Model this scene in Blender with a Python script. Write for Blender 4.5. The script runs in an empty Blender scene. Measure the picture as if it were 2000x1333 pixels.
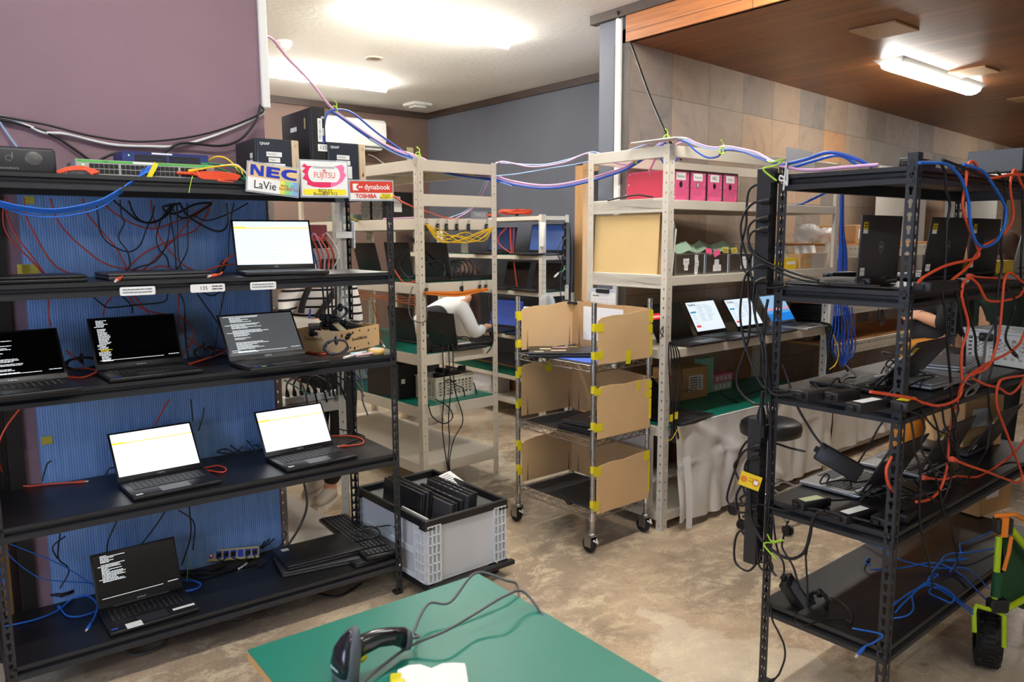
import bpy, bmesh, math, random
from math import sin, cos, pi, radians, sqrt, hypot
from mathutils import Vector as V, Matrix as Mx
from mathutils.geometry import tessellate_polygon
random.seed(7)
S = bpy.context.scene
C = S.collection
# ------------------------------------------------------------------ camera
F = 1500.85; H = 1.6
PIT = radians(7.6945); ROL = radians(-0.28659); BASE = radians(51)
fh = V((cos(BASE), sin(BASE), 0)); rh = V((sin(BASE), -cos(BASE), 0))
fw = fh*cos(PIT) + V((0, 0, -sin(PIT)))
up0 = rh.cross(fw)
cr = rh*cos(ROL) + up0*sin(ROL); cu = up0*cos(ROL) - rh*sin(ROL)
CAM = V((0, 0, H))
cd = bpy.data.cameras.new('camera'); cam = bpy.data.objects.new('camera', cd); C.objects.link(cam)
m3 = Mx((cr, cu, -fw)).transposed()
cam.matrix_world = Mx.Translation(CAM) @ m3.to_4x4()
cd.sensor_width = 36; cd.lens = F/2000*36; cd.clip_start = .05
cd.dof.use_dof = True; cd.dof.focus_distance = 3.3; cd.dof.aperture_fstop = 4.5
S.camera = cam
S.view_settings.view_transform = 'Standard'; S.view_settings.look = 'None'
S.view_settings.exposure = 1.7; S.view_settings.gamma = 1; S.view_settings.use_curve_mapping = False

def ray(x, y): return fw + cr*((x-1000)/F) - cu*((y-666.5)/F)
def az(x, y, z):                      # where the line of sight meets height z
    d = ray(x, y); return CAM + d*((z-H)/d.z)
def apl(x, y, p, n):                  # ... meets a vertical plane
    d = ray(x, y); p = V(p); n = V(n); return CAM + d*((p-CAM).dot(n)/d.dot(n))

class Fr:                             # a furniture frame: u right, v back, z up
    def __init__(s, o, deg):
        s.o = V((o[0], o[1], 0)); s.a = radians(deg)
        s.X = V((cos(s.a), sin(s.a), 0)); s.Y = V((-sin(s.a), cos(s.a), 0))
        s.M = Mx.Translation(s.o) @ Mx.Rotation(s.a, 4, 'Z')
    def p(s, u, v, z=0): return s.o + s.X*u + s.Y*v + V((0, 0, z))
    def loc(s, q): d = q - s.o; return V((d.dot(s.X), d.dot(s.Y), d.z))
    def av(s, x, y, v): return apl(x, y, s.p(0, v), s.Y)      # point on plane v=const
    def au(s, x, y, u): return apl(x, y, s.p(u, 0), s.X)
FL = Fr((0.1909, 2.9373), -2.0)
FK = Fr((2.324, 1.015), 0.97)
FM = Fr((2.487, 3.954), 2.58)
FR = Fr((3.161, 2.613), 0.61)
FN = Fr((4.2, 4.786), 0)
FB = Fr((1.375, 3.50), 0)
FW = Fr((0, 0), 0)
# ------------------------------------------------------------------ materials
def lin(c):
    return tuple((x/255/12.92 if x/255 <= .04045 else ((x/255+.055)/1.055)**2.4) for x in c[:3]) + (1,)
MATS = {}
def mat(name, rgb, rough=.5, metal=0, spec=.5, emit=0, noise=None, bump=None, trans=0, alpha=1, coat=0, sheen=0):
    if name in MATS: return MATS[name]
    m = bpy.data.materials.new(name); m.use_nodes = True
    nt = m.node_tree; b = nt.nodes['Principled BSDF']
    c = lin(rgb)
    b.inputs['Base Color'].default_value = c; b.inputs['Roughness'].default_value = rough
    b.inputs['Metallic'].default_value = metal; b.inputs['Specular IOR Level'].default_value = spec
    if trans: b.inputs['Transmission Weight'].default_value = trans
    if alpha < 1: b.inputs['Alpha'].default_value = alpha
    if coat: b.inputs['Coat Weight'].default_value = coat; b.inputs['Coat Roughness'].default_value = .1
    if emit:
        b.inputs['Emission Color'].default_value = c; b.inputs['Emission Strength'].default_value = emit
    if noise or bump:
        tc = nt.nodes.new('ShaderNodeTexCoord')
    if noise:                          # (scale, amount, [stretch xyz])
        n = nt.nodes.new('ShaderNodeTexNoise'); n.inputs['Scale'].default_value = noise[0]; n.inputs['Detail'].default_value = 6
        src = tc.outputs['Object']
        if len(noise) > 2:
            mp = nt.nodes.new('ShaderNodeMapping'); mp.inputs['Scale'].default_value = noise[2]
            nt.links.new(src, mp.inputs[0]); src = mp.outputs[0]
        nt.links.new(src, n.inputs['Vector'])
        r = nt.nodes.new('ShaderNodeValToRGB'); a = noise[1]
        r.color_ramp.elements[0].position = .3; r.color_ramp.elements[1].position = .7
        r.color_ramp.elements[0].color = tuple(max(0, x*(1-a)) for x in c[:3])+(1,)
        r.color_ramp.elements[1].color = tuple(min(1, x*(1+a)) for x in c[:3])+(1,)
        nt.links.new(n.outputs['Fac'], r.inputs[0]); nt.links.new(r.outputs[0], b.inputs['Base Color'])
    if bump:                           # (scale, strength, [stretch])
        n = nt.nodes.new('ShaderNodeTexNoise'); n.inputs['Scale'].default_value = bump[0]; n.inputs['Detail'].default_value = 3
        src = tc.outputs['Object']
        if len(bump) > 2:
            mp = nt.nodes.new('ShaderNodeMapping'); mp.inputs['Scale'].default_value = bump[2]
            nt.links.new(src, mp.inputs[0]); src = mp.outputs[0]
        nt.links.new(src, n.inputs['Vector'])
        bp = nt.nodes.new('ShaderNodeBump'); bp.inputs['Strength'].default_value = bump[1]; bp.inputs['Distance'].default_value = .01
        nt.links.new(n.outputs['Fac'], bp.inputs['Height']); nt.links.new(bp.outputs[0], b.inputs['Normal'])
    MATS[name] = m
    return m
BLK = mat('black_steel', (44, 45, 48), .38, 0, .5, bump=(900, .06))
MDF = mat('black_board', (27, 27, 29), .36, bump=(500, .05))
BEI = mat('beige_steel', (214, 206, 190), .45, noise=(6, .03))
GRYS = mat('grey_steel', (150, 152, 152), .45)
PLB = mat('black_plastic', (24, 24, 26), .45)
PLD = mat('dark_plastic', (44, 44, 48), .5)
RUB = mat('black_rubber', (20, 20, 21), .6)
CABK = mat('black_cable', (22, 22, 24), .4)
CAGR = mat('grey_cable', (100, 98, 100), .5)
CAOR = mat('orange_cable', (228, 84, 48), .45)
CARD = mat('red_and_shaded_orange_cable', (200, 70, 48), .5)  # also the orange cable darkened, shade put into its colour
CABL = mat('blue_cable', (32, 106, 208), .4)
CALB = mat('pale_blue_cable', (150, 178, 216), .45)
CADB = mat('deep_blue_cable', (36, 84, 190), .45)
CAPK = mat('pink_cable', (222, 168, 208), .45)
CAWH = mat('white_cable', (224, 224, 222), .45)
CAYE = mat('yellow_cable', (240, 196, 30), .45)
CAGN = mat('green_cable', (34, 132, 72), .45)
TIE = mat('lime_tie', (170, 214, 50), .5)
LAP = mat('laptop_black', (30, 30, 33), .38, bump=(1500, .03))
LAPG = mat('laptop_silver', (172, 174, 176), .35, metal=.6)
LAPD = mat('laptop_charcoal', (62, 60, 62), .4)
KEY = mat('keycap', (26, 26, 28), .5)
KEYL = mat('key_legend', (170, 170, 170), .6)
SCRB = mat('screen_black', (8, 8, 10), .12)
SCRW = mat('screen_white', (246, 249, 255), .3, emit=0.383)
SCRP = mat('screen_pale', (222, 234, 242), .3, emit=0.309)
TXW = mat('screen_text_white', (230, 235, 235), .5, emit=0.278)
TXY = mat('screen_text_yellow', (240, 210, 60), .5, emit=0.278)
SCBL = mat('screen_blue', (52, 84, 150), .3, emit=0.136)
WHT = mat('white_plastic', (232, 232, 228), .45)
PAP = mat('paper_white', (240, 240, 238), .7)
TXT = mat('print_black', (24, 24, 26), .7)
TXG = mat('print_grey', (120, 122, 126), .7)
CRD = mat('cardboard', (220, 184, 134), .75, noise=(3, .06), bump=(60, .08, (1, 1, .1)))
CRD2 = mat('cardboard_brown', (196, 156, 108), .75, noise=(4, .07))
KRA = mat('kraft_sheet', (228, 194, 132), .7, noise=(4, .05))
YTA = mat('yellow_tape', (232, 214, 36), .4)
GRM = mat('green_mat', (4, 122, 102), .42, spec=.6, bump=(300, .04))
GRD = mat('green_mat_dark', (10, 92, 66), .4)
CHR = mat('chrome', (196, 196, 200), .18, metal=1)
STL = mat('stainless', (176, 176, 172), .3, metal=1, noise=(20, .12))
ZNC = mat('zinc', (158, 158, 154), .4, metal=1)
BLUE = mat('blue_port', (40, 64, 190), .5)
PNK = mat('pink_board', (226, 92, 140), .55, noise=(12, .06))
REDB = mat('red_board', (214, 58, 84), .55)
SKN = mat('skin', (222, 168, 136), .55)
HAIR = mat('hair_brown', (70, 44, 30), .55, bump=(60, .6, (6, 6, .4)))
CLR = mat('clear_film', (236, 240, 242), .12, alpha=.28)
BAG = mat('clear_bag', (226, 228, 228), .2, alpha=.4)
LIM = mat('lime_paint', (176, 206, 24), .35)
NYG = mat('green_nylon', (20, 74, 40), .8)
ORS = mat('orange_strap', (236, 132, 36), .7)
LEDG = mat('led_green', (90, 255, 90), .4, emit=1.6)
LEDR = mat('led_red', (255, 60, 40), .4, emit=1.6)
PINE = mat('raw_pine', (206, 160, 106), .6, noise=(5, .14, (6, 6, .5)))
IVO = mat('ivory_plastic', (212, 198, 150), .45)
PCB = mat('green_board', (26, 96, 58), .5)
# ------------------------------------------------------------------ mesh builder
class MB:
    def __init__(s): s.v = []; s.f = []; s.m = []; s.s = []; s.T = Mx.Identity(4)
    def add(s, vs, fs, mi=0, sm=False):
        n = len(s.v); T = s.T
        s.v += [tuple(T @ V(p)) for p in vs]
        s.f += [tuple(i+n for i in f) for f in fs]
        s.m += [mi]*len(fs); s.s += [sm]*len(fs); return s
    def box(s, x0, x1, y0, y1, z0, z1, mi=0, b=0, seg=1):
        if b <= 0:
            vs = [(x, y, z) for z in (z0, z1) for y in (y0, y1) for x in (x0, x1)]
            return s.add(vs, [(0, 2, 3, 1), (4, 5, 7, 6), (0, 1, 5, 4), (2, 6, 7, 3), (0, 4, 6, 2), (1, 3, 7, 5)], mi)
        bm = bmesh.new(); bmesh.ops.create_cube(bm, size=1)
        for w in bm.verts:
            w.co = ((x0+x1)/2+w.co.x*(x1-x0), (y0+y1)/2+w.co.y*(y1-y0), (z0+z1)/2+w.co.z*(z1-z0))
        bmesh.ops.bevel(bm, geom=bm.edges[:], offset=b, segments=seg, affect='EDGES', profile=.5)
        bm.verts.index_update()
        s.add([w.co[:] for w in bm.verts], [[w.index for w in f.verts] for f in bm.faces], mi, seg > 1); bm.free(); return s
    def cb(s, c, d, mi=0, b=0, seg=1):
        return s.box(c[0]-d[0]/2, c[0]+d[0]/2, c[1]-d[1]/2, c[1]+d[1]/2, c[2]-d[2]/2, c[2]+d[2]/2, mi, b, seg)
    def tube(s, pts, r, n=7, mi=0, cap=True, sm=True):
        pts = [V(p) for p in pts]; N = len(pts)
        rs = r if isinstance(r, (list, tuple)) else [r]*N
        t0 = (pts[1]-pts[0]).normalized()
        a = V((0, 0, 1)) if abs(t0.z) < .9 else V((1, 0, 0))
        nx = t0.cross(a).normalized(); vs = []; fs = []
        for i in range(N):
            t = (pts[min(i+1, N-1)]-pts[max(i-1, 0)])
            if t.length < 1e-9: t = t0
            t.normalize(); nx = (nx - t*nx.dot(t))
            if nx.length < 1e-6: nx = t.orthogonal()
            nx.normalize(); ny = t.cross(nx)
            for k in range(n):
                q = 2*pi*k/n; vs.append(pts[i]+nx*(rs[i]*cos(q))+ny*(rs[i]*sin(q)))
        for i in range(N-1):
            for k in range(n):
                k2 = (k+1) % n; fs.append((i*n+k, i*n+k2, (i+1)*n+k2, (i+1)*n+k))
        s.add(vs, fs, mi, sm)
        if cap: s.add(vs[:n], [tuple(range(n))[::-1]], mi); s.add(vs[-n:], [tuple(range(n))], mi)
        return s
    def cyl(s, a, b, r, n=16, mi=0, r2=None, sm=True):
        return s.tube([a, b], [r, r if r2 is None else r2], n, mi, True, sm)
    def lathe(s, prof, n=20, mi=0, c=(0, 0, 0), sm=True):   # prof [(r,z)]
        vs = []; fs = []
        for r, z in prof:
            for k in range(n): q = 2*pi*k/n; vs.append((c[0]+r*cos(q), c[1]+r*sin(q), c[2]+z))
        for i in range(len(prof)-1):
            for k in range(n):
                k2 = (k+1) % n; fs.append((i*n+k, i*n+k2, (i+1)*n+k2, (i+1)*n+k))
        return s.add(vs, fs, mi, sm)
    def prism(s, poly, z0, z1, mi=0, sm=False):              # poly xy, extruded z
        n = len(poly)
        tri = tessellate_polygon([[V((p[0], p[1], 0)) for p in poly]])
        vs = [(p[0], p[1], z0) for p in poly]+[(p[0], p[1], z1) for p in poly]
        s.add(vs, [tuple(t) for t in tri]+[tuple(i+n for i in t)[::-1] for t in tri], mi)
        return s.add(vs, [(i, (i+1) % n, (i+1) % n+n, i+n) for i in range(n)], mi, sm)
    def quad(s, a, b, c, d, mi=0): return s.add([a, b, c, d], [(0, 1, 2, 3)], mi)
    def rect(s, x0, x1, y0, y1, z=0, mi=0, r=0):             # flat in xy of T
        if r: 
            p = []
            for cx, cy, a0 in ((x1-r, y1-r, 0), (x0+r, y1-r, 90), (x0+r, y0+r, 180), (x1-r, y0+r, 270)):
                for k in range(4): q = radians(a0+30*k); p.append((cx+r*cos(q), cy+r*sin(q), z))
            return s.add(p, [tuple(range(len(p)))], mi)
        return s.add([(x0, y0, z), (x1, y0, z), (x1, y1, z), (x0, y1, z)], [(0, 1, 2, 3)], mi)
    def sphere(s, c, r, mi=0, n=14, k=8, sc=(1, 1, 1)):
        vs = []; fs = []
        for i in range(k+1):
            a = pi*i/k
            for j in range(n): q = 2*pi*j/n; vs.append((c[0]+r*sc[0]*sin(a)*cos(q), c[1]+r*sc[1]*sin(a)*sin(q), c[2]+r*sc[2]*cos(a)))
        for i in range(k):
            for j in range(n):
                j2 = (j+1) % n; fs.append((i*n+j, (i+1)*n+j, (i+1)*n+j2, i*n+j2))
        return s.add(vs, fs, mi, True)
    def text(s, body, size, x, y, z=0, mi=0, align='CENTER', bold=0, sx=1, sh=0):
        me = textmesh(body, align, bold)
        vs = [(x+(p[0]+sh*p[1])*size*sx, y+p[1]*size, z) for p in me[0]]
        return s.add(vs, me[1], mi)
    def build(s, name, mats, parent=None, M=None):
        me = bpy.data.meshes.new(name); me.from_pydata(s.v, [], s.f)
        if not isinstance(mats, (list, tuple)): mats = [mats]
        for m in mats: me.materials.append(m)
        me.polygons.foreach_set('material_index', [min(i, len(mats)-1) for i in s.m])
        me.polygons.foreach_set('use_smooth', s.s)
        me.update()
        o = bpy.data.objects.new(name, me); C.objects.link(o)
        if parent: o.parent = parent
        elif M is None and s.v:        # origin at the middle of its own base
            xs, ys, zs = zip(*s.v); c = V(((min(xs)+max(xs))/2, (min(ys)+max(ys))/2, min(zs)))
            me.transform(Mx.Translation(-c)); M = Mx.Translation(c)
        if M is not None: o.matrix_basis = M
        return o
_tx = {}
def textmesh(body, align='CENTER', bold=0):
    k = (body, align, bold)
    if k in _tx: return _tx[k]
    cu_ = bpy.data.curves.new('t', 'FONT'); cu_.body = body; cu_.size = 1; cu_.align_x = align; cu_.align_y = 'CENTER'
    cu_.offset = bold; cu_.resolution_u = 3
    o = bpy.data.objects.new('t', cu_); C.objects.link(o)
    bpy.context.view_layer.update()
    me = bpy.data.meshes.new_from_object(o.evaluated_get(bpy.context.evaluated_depsgraph_get()))
    r = ([v.co[:] for v in me.vertices], [tuple(p.vertices) for p in me.polygons])
    bpy.data.objects.remove(o); bpy.data.curves.remove(cu_); bpy.data.meshes.remove(me)
    _tx[k] = r; return r
def spl(P, n=8):                       # Catmull-Rom through points
    P = [V(p) for p in P]
    if len(P) < 3: return P
    Q = [P[0]*2-P[1]]+P+[P[-1]*2-P[-2]]; out = []
    for i in range(1, len(Q)-2):
        a, b, c, d = Q[i-1:i+3]
        for k in range(n):
            t = k/n
            out.append(.5*((2*b)+(c-a)*t+(2*a-5*b+4*c-d)*t*t+(3*b-a-3*c+d)*t**3))
    out.append(P[-1]); return out
def tag(o, label, cat=None, group=None, kind=None):
    if label: o['label'] = label
    if cat: o['category'] = cat
    if group: o['group'] = group
    if kind: o['kind'] = kind
    return o
def thing(name, label, cat, M=None, group=None):
    o = bpy.data.objects.new(name, None); C.objects.link(o); o.empty_display_size = .1
    if M is not None: o.matrix_basis = M
    return tag(o, label, cat, group)
def copy_tree(o, parent=None, M=None, label=None):
    c = o.copy(); C.objects.link(c)
    if parent: c.parent = parent
    if M is not None: c.matrix_basis = M
    if label: c['label'] = label
    for ch in list(o.children): copy_tree(ch, c)
    return c
def LM(o, x, y=None):                  # matrix: plane axes from right vec x and up vec y
    x = V(x).normalized(); y = V(y); y = (y-x*y.dot(x)).normalized(); z = x.cross(y)
    return Mx.Translation(V(o)) @ Mx((x, y, z)).transposed().to_4x4()
def RZ(p, deg): return Mx.Translation(V(p)) @ Mx.Rotation(radians(deg), 4, 'Z')
def cable(label, m, pts, r=.003, n=6, sm=8, group=None, cat='cable', name='cable', ends=None):
    q = spl(pts, sm) if sm else pts
    b = MB(); b.tube(q, r, n)
    if ends is None: o = b.build(name, m); return tag(o, label, cat, group)
    o0 = V(q[0]); t = thing(name, label, cat, Mx.Translation(o0), group); q = [V(w)-o0 for w in q]
    b = MB(); b.tube(q, r, n); b.build('cord', m, t)
    for which in ends:                 # moulded plug at the end: (end, size, material, tip material)
        e, L, w, pm, tm = which
        a, c = (q[0], q[min(3, len(q)-1)]) if e == 0 else (q[-1], q[-min(4, len(q))])
        d = (V(a)-V(c)).normalized(); b = MB(); b.tube([V(a)-d*L*.5, V(a), V(a)+d*L*.6], [r*1.3, w, w], 8)
        pl = b.build('plug', pm, t)
        if tm: b = MB(); b.tube([V(a)+d*L*.55, V(a)+d*L*1.1], [w*.75, w*.75], 4); b.build('contact', tm, pl)
    return t
# ------------------------------------------------------------------ surfaces with their own node trees
def nodemat(name, rough=.6, spec=.4):
    m = bpy.data.materials.new(name); m.use_nodes = True; nt = m.node_tree; b = nt.nodes['Principled BSDF']
    b.inputs['Roughness'].default_value = rough; b.inputs['Specular IOR Level'].default_value = spec
    def N(t, **k):
        n = nt.nodes.new(t)
        for a, v in k.items():
            if a[0] == 'i': n.inputs[int(a[1:])].default_value = v
            else: setattr(n, a, v)
        return n
    L = lambda a, c: nt.links.new(a, c)
    def ramp(fac, stops):
        r = N('ShaderNodeValToRGB'); L(fac, r.inputs[0]); e = r.color_ramp.elements
        e[0].position = stops[0][0]; e[0].color = lin(stops[0][1]); e[1].position = stops[-1][0]; e[1].color = lin(stops[-1][1])
        for p, c in stops[1:-1]: q = e.new(p); q.color = lin(c)
        return r.outputs[0]
    def mixc(f, a, c, bt='MIX'):
        x = N('ShaderNodeMixRGB', blend_type=bt)
        if isinstance(f, float): x.inputs[0].default_value = f
        else: L(f, x.inputs[0])
        for i, q in ((1, a), (2, c)):
            if isinstance(q, tuple): x.inputs[i].default_value = q
            else: L(q, x.inputs[i])
        return x.outputs[0]
    def noise(scale, detail=6, st=None, dist=0, co='Object', rot=None, rgh=.55):
        tc = N('ShaderNodeTexCoord'); src = tc.outputs[co]
        if st or rot:
            mp = N('ShaderNodeMapping')
            if st: mp.inputs['Scale'].default_value = st
            if rot: mp.inputs['Rotation'].default_value = rot
            L(src, mp.inputs[0]); src = mp.outputs[0]
        n = N('ShaderNodeTexNoise'); n.inputs['Scale'].default_value = scale; n.inputs['Detail'].default_value = detail
        n.inputs['Distortion'].default_value = dist; n.inputs['Roughness'].default_value = rgh; L(src, n.inputs['Vector']); return n.outputs['Fac']
    def bump(h, s, d=.01):
        bp = N('ShaderNodeBump'); bp.inputs['Strength'].default_value = s; bp.inputs['Distance'].default_value = d
        L(h, bp.inputs['Height']); L(bp.outputs[0], b.inputs['Normal'])
    return m, nt, b, N, L, ramp, mixc, noise, bump
# concrete floor: layers of old glue, scraped paint and bare screed
m, nt, b, N, L, ramp, mixc, noise, bump = nodemat('concrete_floor', .42, .45)
base = ramp(noise(.9, 10, dist=.25, rgh=.62), [(.34, (146, 132, 118)), (.47, (178, 160, 138)), (.58, (206, 186, 160)), (.7, (182, 158, 134))])
scr = noise(5.5, 14, (1, 1.5, 1), .35, rot=(0, 0, .4), rgh=.78)
c1 = mixc(ramp(scr, [(.49, (0, 0, 0)), (.6, (235, 235, 235))]), base, lin((228, 212, 184)))
dk = noise(2.6, 14, (1, 1.3, 1), .5, rgh=.76)
c2 = mixc(ramp(dk, [(.53, (0, 0, 0)), (.68, (190, 190, 190))]), c1, lin((122, 106, 94)))
fine = noise(85, 6, (1, 2, 1), .3)
c3 = mixc(.3, c2, ramp(fine, [(.3, (80, 72, 64)), (.7, (226, 212, 194))]), 'OVERLAY')
big = noise(.5, 9, None, .3, rgh=.6)
c4 = mixc(ramp(big, [(.5, (0, 0, 0)), (.515, (255, 255, 255))]), c3, mixc(.42, c3, lin((240, 228, 204))))
L(c4, b.inputs['Base Color'])
rg = ramp(noise(2.3, 6), [(.35, (84, 84, 84)), (.65, (150, 150, 150))]); L(rg, b.inputs['Roughness']); bump(scr, .1)
M_FLOOR = m
def painted(name, rgb, sc=40, st=.05, rough=.6):
    m, nt, b, N, L, ramp, mixc, noise, bump = nodemat(name, rough, .35)
    r = tuple(int(x*.94) for x in rgb); q = tuple(min(255, int(x*1.04)) for x in rgb)
    L(ramp(noise(1.3, 5), [(.3, r), (.7, q)]), b.inputs['Base Color']); bump(noise(sc, 3), st)
    return m
M_PUR = painted('purple_paint', (141, 113, 124), 90, .06)
M_SLA = painted('slate_blue_paint', (104, 108, 120), 70, .06)
M_BRO = painted('brown_paint', (116, 94, 84), 70, .06)
M_WHC = painted('white_wall_paint', (200, 198, 192), 60, .04)
m, nt, b, N, L, ramp, mixc, noise, bump = nodemat('white_ceiling_board', .75, .2)
st = noise(2.2, 8, (1, 3, 1), 1.8); crk = noise(26, 8)
L(mixc(ramp(st, [(.66, (0, 0, 0)), (.72, (130, 130, 130))]), lin((240, 238, 232)), lin((206, 200, 188))), b.inputs['Base Color'])
bump(crk, .35); M_CEI = m
# tongue-and-groove boards running along y
m, nt, b, N, L, ramp, mixc, noise, bump = nodemat('wood_board_ceiling', .38, .5)
tc = N('ShaderNodeTexCoord'); mp = N('ShaderNodeMapping'); mp.inputs['Rotation'].default_value = (0, 0, pi/2); L(tc.outputs['Object'], mp.inputs[0])
br = N('ShaderNodeTexBrick'); L(mp.outputs[0], br.inputs['Vector'])
br.inputs['Color1'].default_value = (0, 0, 0, 1); br.inputs['Color2'].default_value = (1, 1, 1, 1); br.inputs['Mortar'].default_value = (.5, .5, .5, 1)
br.inputs['Scale'].default_value = 1; br.inputs['Mortar Size'].default_value = .0022; br.inputs['Brick Width'].default_value = 1.15; br.inputs['Row Height'].default_value = .105; br.inputs['Mortar Smooth'].default_value = .2
br.offset = .37; br.offset_frequency = 2
bc = ramp(br.outputs['Color'], [(.0, (112, 68, 34)), (.35, (138, 84, 42)), (.7, (154, 98, 52)), (1, (126, 74, 36))])
gr = ramp(noise(3, 8, (14, .7, 1), .8), [(.3, (94, 56, 26)), (.7, (166, 108, 60))])
cc = mixc(.45, bc, gr); cc = mixc(br.outputs['Fac'], cc, lin((52, 30, 14))); L(cc, b.inputs['Base Color']); bump(br.outputs['Fac'], -.4, .004); M_WOOD = m
# soffit face: the same boards seen upright (y along, z up)
m, nt, b, N, L, ramp, mixc, noise, bump = nodemat('wood_board_soffit', .4, .5)
tc = N('ShaderNodeTexCoord'); sp = N('ShaderNodeSeparateXYZ'); L(tc.outputs['Object'], sp.inputs[0]); cb = N('ShaderNodeCombineXYZ'); L(sp.outputs[1], cb.inputs[0]); L(sp.outputs[2], cb.inputs[1])
br = N('ShaderNodeTexBrick'); L(cb.outputs[0], br.inputs['Vector']); br.inputs['Color1'].default_value = (0, 0, 0, 1); br.inputs['Color2'].default_value = (1, 1, 1, 1)
br.inputs['Scale'].default_value = 1; br.inputs['Mortar Size'].default_value = .002; br.inputs['Brick Width'].default_value = 2.4; br.inputs['Row Height'].default_value = .1
bc = ramp(br.outputs['Color'], [(0, (164, 98, 52)), (1, (186, 116, 64))]); gr = ramp(noise(4, 8, (1, .7, 16), .8), [(.3, (140, 80, 40)), (.7, (206, 136, 80))])
L(mixc(br.outputs['Fac'], mixc(.5, bc, gr), lin((70, 40, 20))), b.inputs['Base Color']); M_SOF = m
# slate tiles
m, nt, b, N, L, ramp, mixc, noise, bump = nodemat('slate_tiles', .5, .45)
tc = N('ShaderNodeTexCoord'); sp = N('ShaderNodeSeparateXYZ'); L(tc.outputs['Object'], sp.inputs[0]); cb = N('ShaderNodeCombineXYZ'); L(sp.outputs[0], cb.inputs[0]); L(sp.outputs[2], cb.inputs[1])
br = N('ShaderNodeTexBrick'); L(cb.outputs[0], br.inputs['Vector']); br.offset = 0; br.inputs['Color1'].default_value = (0, 0, 0, 1); br.inputs['Color2'].default_value = (1, 1, 1, 1); br.inputs['Mortar'].default_value = (.5, .5, .5, 1)
br.inputs['Scale'].default_value = 1; br.inputs['Mortar Size'].default_value = .0018; br.inputs['Brick Width'].default_value = .438; br.inputs['Row Height'].default_value = .309; br.inputs['Bias'].default_value = 0
tl = ramp(br.outputs['Color'], [(0, (128, 124, 120)), (.16, (176, 148, 120)), (.3, (116, 116, 118)), (.42, (194, 152, 104)), (.52, (150, 142, 134)), (.62, (190, 160, 132)), (.74, (124, 98, 84)), (.86, (170, 160, 148)), (1, (200, 142, 88))])
vz = ramp(noise(3.2, 9, None, 1.6, rgh=.65), [(.28, (92, 92, 94)), (.45, (168, 152, 136)), (.6, (190, 170, 148)), (.74, (150, 112, 84))])
cc = mixc(.3, tl, vz); cc = mixc(br.outputs['Fac'], cc, lin((90, 82, 76))); L(cc, b.inputs['Base Color']); bump(noise(9, 9, None, 1.5), .35, .02); M_STN = m
DKW = mat('dark_wood_trim', (70, 56, 50), .55, noise=(8, .15, (1, 1, 6)))
PLY = mat('plywood', (176, 124, 72), .6, noise=(5, .12, (1, 1, 8)))
DKD = mat('dark_door', (30, 24, 22), .5)
# ------------------------------------------------------------------ room
ZC = 2.95; ZW = 2.746; XS = 3.54; YT = 3.245; XD = 4.76; YB = 7.33
def struct(name, bld, mt, M=None, label=None):
    o = bld.build(name, mt, None, M); o['kind'] = 'structure'
    if label: o['label'] = label
    return o
I4 = Mx.Identity(4)
struct('floor', MB().box(-2.6, 15, -3, 7.4, -.1, 0), M_FLOOR, I4, 'bare mottled concrete floor of brown and beige patches')
b = MB(); b.box(-2.6, XS+.1, -3, YB+.1, ZC, ZC+.1); b.box(XS+.1, XD+.2, YT+.1, YB+.1, ZC, ZC+.1)
struct('ceiling', b, M_CEI, I4, 'white plasterboard ceiling with water stains')
# wood ceiling and its soffit
struct('ceiling_wood', MB().prism([(XS, -3), (15, -3), (15, YT+.06+.0847*(15-XS)), (XS, YT+.06)], ZW, ZW+.08), M_WOOD, I4, 'brown tongue and groove board ceiling on the right')
struct('trim_soffit', MB().box(XS-.018, XS+.02, -3, YT+.02, ZW-.0, ZC-.055), M_SOF, I4, 'orange brown wooden soffit edge of the board ceiling')
struct('trim_ceiling', MB().box(XS-.035, XS+.02, -3, 3.55, ZC-.055, ZC-.001), DKW, I4, 'dark brown moulding above the wooden soffit')
# purple partition behind the black rack on the left
WV = .478; WE = 1.135
b = MB(); b.box(-2.6, -.06, WV, WV+.12, 0, ZC); b.box(-.06, .14, WV+.05, WV+.12, 0, ZC); b.box(.14, WE, WV, WV+.12, 0, ZC); b.box(-.06, .14, WV, WV+.05, 2.02, ZC)
struct('wall_left', b, M_PUR, FL.M, 'dusty purple partition wall')
t = thing('door_2', 'dark brown door with plywood lower panel at the left end of the purple wall', 'door', FL.M); t['kind'] = 'structure'
MB().box(.085, .139, WV-.012, WV+.049, 0, 2.02).build('door_frame', DKD, t)
b = MB(); b.box(-.059, .084, WV+.01, WV+.045, .47, 2.0); b.box(.06, .068, WV+.004, WV+.012, .05, 2.0); b.build('door_leaf', DKD, t)
MB().box(-.059, .06, WV+.006, WV+.045, .05, .47).build('lower_panel', PLY, t)
b = MB(); b.box(WE-.008, WE+.028, WV-.014, WV+.026, 2.165, ZC, 0, .004)
struct('trim_1', b, WHT, FL.M, 'white cable duct down the end of the purple wall')
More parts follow.
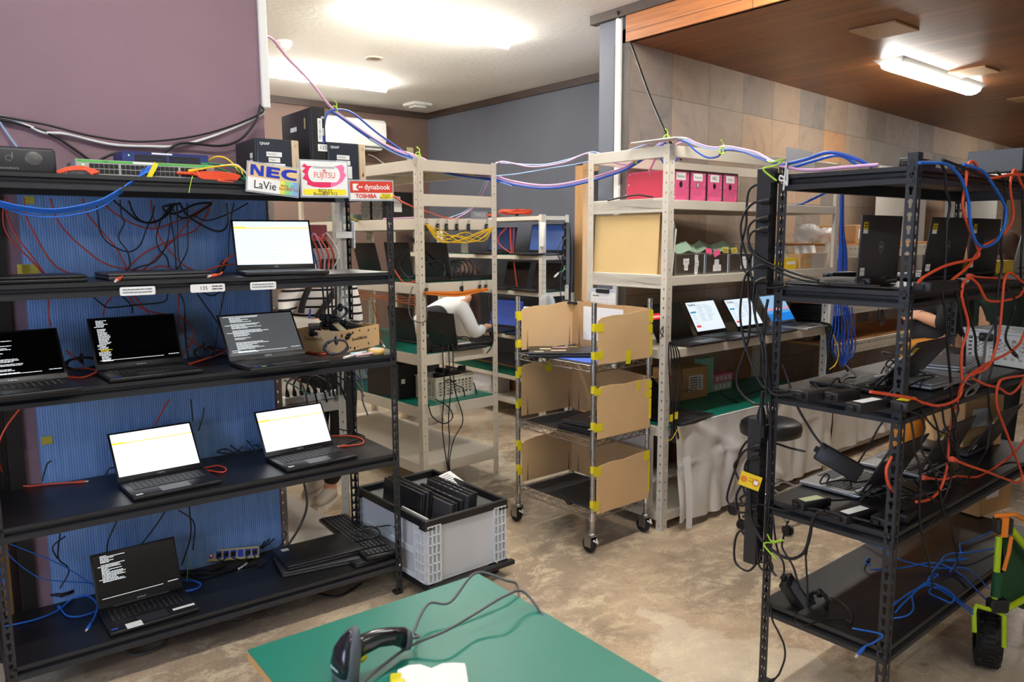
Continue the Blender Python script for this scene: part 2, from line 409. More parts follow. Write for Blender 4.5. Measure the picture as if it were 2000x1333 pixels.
# back room
struct('wall_back', MB().box(-2.6, XD+.15, YB, YB+.1, 0, ZC), M_BRO, I4, 'brown back wall behind the air conditioner')
b = MB(); b.box(XD, XD+.12, 4.97, YB, 0, ZC); b.box(XD, XD+.12, 3.5, 4.97, 2.24, ZC)
struct('wall_right', b, M_SLA, I4, 'slate blue wall of the back room')
b = MB(); b.prism([(XS, YT+.01), (XD+.12, YT+.015+.0847*1.34+.1), (XD+.12, 3.6), (XS, 3.497)], 0, ZC-.055)
struct('wall_pier', b, M_SLA, I4, 'slate blue end of the thick wall beside the tiled wall')
b = MB(); b.box(XD-.03, XD-.001, 3.5, YB-.001, ZC-.062, ZC-.001); b.box(-2.6, XD-.03, YB-.03, YB-.001, ZC-.062, ZC-.001)
struct('trim_2', b, DKW, I4, 'dark brown moulding along the back room ceiling')
struct('trim_3', MB().box(XS-.022, XS-.001, 3.304, 3.345, 0, ZC-.056, 0, .003), WHT, I4, 'white cable duct down the slate blue pier')
b = MB(); b.box(XD-.02, XD+.12, 4.872, 4.969, 0, 2.215, 0, .003); b.box(XD-.02, XD+.12, 3.52, 4.872, 2.17, 2.235, 0, .003)
struct('door_1', b, PINE, I4, 'raw pine frame of the opening in the slate blue wall')
MDAY = mat('daylight_glass', (236, 244, 255), .3, emit=1.3)
t = thing('window_1', 'bright window seen through the pine framed opening', 'window', RZ((XD+.5, 4.35, 0), 0)); t['kind'] = 'structure'
MB().box(0, .02, -.6, .55, .95, 2.14).build('window_pane', MDAY, t)
b = MB(); b.box(-.03, .03, -.65, .6, .9, .95); b.box(-.03, .03, -.65, .6, 2.14, 2.2); b.box(-.03, .03, .55, .6, .9, 2.2); b.box(-.03, .03, -.65, -.6, .9, 2.2); b.box(-.03, .028, -.6, .55, 1.66, 1.76); b.build('window_frame', GRYS, t)
b = MB(); b.box(XD+.53, XD+.6, 3.5, 5.6, 0, ZC); b.box(XD+.12, XD+.53, 5.5, 5.6, 0, ZC); b.box(XD+.12, XD+.6, 3.5, 5.6, 2.5, 2.6)
struct('wall_porch', b, M_WHC, I4, 'pale wall of the porch beyond the opening')
# tiled wall
SW = Fr((XS, YT), 4.84)
struct('wall_tiled', MB().box(0, 12, 0, .12, 0, ZW+.0), M_STN, Mx.Translation((0, 0, ZW-.309*9)) @ SW.M if 0 else SW.M, 'wall of slate tiles in greys, browns and ochres')
# unseen sides that close the place and bounce its light
struct('wall_rear', MB().box(-2.6, 15, -3.1, -3, 0, ZC), M_WHC, I4)
struct('wall_side', MB().box(14.9, 15, -3, 5, 0, ZC), M_WHC, I4)
b = MB(); b.box(-2.7, -2.6, 3.1, YB, 0, ZC); b.box(-2.7, -2.6, -3, -.2, 0, ZC); b.box(-2.7, -2.6, 1.9, 3.1, 0, ZC); b.box(-2.7, -2.6, -.2, 1.9, 0, .85); b.box(-2.7, -2.6, -.2, 1.9, 2.3, ZC)
struct('wall_window', b, M_WHC, I4)
MDAY2 = mat('daylight_glass_side', (206, 222, 255), .3, emit=2.6)
t = thing('window_2', 'window in the wall at the left of the camera', 'window', RZ((-2.65, .85, 0), 0)); t['kind'] = 'structure'
MB().box(-.03, -.01, -1.05, 1.05, .85, 2.3).build('window_pane', MDAY2, t)
b = MB(); b.box(-.05, .05, -.02, .02, .85, 2.3); b.box(-.05, .05, -1.05, 1.05, .85, .89); b.box(-.05, .05, -1.05, 1.05, 2.26, 2.3); b.build('window_frame', GRYS, t)
# ------------------------------------------------------------------ lamps
LAMP = mat('lamp_diffuser', (255, 252, 244), .4, emit=32)
LAMPB = mat('lamp_body', (226, 226, 222), .5)
def batten(label, x0, x1, yc, z, deg=0, w=.135, dm=None, h=.05):
    L_ = x1-x0; t = thing('ceiling_light', label, 'ceiling light', RZ(((x0+x1)/2, yc, z), deg), 'batten lights on the ceilings')
    b = MB(); k = L_/2
    P = [(-w/2, 0), (w/2, 0), (w/2-.035, -h*.62), (-w/2+.035, -h*.62)]
    for s_ in (0,):
        vs = [(-k+(.045 if i > 1 else 0), p[0], p[1]) for i, p in enumerate(P)]+[(k-(.045 if i > 1 else 0), p[0], p[1]) for i, p in enumerate(P)]
        b.add(vs, [(0, 1, 2, 3), (7, 6, 5, 4), (0, 4, 5, 1), (1, 5, 6, 2), (2, 6, 7, 3), (3, 7, 4, 0)])
    b.build('lamp_body', LAMPB, t)
    b = MB(); n = 7; vs = []; fs = []
    for xx in (-k+.05, k-.05):
        for i in range(n): a = pi*i/(n-1); vs.append((xx, -(w/2-.03)*cos(a), -h*.5-.046*sin(a)))
    for i in range(n-1): fs.append((i, i+1, n+i+1, n+i))
    fs += [tuple(range(n))[::-1], tuple(range(n, 2*n))]
    b.add(vs, fs, 0, False); b.build('diffuser', dm or LAMP, t); return t
batten('white batten light on the white ceiling, nearest the soffit', 2.25, 3.49, 4.28, ZC, 0)
batten('white batten light at the far end of the white ceiling', 2.36, 3.62, 6.17, ZC, 0)
LAMP2 = mat('lamp_diffuser_dim', (255, 252, 244), .4, emit=13)
batten('white batten light on the brown board ceiling', 5.19, 6.70, 2.52, ZW, 1.5, .2, LAMP2)
LAMP3 = mat('lamp_diffuser_low', (255, 252, 244), .4, emit=19)
for x, y, lb, m_ in ((-.1, 4.28, 'left of the nearest white ceiling light', None), (-.1, 6.17, 'left of the far white ceiling light', None), (-.1, 2.0, 'over the purple wall', LAMP3), (2.2, 2.0, 'over the gangway', None), (.9, -.6, 'behind the camera', LAMP3)):
    batten('white batten light out of view '+lb, x, x+1.25, y, ZC, 0, dm=m_)
batten('white batten light out of view on the board ceiling', 9.6, 11.0, 2.6, ZW, 1.5, .2, LAMP2)
W_ = S.world = bpy.data.worlds.new('world'); W_.use_nodes = True; W_.node_tree.nodes['Background'].inputs[0].default_value = (.6, .68, .8, 1); W_.node_tree.nodes['Background'].inputs[1].default_value = .0
# ------------------------------------------------------------------ on the ceilings and back wall
t = thing('smoke_detector', 'round white smoke detector on the white ceiling', 'smoke detector', Mx.Translation((2.262, 5.29, ZC)))
MB().lathe([(.0, 0), (.062, 0), (.062, -.022), (.05, -.024)], 24).build('base', WHT, t)
MB().lathe([(.05, -.022), (.047, -.045), (.03, -.058), (0, -.06)], 24).build('sensor', WHT, t)
t = thing('round_vent', 'round cream air vent on the white ceiling', 'vent', Mx.Translation((3.0, 5.344, ZC)))
MB().lathe([(0, -.003), (.05, -.004), (.065, -.012), (.068, 0)], 24).build('ring', mat('cream_plastic', (222, 214, 196), .5), t)
b = MB(); [b.box(-.04+i*.012, -.034+i*.012, -.03, .03, -.009, -.003) for i in range(7)]; b.build('grille', mat('vent_brown', (150, 130, 110), .6), t)
t = thing('square_vent', 'square white louvred air vent near the ceiling corner', 'vent', Mx.Translation((4.33, 6.85, ZC)))
MB().box(-.11, .11, -.11, .11, -.025, 0, 0, .008).build('frame', WHT, t); MB().box(-.07, .07, -.07, .07, -.045, -.026, 0, .01).build('louvre', WHT, t)
for i, (x, y, w, d, lb) in enumerate(((4.46, 2.18, .29, .26, 'beige square board patch on the wood ceiling, nearest the soffit'), (6.07, 2.32, .27, .26, 'beige square board patch on the wood ceiling behind the batten light'), (7.62, 2.45, .27, .26, 'beige square board patch on the wood ceiling at the right edge'))):
    o = MB().cb((x, y, ZW-.006), (w, d, .012), 0, .003).build('ceiling_patch', mat('patch_board', (188, 158, 122), .6, noise=(4, .05))); tag(o, lb, 'ceiling panel', 'board patches on the wood ceiling')
t = thing('air_conditioner', 'white wall mounted air conditioner on the brown back wall', 'air conditioner', RZ((3.66, YB, 2.50), 0))
b = MB(); P = [(0, 0), (0, .29), (-.2, .29), (-.235, .26), (-.24, .1), (-.2, .03), (-.12, 0)]
b.T = Mx(((0, 0, 1, -.44), (1, 0, 0, 0), (0, 1, 0, 0), (0, 0, 0, 1))); b.prism(P, 0, .88); b.build('body', WHT, t)
b = MB(); b.box(-.435, .435, -.243, -.232, .1, .262, 0, .004); b.build('front_panel', WHT, t)
MB().box(-.40, .40, -.2, -.13, -.004, .012).build('air_outlet', mat('outlet_dark', (90, 92, 94), .5), t)
MB().box(-.38, .38, -.245, -.18, -.012, .0, 0, .003).build('louvre', WHT, t)
t = thing('wall_socket', 'ivory wall socket on the brown wall beside the air conditioner', 'wall socket', Mx.Translation((4.52, YB, 2.5)))
MB().box(-.04, .04, -.016, 0, -.07, .07, 0, .004).build('plate', IVO, t); MB().box(-.02, .02, -.05, -.016, -.05, 0, 0, .004).build('plug', WHT, t)
cable('thin white power cord sagging from air conditioner to wall socket', CAWH, [(3.98, YB-.06, 2.46), (4.06, YB-.05, 2.44), (4.22, YB-.04, 2.36), (4.4, YB-.04, 2.35), (4.5, YB-.04, 2.42)], .006)
# ------------------------------------------------------------------ racks
def keyhole(s=1):
    P = []
    for k in range(9): a = radians(-50+280*k/8); P.append((.0075*s*cos(a), .0065*s+.0075*s*sin(a)))
    P += [(-.0042*s, -.0105*s), (-.002*s, -.013*s), (.002*s, -.013*s), (.0042*s, -.0105*s)]
    return P
def slothole(s=1): return [(-.004*s, .006*s), (.004*s, .006*s), (.0026*s, -.006*s), (-.0026*s, -.006*s)]
def strip(mb, w, z0, z1, pitch, hole, off, M, th=.0018, cx=None):
    # sheet strip in plane (x=0..w, z) with punched holes; both faces plus edges
    mb0 = mb.T; mb.T = M; n = int((z1-z0-off)/pitch); cx = w/2 if cx is None else cx
    z = z0
    cells = [(z0+i*pitch, z0+(i+1)*pitch) for i in range(n)]
    tri0 = None
    for a, c in cells:
        outer = [(0, a), (w, a), (w, c), (0, c)]; zz = (a+c)/2; hh = [(cx+p[0], zz+p[1]) for p in hole]
        if tri0 is None:
            tri0 = tessellate_polygon([[V((p[0], p[1]-a, 0)) for p in outer], [V((p[0], p[1]-a, 0)) for p in hh]])
        pts = outer+hh
        mb.add([(p[0], 0, p[1]) for p in pts], [tuple(t) for t in tri0]); mb.add([(p[0], th, p[1]) for p in pts], [tuple(t)[::-1] for t in tri0])
        m = len(hh); mb.add([(p[0], 0, p[1]) for p in hh]+[(p[0], th, p[1]) for p in hh], [(i, (i+1) % m, (i+1) % m+m, i+m) for i in range(m)])
        z = c
    mb.box(0, w, 0, th, z, z1)
    mb.quad((0, 0, z0), (0, th, z0), (0, th, z), (0, 0, z)); mb.quad((w, 0, z0), (w, 0, z), (w, th, z), (w, th, z0))
    mb.T = mb0
def post_mb(u, v, su, sv, H_, w, pitch, hole, foot=True):
    # angle post whose corner is at (u,v); su,sv = +1/-1 direction its flanges run
    mb = MB()
    M1 = Mx(((su, 0, 0, u), (0, sv, 0, v), (0, 0, 1, 0), (0, 0, 0, 1)))
    M2 = Mx(((0, su, 0, u), (sv, 0, 0, v), (0, 0, 1, 0), (0, 0, 0, 1)))
    strip(mb, w, 0, H_, pitch, hole, .012, M1); strip(mb, w, 0, H_, pitch, hole, .012, M2)
    return mb
def black_rack(label, fr, Wd, D, Hh, tops, group):
    t = thing('steel_rack', label, 'rack', fr.M, group); W2 = Wd
    kh = keyhole()
    for u, v, su, sv in ((0, 0, 1, 1), (Wd, 0, -1, 1), (0, D, 1, -1), (Wd, D, -1, -1)):
        p = post_mb(u, v, su, sv, Hh, .031, .038, kh).build('post', BLK, t)
        MB().box(min(u, u+su*.034)-.002, max(u, u+su*.034)+.002, min(v, v+sv*.034)-.002, max(v, v+sv*.034)+.002, 0, .014, 0, .003).build('foot', PLB, p)
    prof = [(-.002, 0), (-.002, -.013), (.016, -.017), (.016, -.026), (-.004, -.035), (-.004, -.05), (.02, -.05), (.02, -.003)]
    for zt in tops:
        s = MB().box(.004, Wd-.004, .004, D-.004, zt-.012, zt, 0).build('shelf', MDF, t)
        for k, (L_, M) in enumerate(((Wd, Mx.Translation((0, 0, zt-.0005))), (Wd, Mx.Translation((Wd, D, zt-.0005)) @ Mx.Rotation(pi, 4, 'Z')),
                      (D, Mx.Translation((0, D, zt-.0005)) @ Mx.Rotation(-pi/2, 4, 'Z')), (D, Mx.Translation((Wd, 0, zt-.0005)) @ Mx.Rotation(pi/2, 4, 'Z')))):
            b = MB(); b.T = M; n = len(prof); e = .031 if k < 2 else .031
            vs = [(e*.2, p[0]+.002, p[1]) for p in prof]+[(L_-e*.2, p[0]+.002, p[1]) for p in prof]
            b.add(vs, [(i, (i+1) % n, (i+1) % n+n, i+n)[::-1] for i in range(n)]+[tuple(range(n)), tuple(range(n, 2*n))[::-1]])
            for x in (.0155, L_-.0155):
                for z in (-.009, -.043): b.cyl((x, -.004, z), (x, .006, z), .0058, 10)
            b.build('beam', BLK, s)
    return t
LT = [.169, .656, 1.10, 1.455, 1.815]
rackL = black_rack('black steel rack in front of the purple wall, holding laptops with lit screens', FL, 1.5, .45, 1.84, LT, 'black steel racks')
KT = [.315, .69, 1.085, 1.435, 1.80]
rackK = black_rack('black steel rack at the right edge, tangled in orange and black cables', FK, 1.5, .44, 1.837, KT, 'black steel racks')
def beige_rack(label, fr, Wd, D, Hh, tops, group='beige steel racks', pw=.042, skip=(), lip=.055, m=None, beams_only=()):
    m = m or BEI
    t = thing('steel_rack', label, 'rack', fr.M, group); sh = slothole()
    for i, (u, v, su, sv) in enumerate(((0, 0, 1, 1), (Wd, 0, -1, 1), (0, D, 1, -1), (Wd, D, -1, -1))):
        if i in skip: continue
        post_mb(u, v, su, sv, Hh, pw, .05, sh).build('post', m, t)
    for zt in tops:
        s = MB(); l = lip
        s.box(.003, Wd-.003, .003, D-.003, zt-.004, zt)
        for q in range(1, 4): s.box(.02, Wd-.02, D*q/4-.02, D*q/4+.02, zt-.03, zt-.004)
        s = s.build('shelf', m, t)
        for x0, x1, y0, y1 in ((.004, Wd-.004, .002, .022), (.004, Wd-.004, D-.022, D-.002), (.002, .022, .022, D-.022), (Wd-.022, Wd-.002, .022, D-.022)):
            b = MB(); b.box(x0, x1, y0, y1, zt-l, zt-.0005, 0, .003)
            b.build('beam', m, s)
    for zt, hgt, sides in beams_only:
        for k in sides:
            x0, x1, y0, y1 = ((.004, Wd-.004, .002, .02), (.004, Wd-.004, D-.02, D-.002), (.002, .02, .02, D-.02), (Wd-.02, Wd-.002, .02, D-.02))[k]
            MB().box(x0, x1, y0, y1, zt-hgt, zt, 0, .003).build('cross_beam', m, t)
    return t
# M: end of a long rack in the middle
MT = [.19, .555, .885, 1.325, 1.715, 2.062]
rackM = beige_rack('beige steel rack with green mats in the middle of the room, end towards the viewer', FM, .615, 1.55, 2.072, MT, lip=.068, beams_only=((1.86, .072, (0,)),))
NT = [.168, .386, .75, 1.139, 1.446, 1.773]
rackN = beige_rack('low beige steel rack against the slate blue wall, orange cable coil on top', FN, .30, 1.5, 1.785, NT, lip=.035)
FN2 = Fr((4.2, 6.3), 0)
beige_rack('low beige steel rack at the far end of the slate blue wall', FN2, .30, .9, 1.785, NT, lip=.035)
RT = [.10, .575, 1.0, 1.39, 1.79]
rackR = beige_rack('tall beige steel rack with pink file boxes and metal tins', FR, 1.75, .585, 2.07, RT, lip=.05, beams_only=((2.065, .06, (0, 1, 2, 3)), (1.80, .075, (2,)), (1.40, .075, (2,))))
BT = [.09, .46, .80, 1.17, 1.55, 1.9]
rackB = beige_rack('grey beige steel rack behind the purple wall, seen through the black rack', FB, .375, 1.5, 1.96, BT, lip=.06, m=mat('grey_beige_steel', (190, 186, 176), .45, noise=(6, .03)))
# S: slotted storage rack right of rack R
def slotted(label, fr, Wd, D, Hh, tops):
    t = thing('storage_rack', label, 'rack', fr.M, 'beige steel racks'); sl = slothole(1.2)
    for u, v, su, sv in ((0, 0, 1, 1), (Wd, 0, -1, 1), (0, D, 1, -1), (Wd, D, -1, -1)): post_mb(u, v, su, sv, Hh, .042, .05, sl).build('post', BEI, t)
    slot = [(-.018, .004), (.018, .004), (.018, -.004), (-.018, -.004)]; dot = [(-.004, .006), (.004, .006), (.004, -.006), (-.004, -.006)]
    for zt in tops:
        s = MB().box(.003, Wd-.003, .02, D-.003, zt, zt+.016).build('shelf', PLY, t)
        b = MB(); M = Mx(((0, 0, 1, .01), (0, 1, 0, .0), (-1, 0, 0, zt), (0, 0, 0, 1)))
        strip(b, .045, 0, Wd-.02, .06, [(p[1], p[0]) for p in slot], 0, M)
        M = Mx(((0, 0, 1, .01), (0, 1, 0, .0), (-1, 0, 0, zt-.045), (0, 0, 0, 1)))
        strip(b, .04, 0, Wd-.02, .03, [(p[1], p[0]) for p in dot], 0, M)
        b.box(.01, Wd-.01, .002, .04, zt-.003, zt); b.build('beam', BEI, s)
    return t
FS = Fr((4.99, 2.72), 0.6)
ST = [.12, .84, 1.13, 1.53]
rackS = slotted('beige slotted storage rack with plywood shelves right of the pink file boxes', FS, 2.4, .5, 1.56, ST)
# ------------------------------------------------------------------ helpers for things placed on the racks
def proj(p):
    v = V(p)-CAM; z = v.dot(fw); return 1000+F*v.dot(cr)/z, 666.5-F*v.dot(cu)/z
def pv(fr, v, pts): return [fr.av(x, y, v) for x, y in pts]
def pu(fr, u, pts): return [fr.au(x, y, u) for x, y in pts]
def pz(z, pts): return [az(x, y, z) for x, y in pts]
RND = random.Random(3)
def line(b, x, y, L_, h, mi, rnd, gap=.35):        # a row of word-like dashes
    e = x+L_
    while x < e:
        w = min(h*rnd.uniform(1.2, 5), e-x); b.rect(x, x+w, y-h/2, y+h/2, .0011, mi); x += w+h*gap*rnd.uniform(.8, 2)
def console(seed, band=None, full=1.0, ind=.03, long_=.35, tail=True):
    def f(b, W, Hs, y0):
        r = random.Random(seed); x0 = -W/2+.012; n = 34; dy = Hs*.93/n; 
        b.rect(-W/2, W/2, y0, y0+Hs, .0006, 0)
        i = 0
        while i < n*full:
            y = y0+Hs*.97-i*dy; q = r.random()
            if q < .12: i += 1; continue
            indent = 0 if q < .35 else W*ind*2
            mi = 2 if (band and abs(i-n*band) < .6) else 1
            line(b, x0+indent, y, W*r.uniform(.08, long_), dy*.5, mi, r); i += 1
        if tail: line(b, x0, y0+Hs*.08, W*.75, dy*.38, 1, r, .1); line(b, W/2-.045, y0+Hs*.1, .04, dy*.5, 1, r)
    return f, [SCRB, TXW, TXY]
def consoleG(seed):                                  # console whose panel glows grey
    f, m = console(seed, .55, 1, .04, .5, True); return f, [mat('screen_grey', (92, 94, 96), .25, emit=0.185), TXW, TXY]
PLN = mat('screen_line_pale', (196, 206, 216), .5, emit=0.247); YLN = mat('screen_line_yellow', (250, 208, 70), .5, emit=0.309)
def setup(seed, bg, yb=.8):
    def f(b, W, Hs, y0):
        r = random.Random(seed); b.rect(-W/2, W/2, y0, y0+Hs, .0006, 0)
        b.rect(-W/2, W/2, y0+Hs*(yb-.028), y0+Hs*(yb-.006), .0014, 2); b.rect(-W/2, -W/2+W*.16, y0+Hs*(yb-.03), y0+Hs*(yb+.016), .0014, 2)
        for k in range(13): line(b, -W/2+.008+(.01 if k % 3 else 0), y0+Hs*(yb-.08-k*.055), W*r.uniform(.1, .62), .0018, 1, r)
        line(b, -W/2+.03, y0+Hs*.9, W*.4, .0018, 1, r); line(b, -W/2+.008, y0+Hs*.95, W*.1, .0018, 1, r)
    return f, [bg, PLN, YLN]
def sysinfo(seed):                                   # white page: bold heading, side menu, two text columns, red tag
    def f(b, W, Hs, y0):
        r = random.Random(seed); b.rect(-W/2, W/2, y0, y0+Hs, .0006, 0)
        b.text('ThinkPad', .02, -W/2+.05, y0+Hs*.9, .0011, 1, bold=.02)
        b.rect(-W/2+.01, -W/2+.066, y0+Hs*.62, y0+Hs*.68, .0011, 2)
        for k in range(5): line(b, -W/2+.018, y0+Hs*(.55-k*.075), .035, .0026, 3, r)
        b.rect(-W/2+.014, -W/2+.058, y0+Hs*.13, y0+Hs*.2, .0011, 4); b.rect(-W/2+.078, -W/2+.079, y0+.01, y0+Hs*.9, .0009, 3)
        for k in range(12):
            line(b, -W/2+.09, y0+Hs*(.88-k*.05), W*r.uniform(.1, .22), .0024, 3, r); line(b, W*.06, y0+Hs*(.88-k*.05), W*r.uniform(.12, .3), .0024, 3, r)
    return f, [SCRP, TXT, mat('screen_cyan', (70, 170, 206), .4, emit=0.185), mat('screen_grey_text', (130, 150, 170), .5, emit=0.185), mat('screen_red', (220, 52, 48), .4, emit=0.309)]
def plainscr(m):
    def f(b, W, Hs, y0): b.rect(-W/2, W/2, y0, y0+Hs, .0006, 0)
    return f, [m]
def wallpaper():
    def f(b, W, Hs, y0):
        for k, mi in enumerate((0, 1, 2, 3)):
            c = (0, .3, .42, .52, 1); b.rect(-W/2, W/2, y0+Hs*c[k], y0+Hs*c[k+1], .0006, mi)
    return f, [mat('wall_blue', (30, 130, 226), .3, emit=0.259), mat('wall_sky', (90, 170, 236), .3, emit=0.259), mat('wall_rose', (214, 160, 176), .3, emit=0.259), mat('wall_pale', (150, 196, 232), .3, emit=0.259)]
def laptop(label, M, w=.32, d=.22, tilt=15, scr=None, brand=None, shell=None, bt=.017, group=None, sticker=(), back=None, keys=True, bez=.008, chin=.022, dec=None, keym=None):
    shell = shell or LAP; t = thing('laptop', label, 'laptop', M, group)
    b = MB(); b.box(-w/2, w/2, -d, .012, .002, bt, 0, .004, 2); base = b.build('base', shell, t)
    if keys:
        b = MB(); kw = (w-.05)/14; r = RND
        for j in range(6):
            for i in range(14):
                if j == 0 and 4 < i < 9:
                    if i == 5: b.box(-w/2+.025+5*kw+.001, -w/2+.025+9*kw-.001, -.02-5.6*.0165-.013, -.02-5.6*.0165+.001, bt, bt+.0016, 0)
                    continue
                y = -.02-(5.6-j)*.0165 if j < 6 else 0; x = -w/2+.025+i*kw
                b.box(x+.001, x+kw-.001, y-.0135, y+.001, bt-.0005, bt+.0016, 0)
                b.rect(x+.004, x+.008, y-.007, y-.0035, bt+.0018, 1)
        b.build('keyboard', [keym or KEY, KEYL], base)
        MB().rect(-.055, .05, -d+.012, -d+.075, bt+.0006).build('touchpad', mat('touchpad', (50, 52, 56), .35), base)
    for sx, sy, sw, sh_, sm in sticker:
        MB().rect(sx, sx+sw, sy, sy+sh_, bt+.001).build('sticker', sm, base)
    th = radians(tilt); L0 = LM((0, .004, bt), (1, 0, 0), (0, sin(th), cos(th)))
    hl = d*.985; b = MB(); b.T = L0; b.box(-w/2, w/2, 0, hl, -.006, 0, 0, .0024, 2); lid = b.build('lid', shell, t)
    b = MB(); b.T = L0; b.box(-.1, .1, -.004, .006, -.006, .003); b.build('hinge', PLB, lid)
    f, ms = scr or plainscr(SCRB)
    b = MB(); b.T = L0; f(b, w-2*bez, hl-chin-bez*1.1, chin); b.build('display', ms, lid)
    if brand:
        b = MB(); b.T = L0; b.text(brand, .0085, 0, chin*.52, .0008, 0, bold=.02); b.build('logo', mat('logo_silver', (190, 190, 194), .4), lid)
    if back:
        b = MB(); b.T = L0 @ Mx(((-1, 0, 0, 0), (0, 1, 0, 0), (0, 0, -1, -.0064), (0, 0, 0, 1))); ms = back(b, w, hl); b.build('lid_markings', ms, lid)
    return t
def hingeM(fr, px, py, z, w, ang, side=1, v=None):     # frame of the laptop whose right (or left) hinge end is seen at px,py
    q = fr.loc(az(px, py, z+.02) if v is None else fr.av(px, py, v)); a = radians(ang)
    return fr.M @ Mx.Translation((q.x-side*cos(a)*w/2, q.y-side*sin(a)*w/2, z)) @ Mx.Rotation(a, 4, 'Z')
def fit_tilt(M, w, d, bt, ty, side=1):
    best = (9e9, 15)
    for k in range(0, 60):
        th = radians(k); p = M @ V((side*w/2, .004+sin(th)*d*.985, bt+cos(th)*d*.985)); e = abs(proj(p)[1]-ty)
        if e < best[0]: best = (e, k)
    return best[1]
def closed(label, M, w=.32, d=.22, h=.02, shell=None, group=None, name='laptop', logo=None, sticker=None, cat='closed laptop'):
    t = thing(name, label, cat, M, group)
    b = MB(); b.box(-w/2, w/2, -d/2, d/2, .001, h*.55, 0, .003, 2); b.build('base', shell or LAP, t)
    b = MB(); b.box(-w/2, w/2, -d/2, d/2, h*.6, h, 0, .003, 2); lid = b.build('lid', shell or LAP, t)
    if logo: b = MB(); b.text(logo[0], logo[1], logo[2], logo[3], h+.0006, 0, bold=.02); b.build('logo', mat('logo_dim', (110, 110, 114), .4), lid)
    if sticker: b = MB(); [b.rect(*s_, h+.0008, i) for i, s_ in enumerate(sticker[0])]; b.build('sticker', sticker[1], lid)
    return t
def brick(label, M, L_=.11, w=.048, h=.03, m=None, group='black power adapters', lab=None, name='power_adapter'):
    t = thing(name, label, 'power adapter', M, group)
    b = MB(); b.box(-L_/2, L_/2, -w/2, w/2, 0, h, 0, .005, 2); b.build('body', m or PLB, t)
    b = MB(); b.box(-L_/2-.012, -L_/2+.002, -.01, .01, h*.25, h*.75, 0, .002); b.build('socket', RUB, t)
    if lab: b = MB(); b.rect(-L_*.35, L_*.3, -w*.32, w*.32, h+.0006, 0); b.build('label', lab, t)
    return t
LAB = mat('label_dark', (84, 88, 98), .5); INTEL = mat('sticker_blue', (40, 80, 190), .4)
# ------------------------------------------------------------------ rack L: shelf-edge labels
def edge_label(lb, px0, py0, px1, py1, lines, big=None):
    a = FL.loc(FL.av(px0, py0, -.006)); c = FL.loc(FL.av(px1, py1, -.006)); x0, x1 = a.x, c.x; zt = max(a.z, c.z); h = .03
    b = MB(); b.T = LM((0, -.0062, 0), (1, 0, 0), (0, 0, 1)); zb = 1.405; b.rect(x0, x1, zb, zb+.03, 0, 0, .006)
    r = random.Random(px0)
    if big: b.text(big, .019, x0+(x1-x0)*.38, zb+.015, .0006, 1); 
    for k in range(lines): line(b, x0+(x1-x0)*(.62 if big else .08), zb+.021-k*.01, (x1-x0)*(.3 if big else .82), .0034, 1, r)
    tag(b.build('shelf_label', [PAP, TXG if not big else TXT], rackL), lb)
edge_label('white printed strip label, left', 233, 560, 303, 560, 2)
edge_label('white strip label reading 135', 371, 553, 439, 553, 2, '135')
edge_label('white printed strip label, right', 488, 550, 539, 550, 2)
# blue twin-wall sheet on the wall
m, nt, b, N, L, ramp, mixc, noise, bump = nodemat('blue_twinwall_sheet', .45, .4)
wv = N('ShaderNodeTexWave'); wv.inputs['Scale'].default_value = 34; wv.inputs['Distortion'].default_value = .6; wv.inputs['Detail'].default_value = 2; tc = N('ShaderNodeTexCoord'); L(tc.outputs['Object'], wv.inputs['Vector'])
st = noise(9, 6, (6, 1, .35), .6)
cc = mixc(.5, ramp(wv.outputs['Fac'], [(.2, (112, 154, 216)), (.8, (138, 176, 230))]), ramp(st, [(.3, (100, 144, 210)), (.7, (148, 184, 232))])); L(cc, b.inputs['Base Color']); bump(wv.outputs['Fac'], .25, .004); M_BLS = m
t = thing('plastic_sheet', 'big blue twin wall plastic sheet taped to the purple wall behind the black rack', 'plastic sheet', FL.M)
MB().box(.19, 1.122, WV-.006, WV-.001, .03, 1.79).build('sheet', M_BLS, t)
for px, py, s_ in ((92, 860, .035), (58, 390, .03), (60, 528, .05), (47, 525, .04), (548, 792, 0)):
    if s_: q = FL.loc(FL.av(px, py, WV-.008)); b = MB(); b.box(q.x-s_*.55, q.x+s_*.5, WV-.0075, WV-.0062, q.z-s_*.5, q.z+s_*.4); b.build('tape', mat('old_yellow_tape', (208, 190, 70), .5), t)
# ------------------------------------------------------------------ laptops on rack L
GL = 'laptops on the black rack'
def lapL(lb, px, py, z, w, ang, topy, **k):
    M = hingeM(FL, px, py, z, w, ang, 1, k.pop('v', None)); return laptop(lb, M, w, tilt=fit_tilt(M, w, k.get('d', .22), .017, topy), group=GL, **k)
lapL('black laptop with a pale page and yellow band on screen, upper shelf', 617, 524, 1.455, .325, -9, 430, v=.2, scr=setup(1, SCRP, .86), brand='NEC', d=.225)
lapL('black laptop with white console text, cut by the left edge of the picture', 134, 736, 1.10, .33, 3, 640, scr=console(11, None, .95, .02, .55), brand='FUJITSU', d=.225)
lapL('black laptop with a dark console screen left of the middle, third shelf', 361, 706, 1.10, .315, 2.5, 612, scr=console(5, .72, 1, .012, .14), brand='dynabook', shell=LAP, d=.215, sticker=((-.14, -.2, .025, .012, INTEL),))
lapL('black laptop with a grey glowing console screen beside the cardboard box', 598, 690, 1.10, .32, 2.5, 606, scr=consoleG(8), brand='FUJITSU', d=.22, sticker=((-.14, -.205, .02, .012, INTEL), (-.112, -.205, .02, .012, mat('sticker_pale', (190, 220, 200), .4))))
lapL('black laptop with a bright white screen, left one on the fourth shelf', 397, 912, .656, .318, 3, 823, scr=setup(2, SCRW, .78), brand='FUJITSU', d=.215, sticker=((-.145, -.2, .024, .014, PAP),))
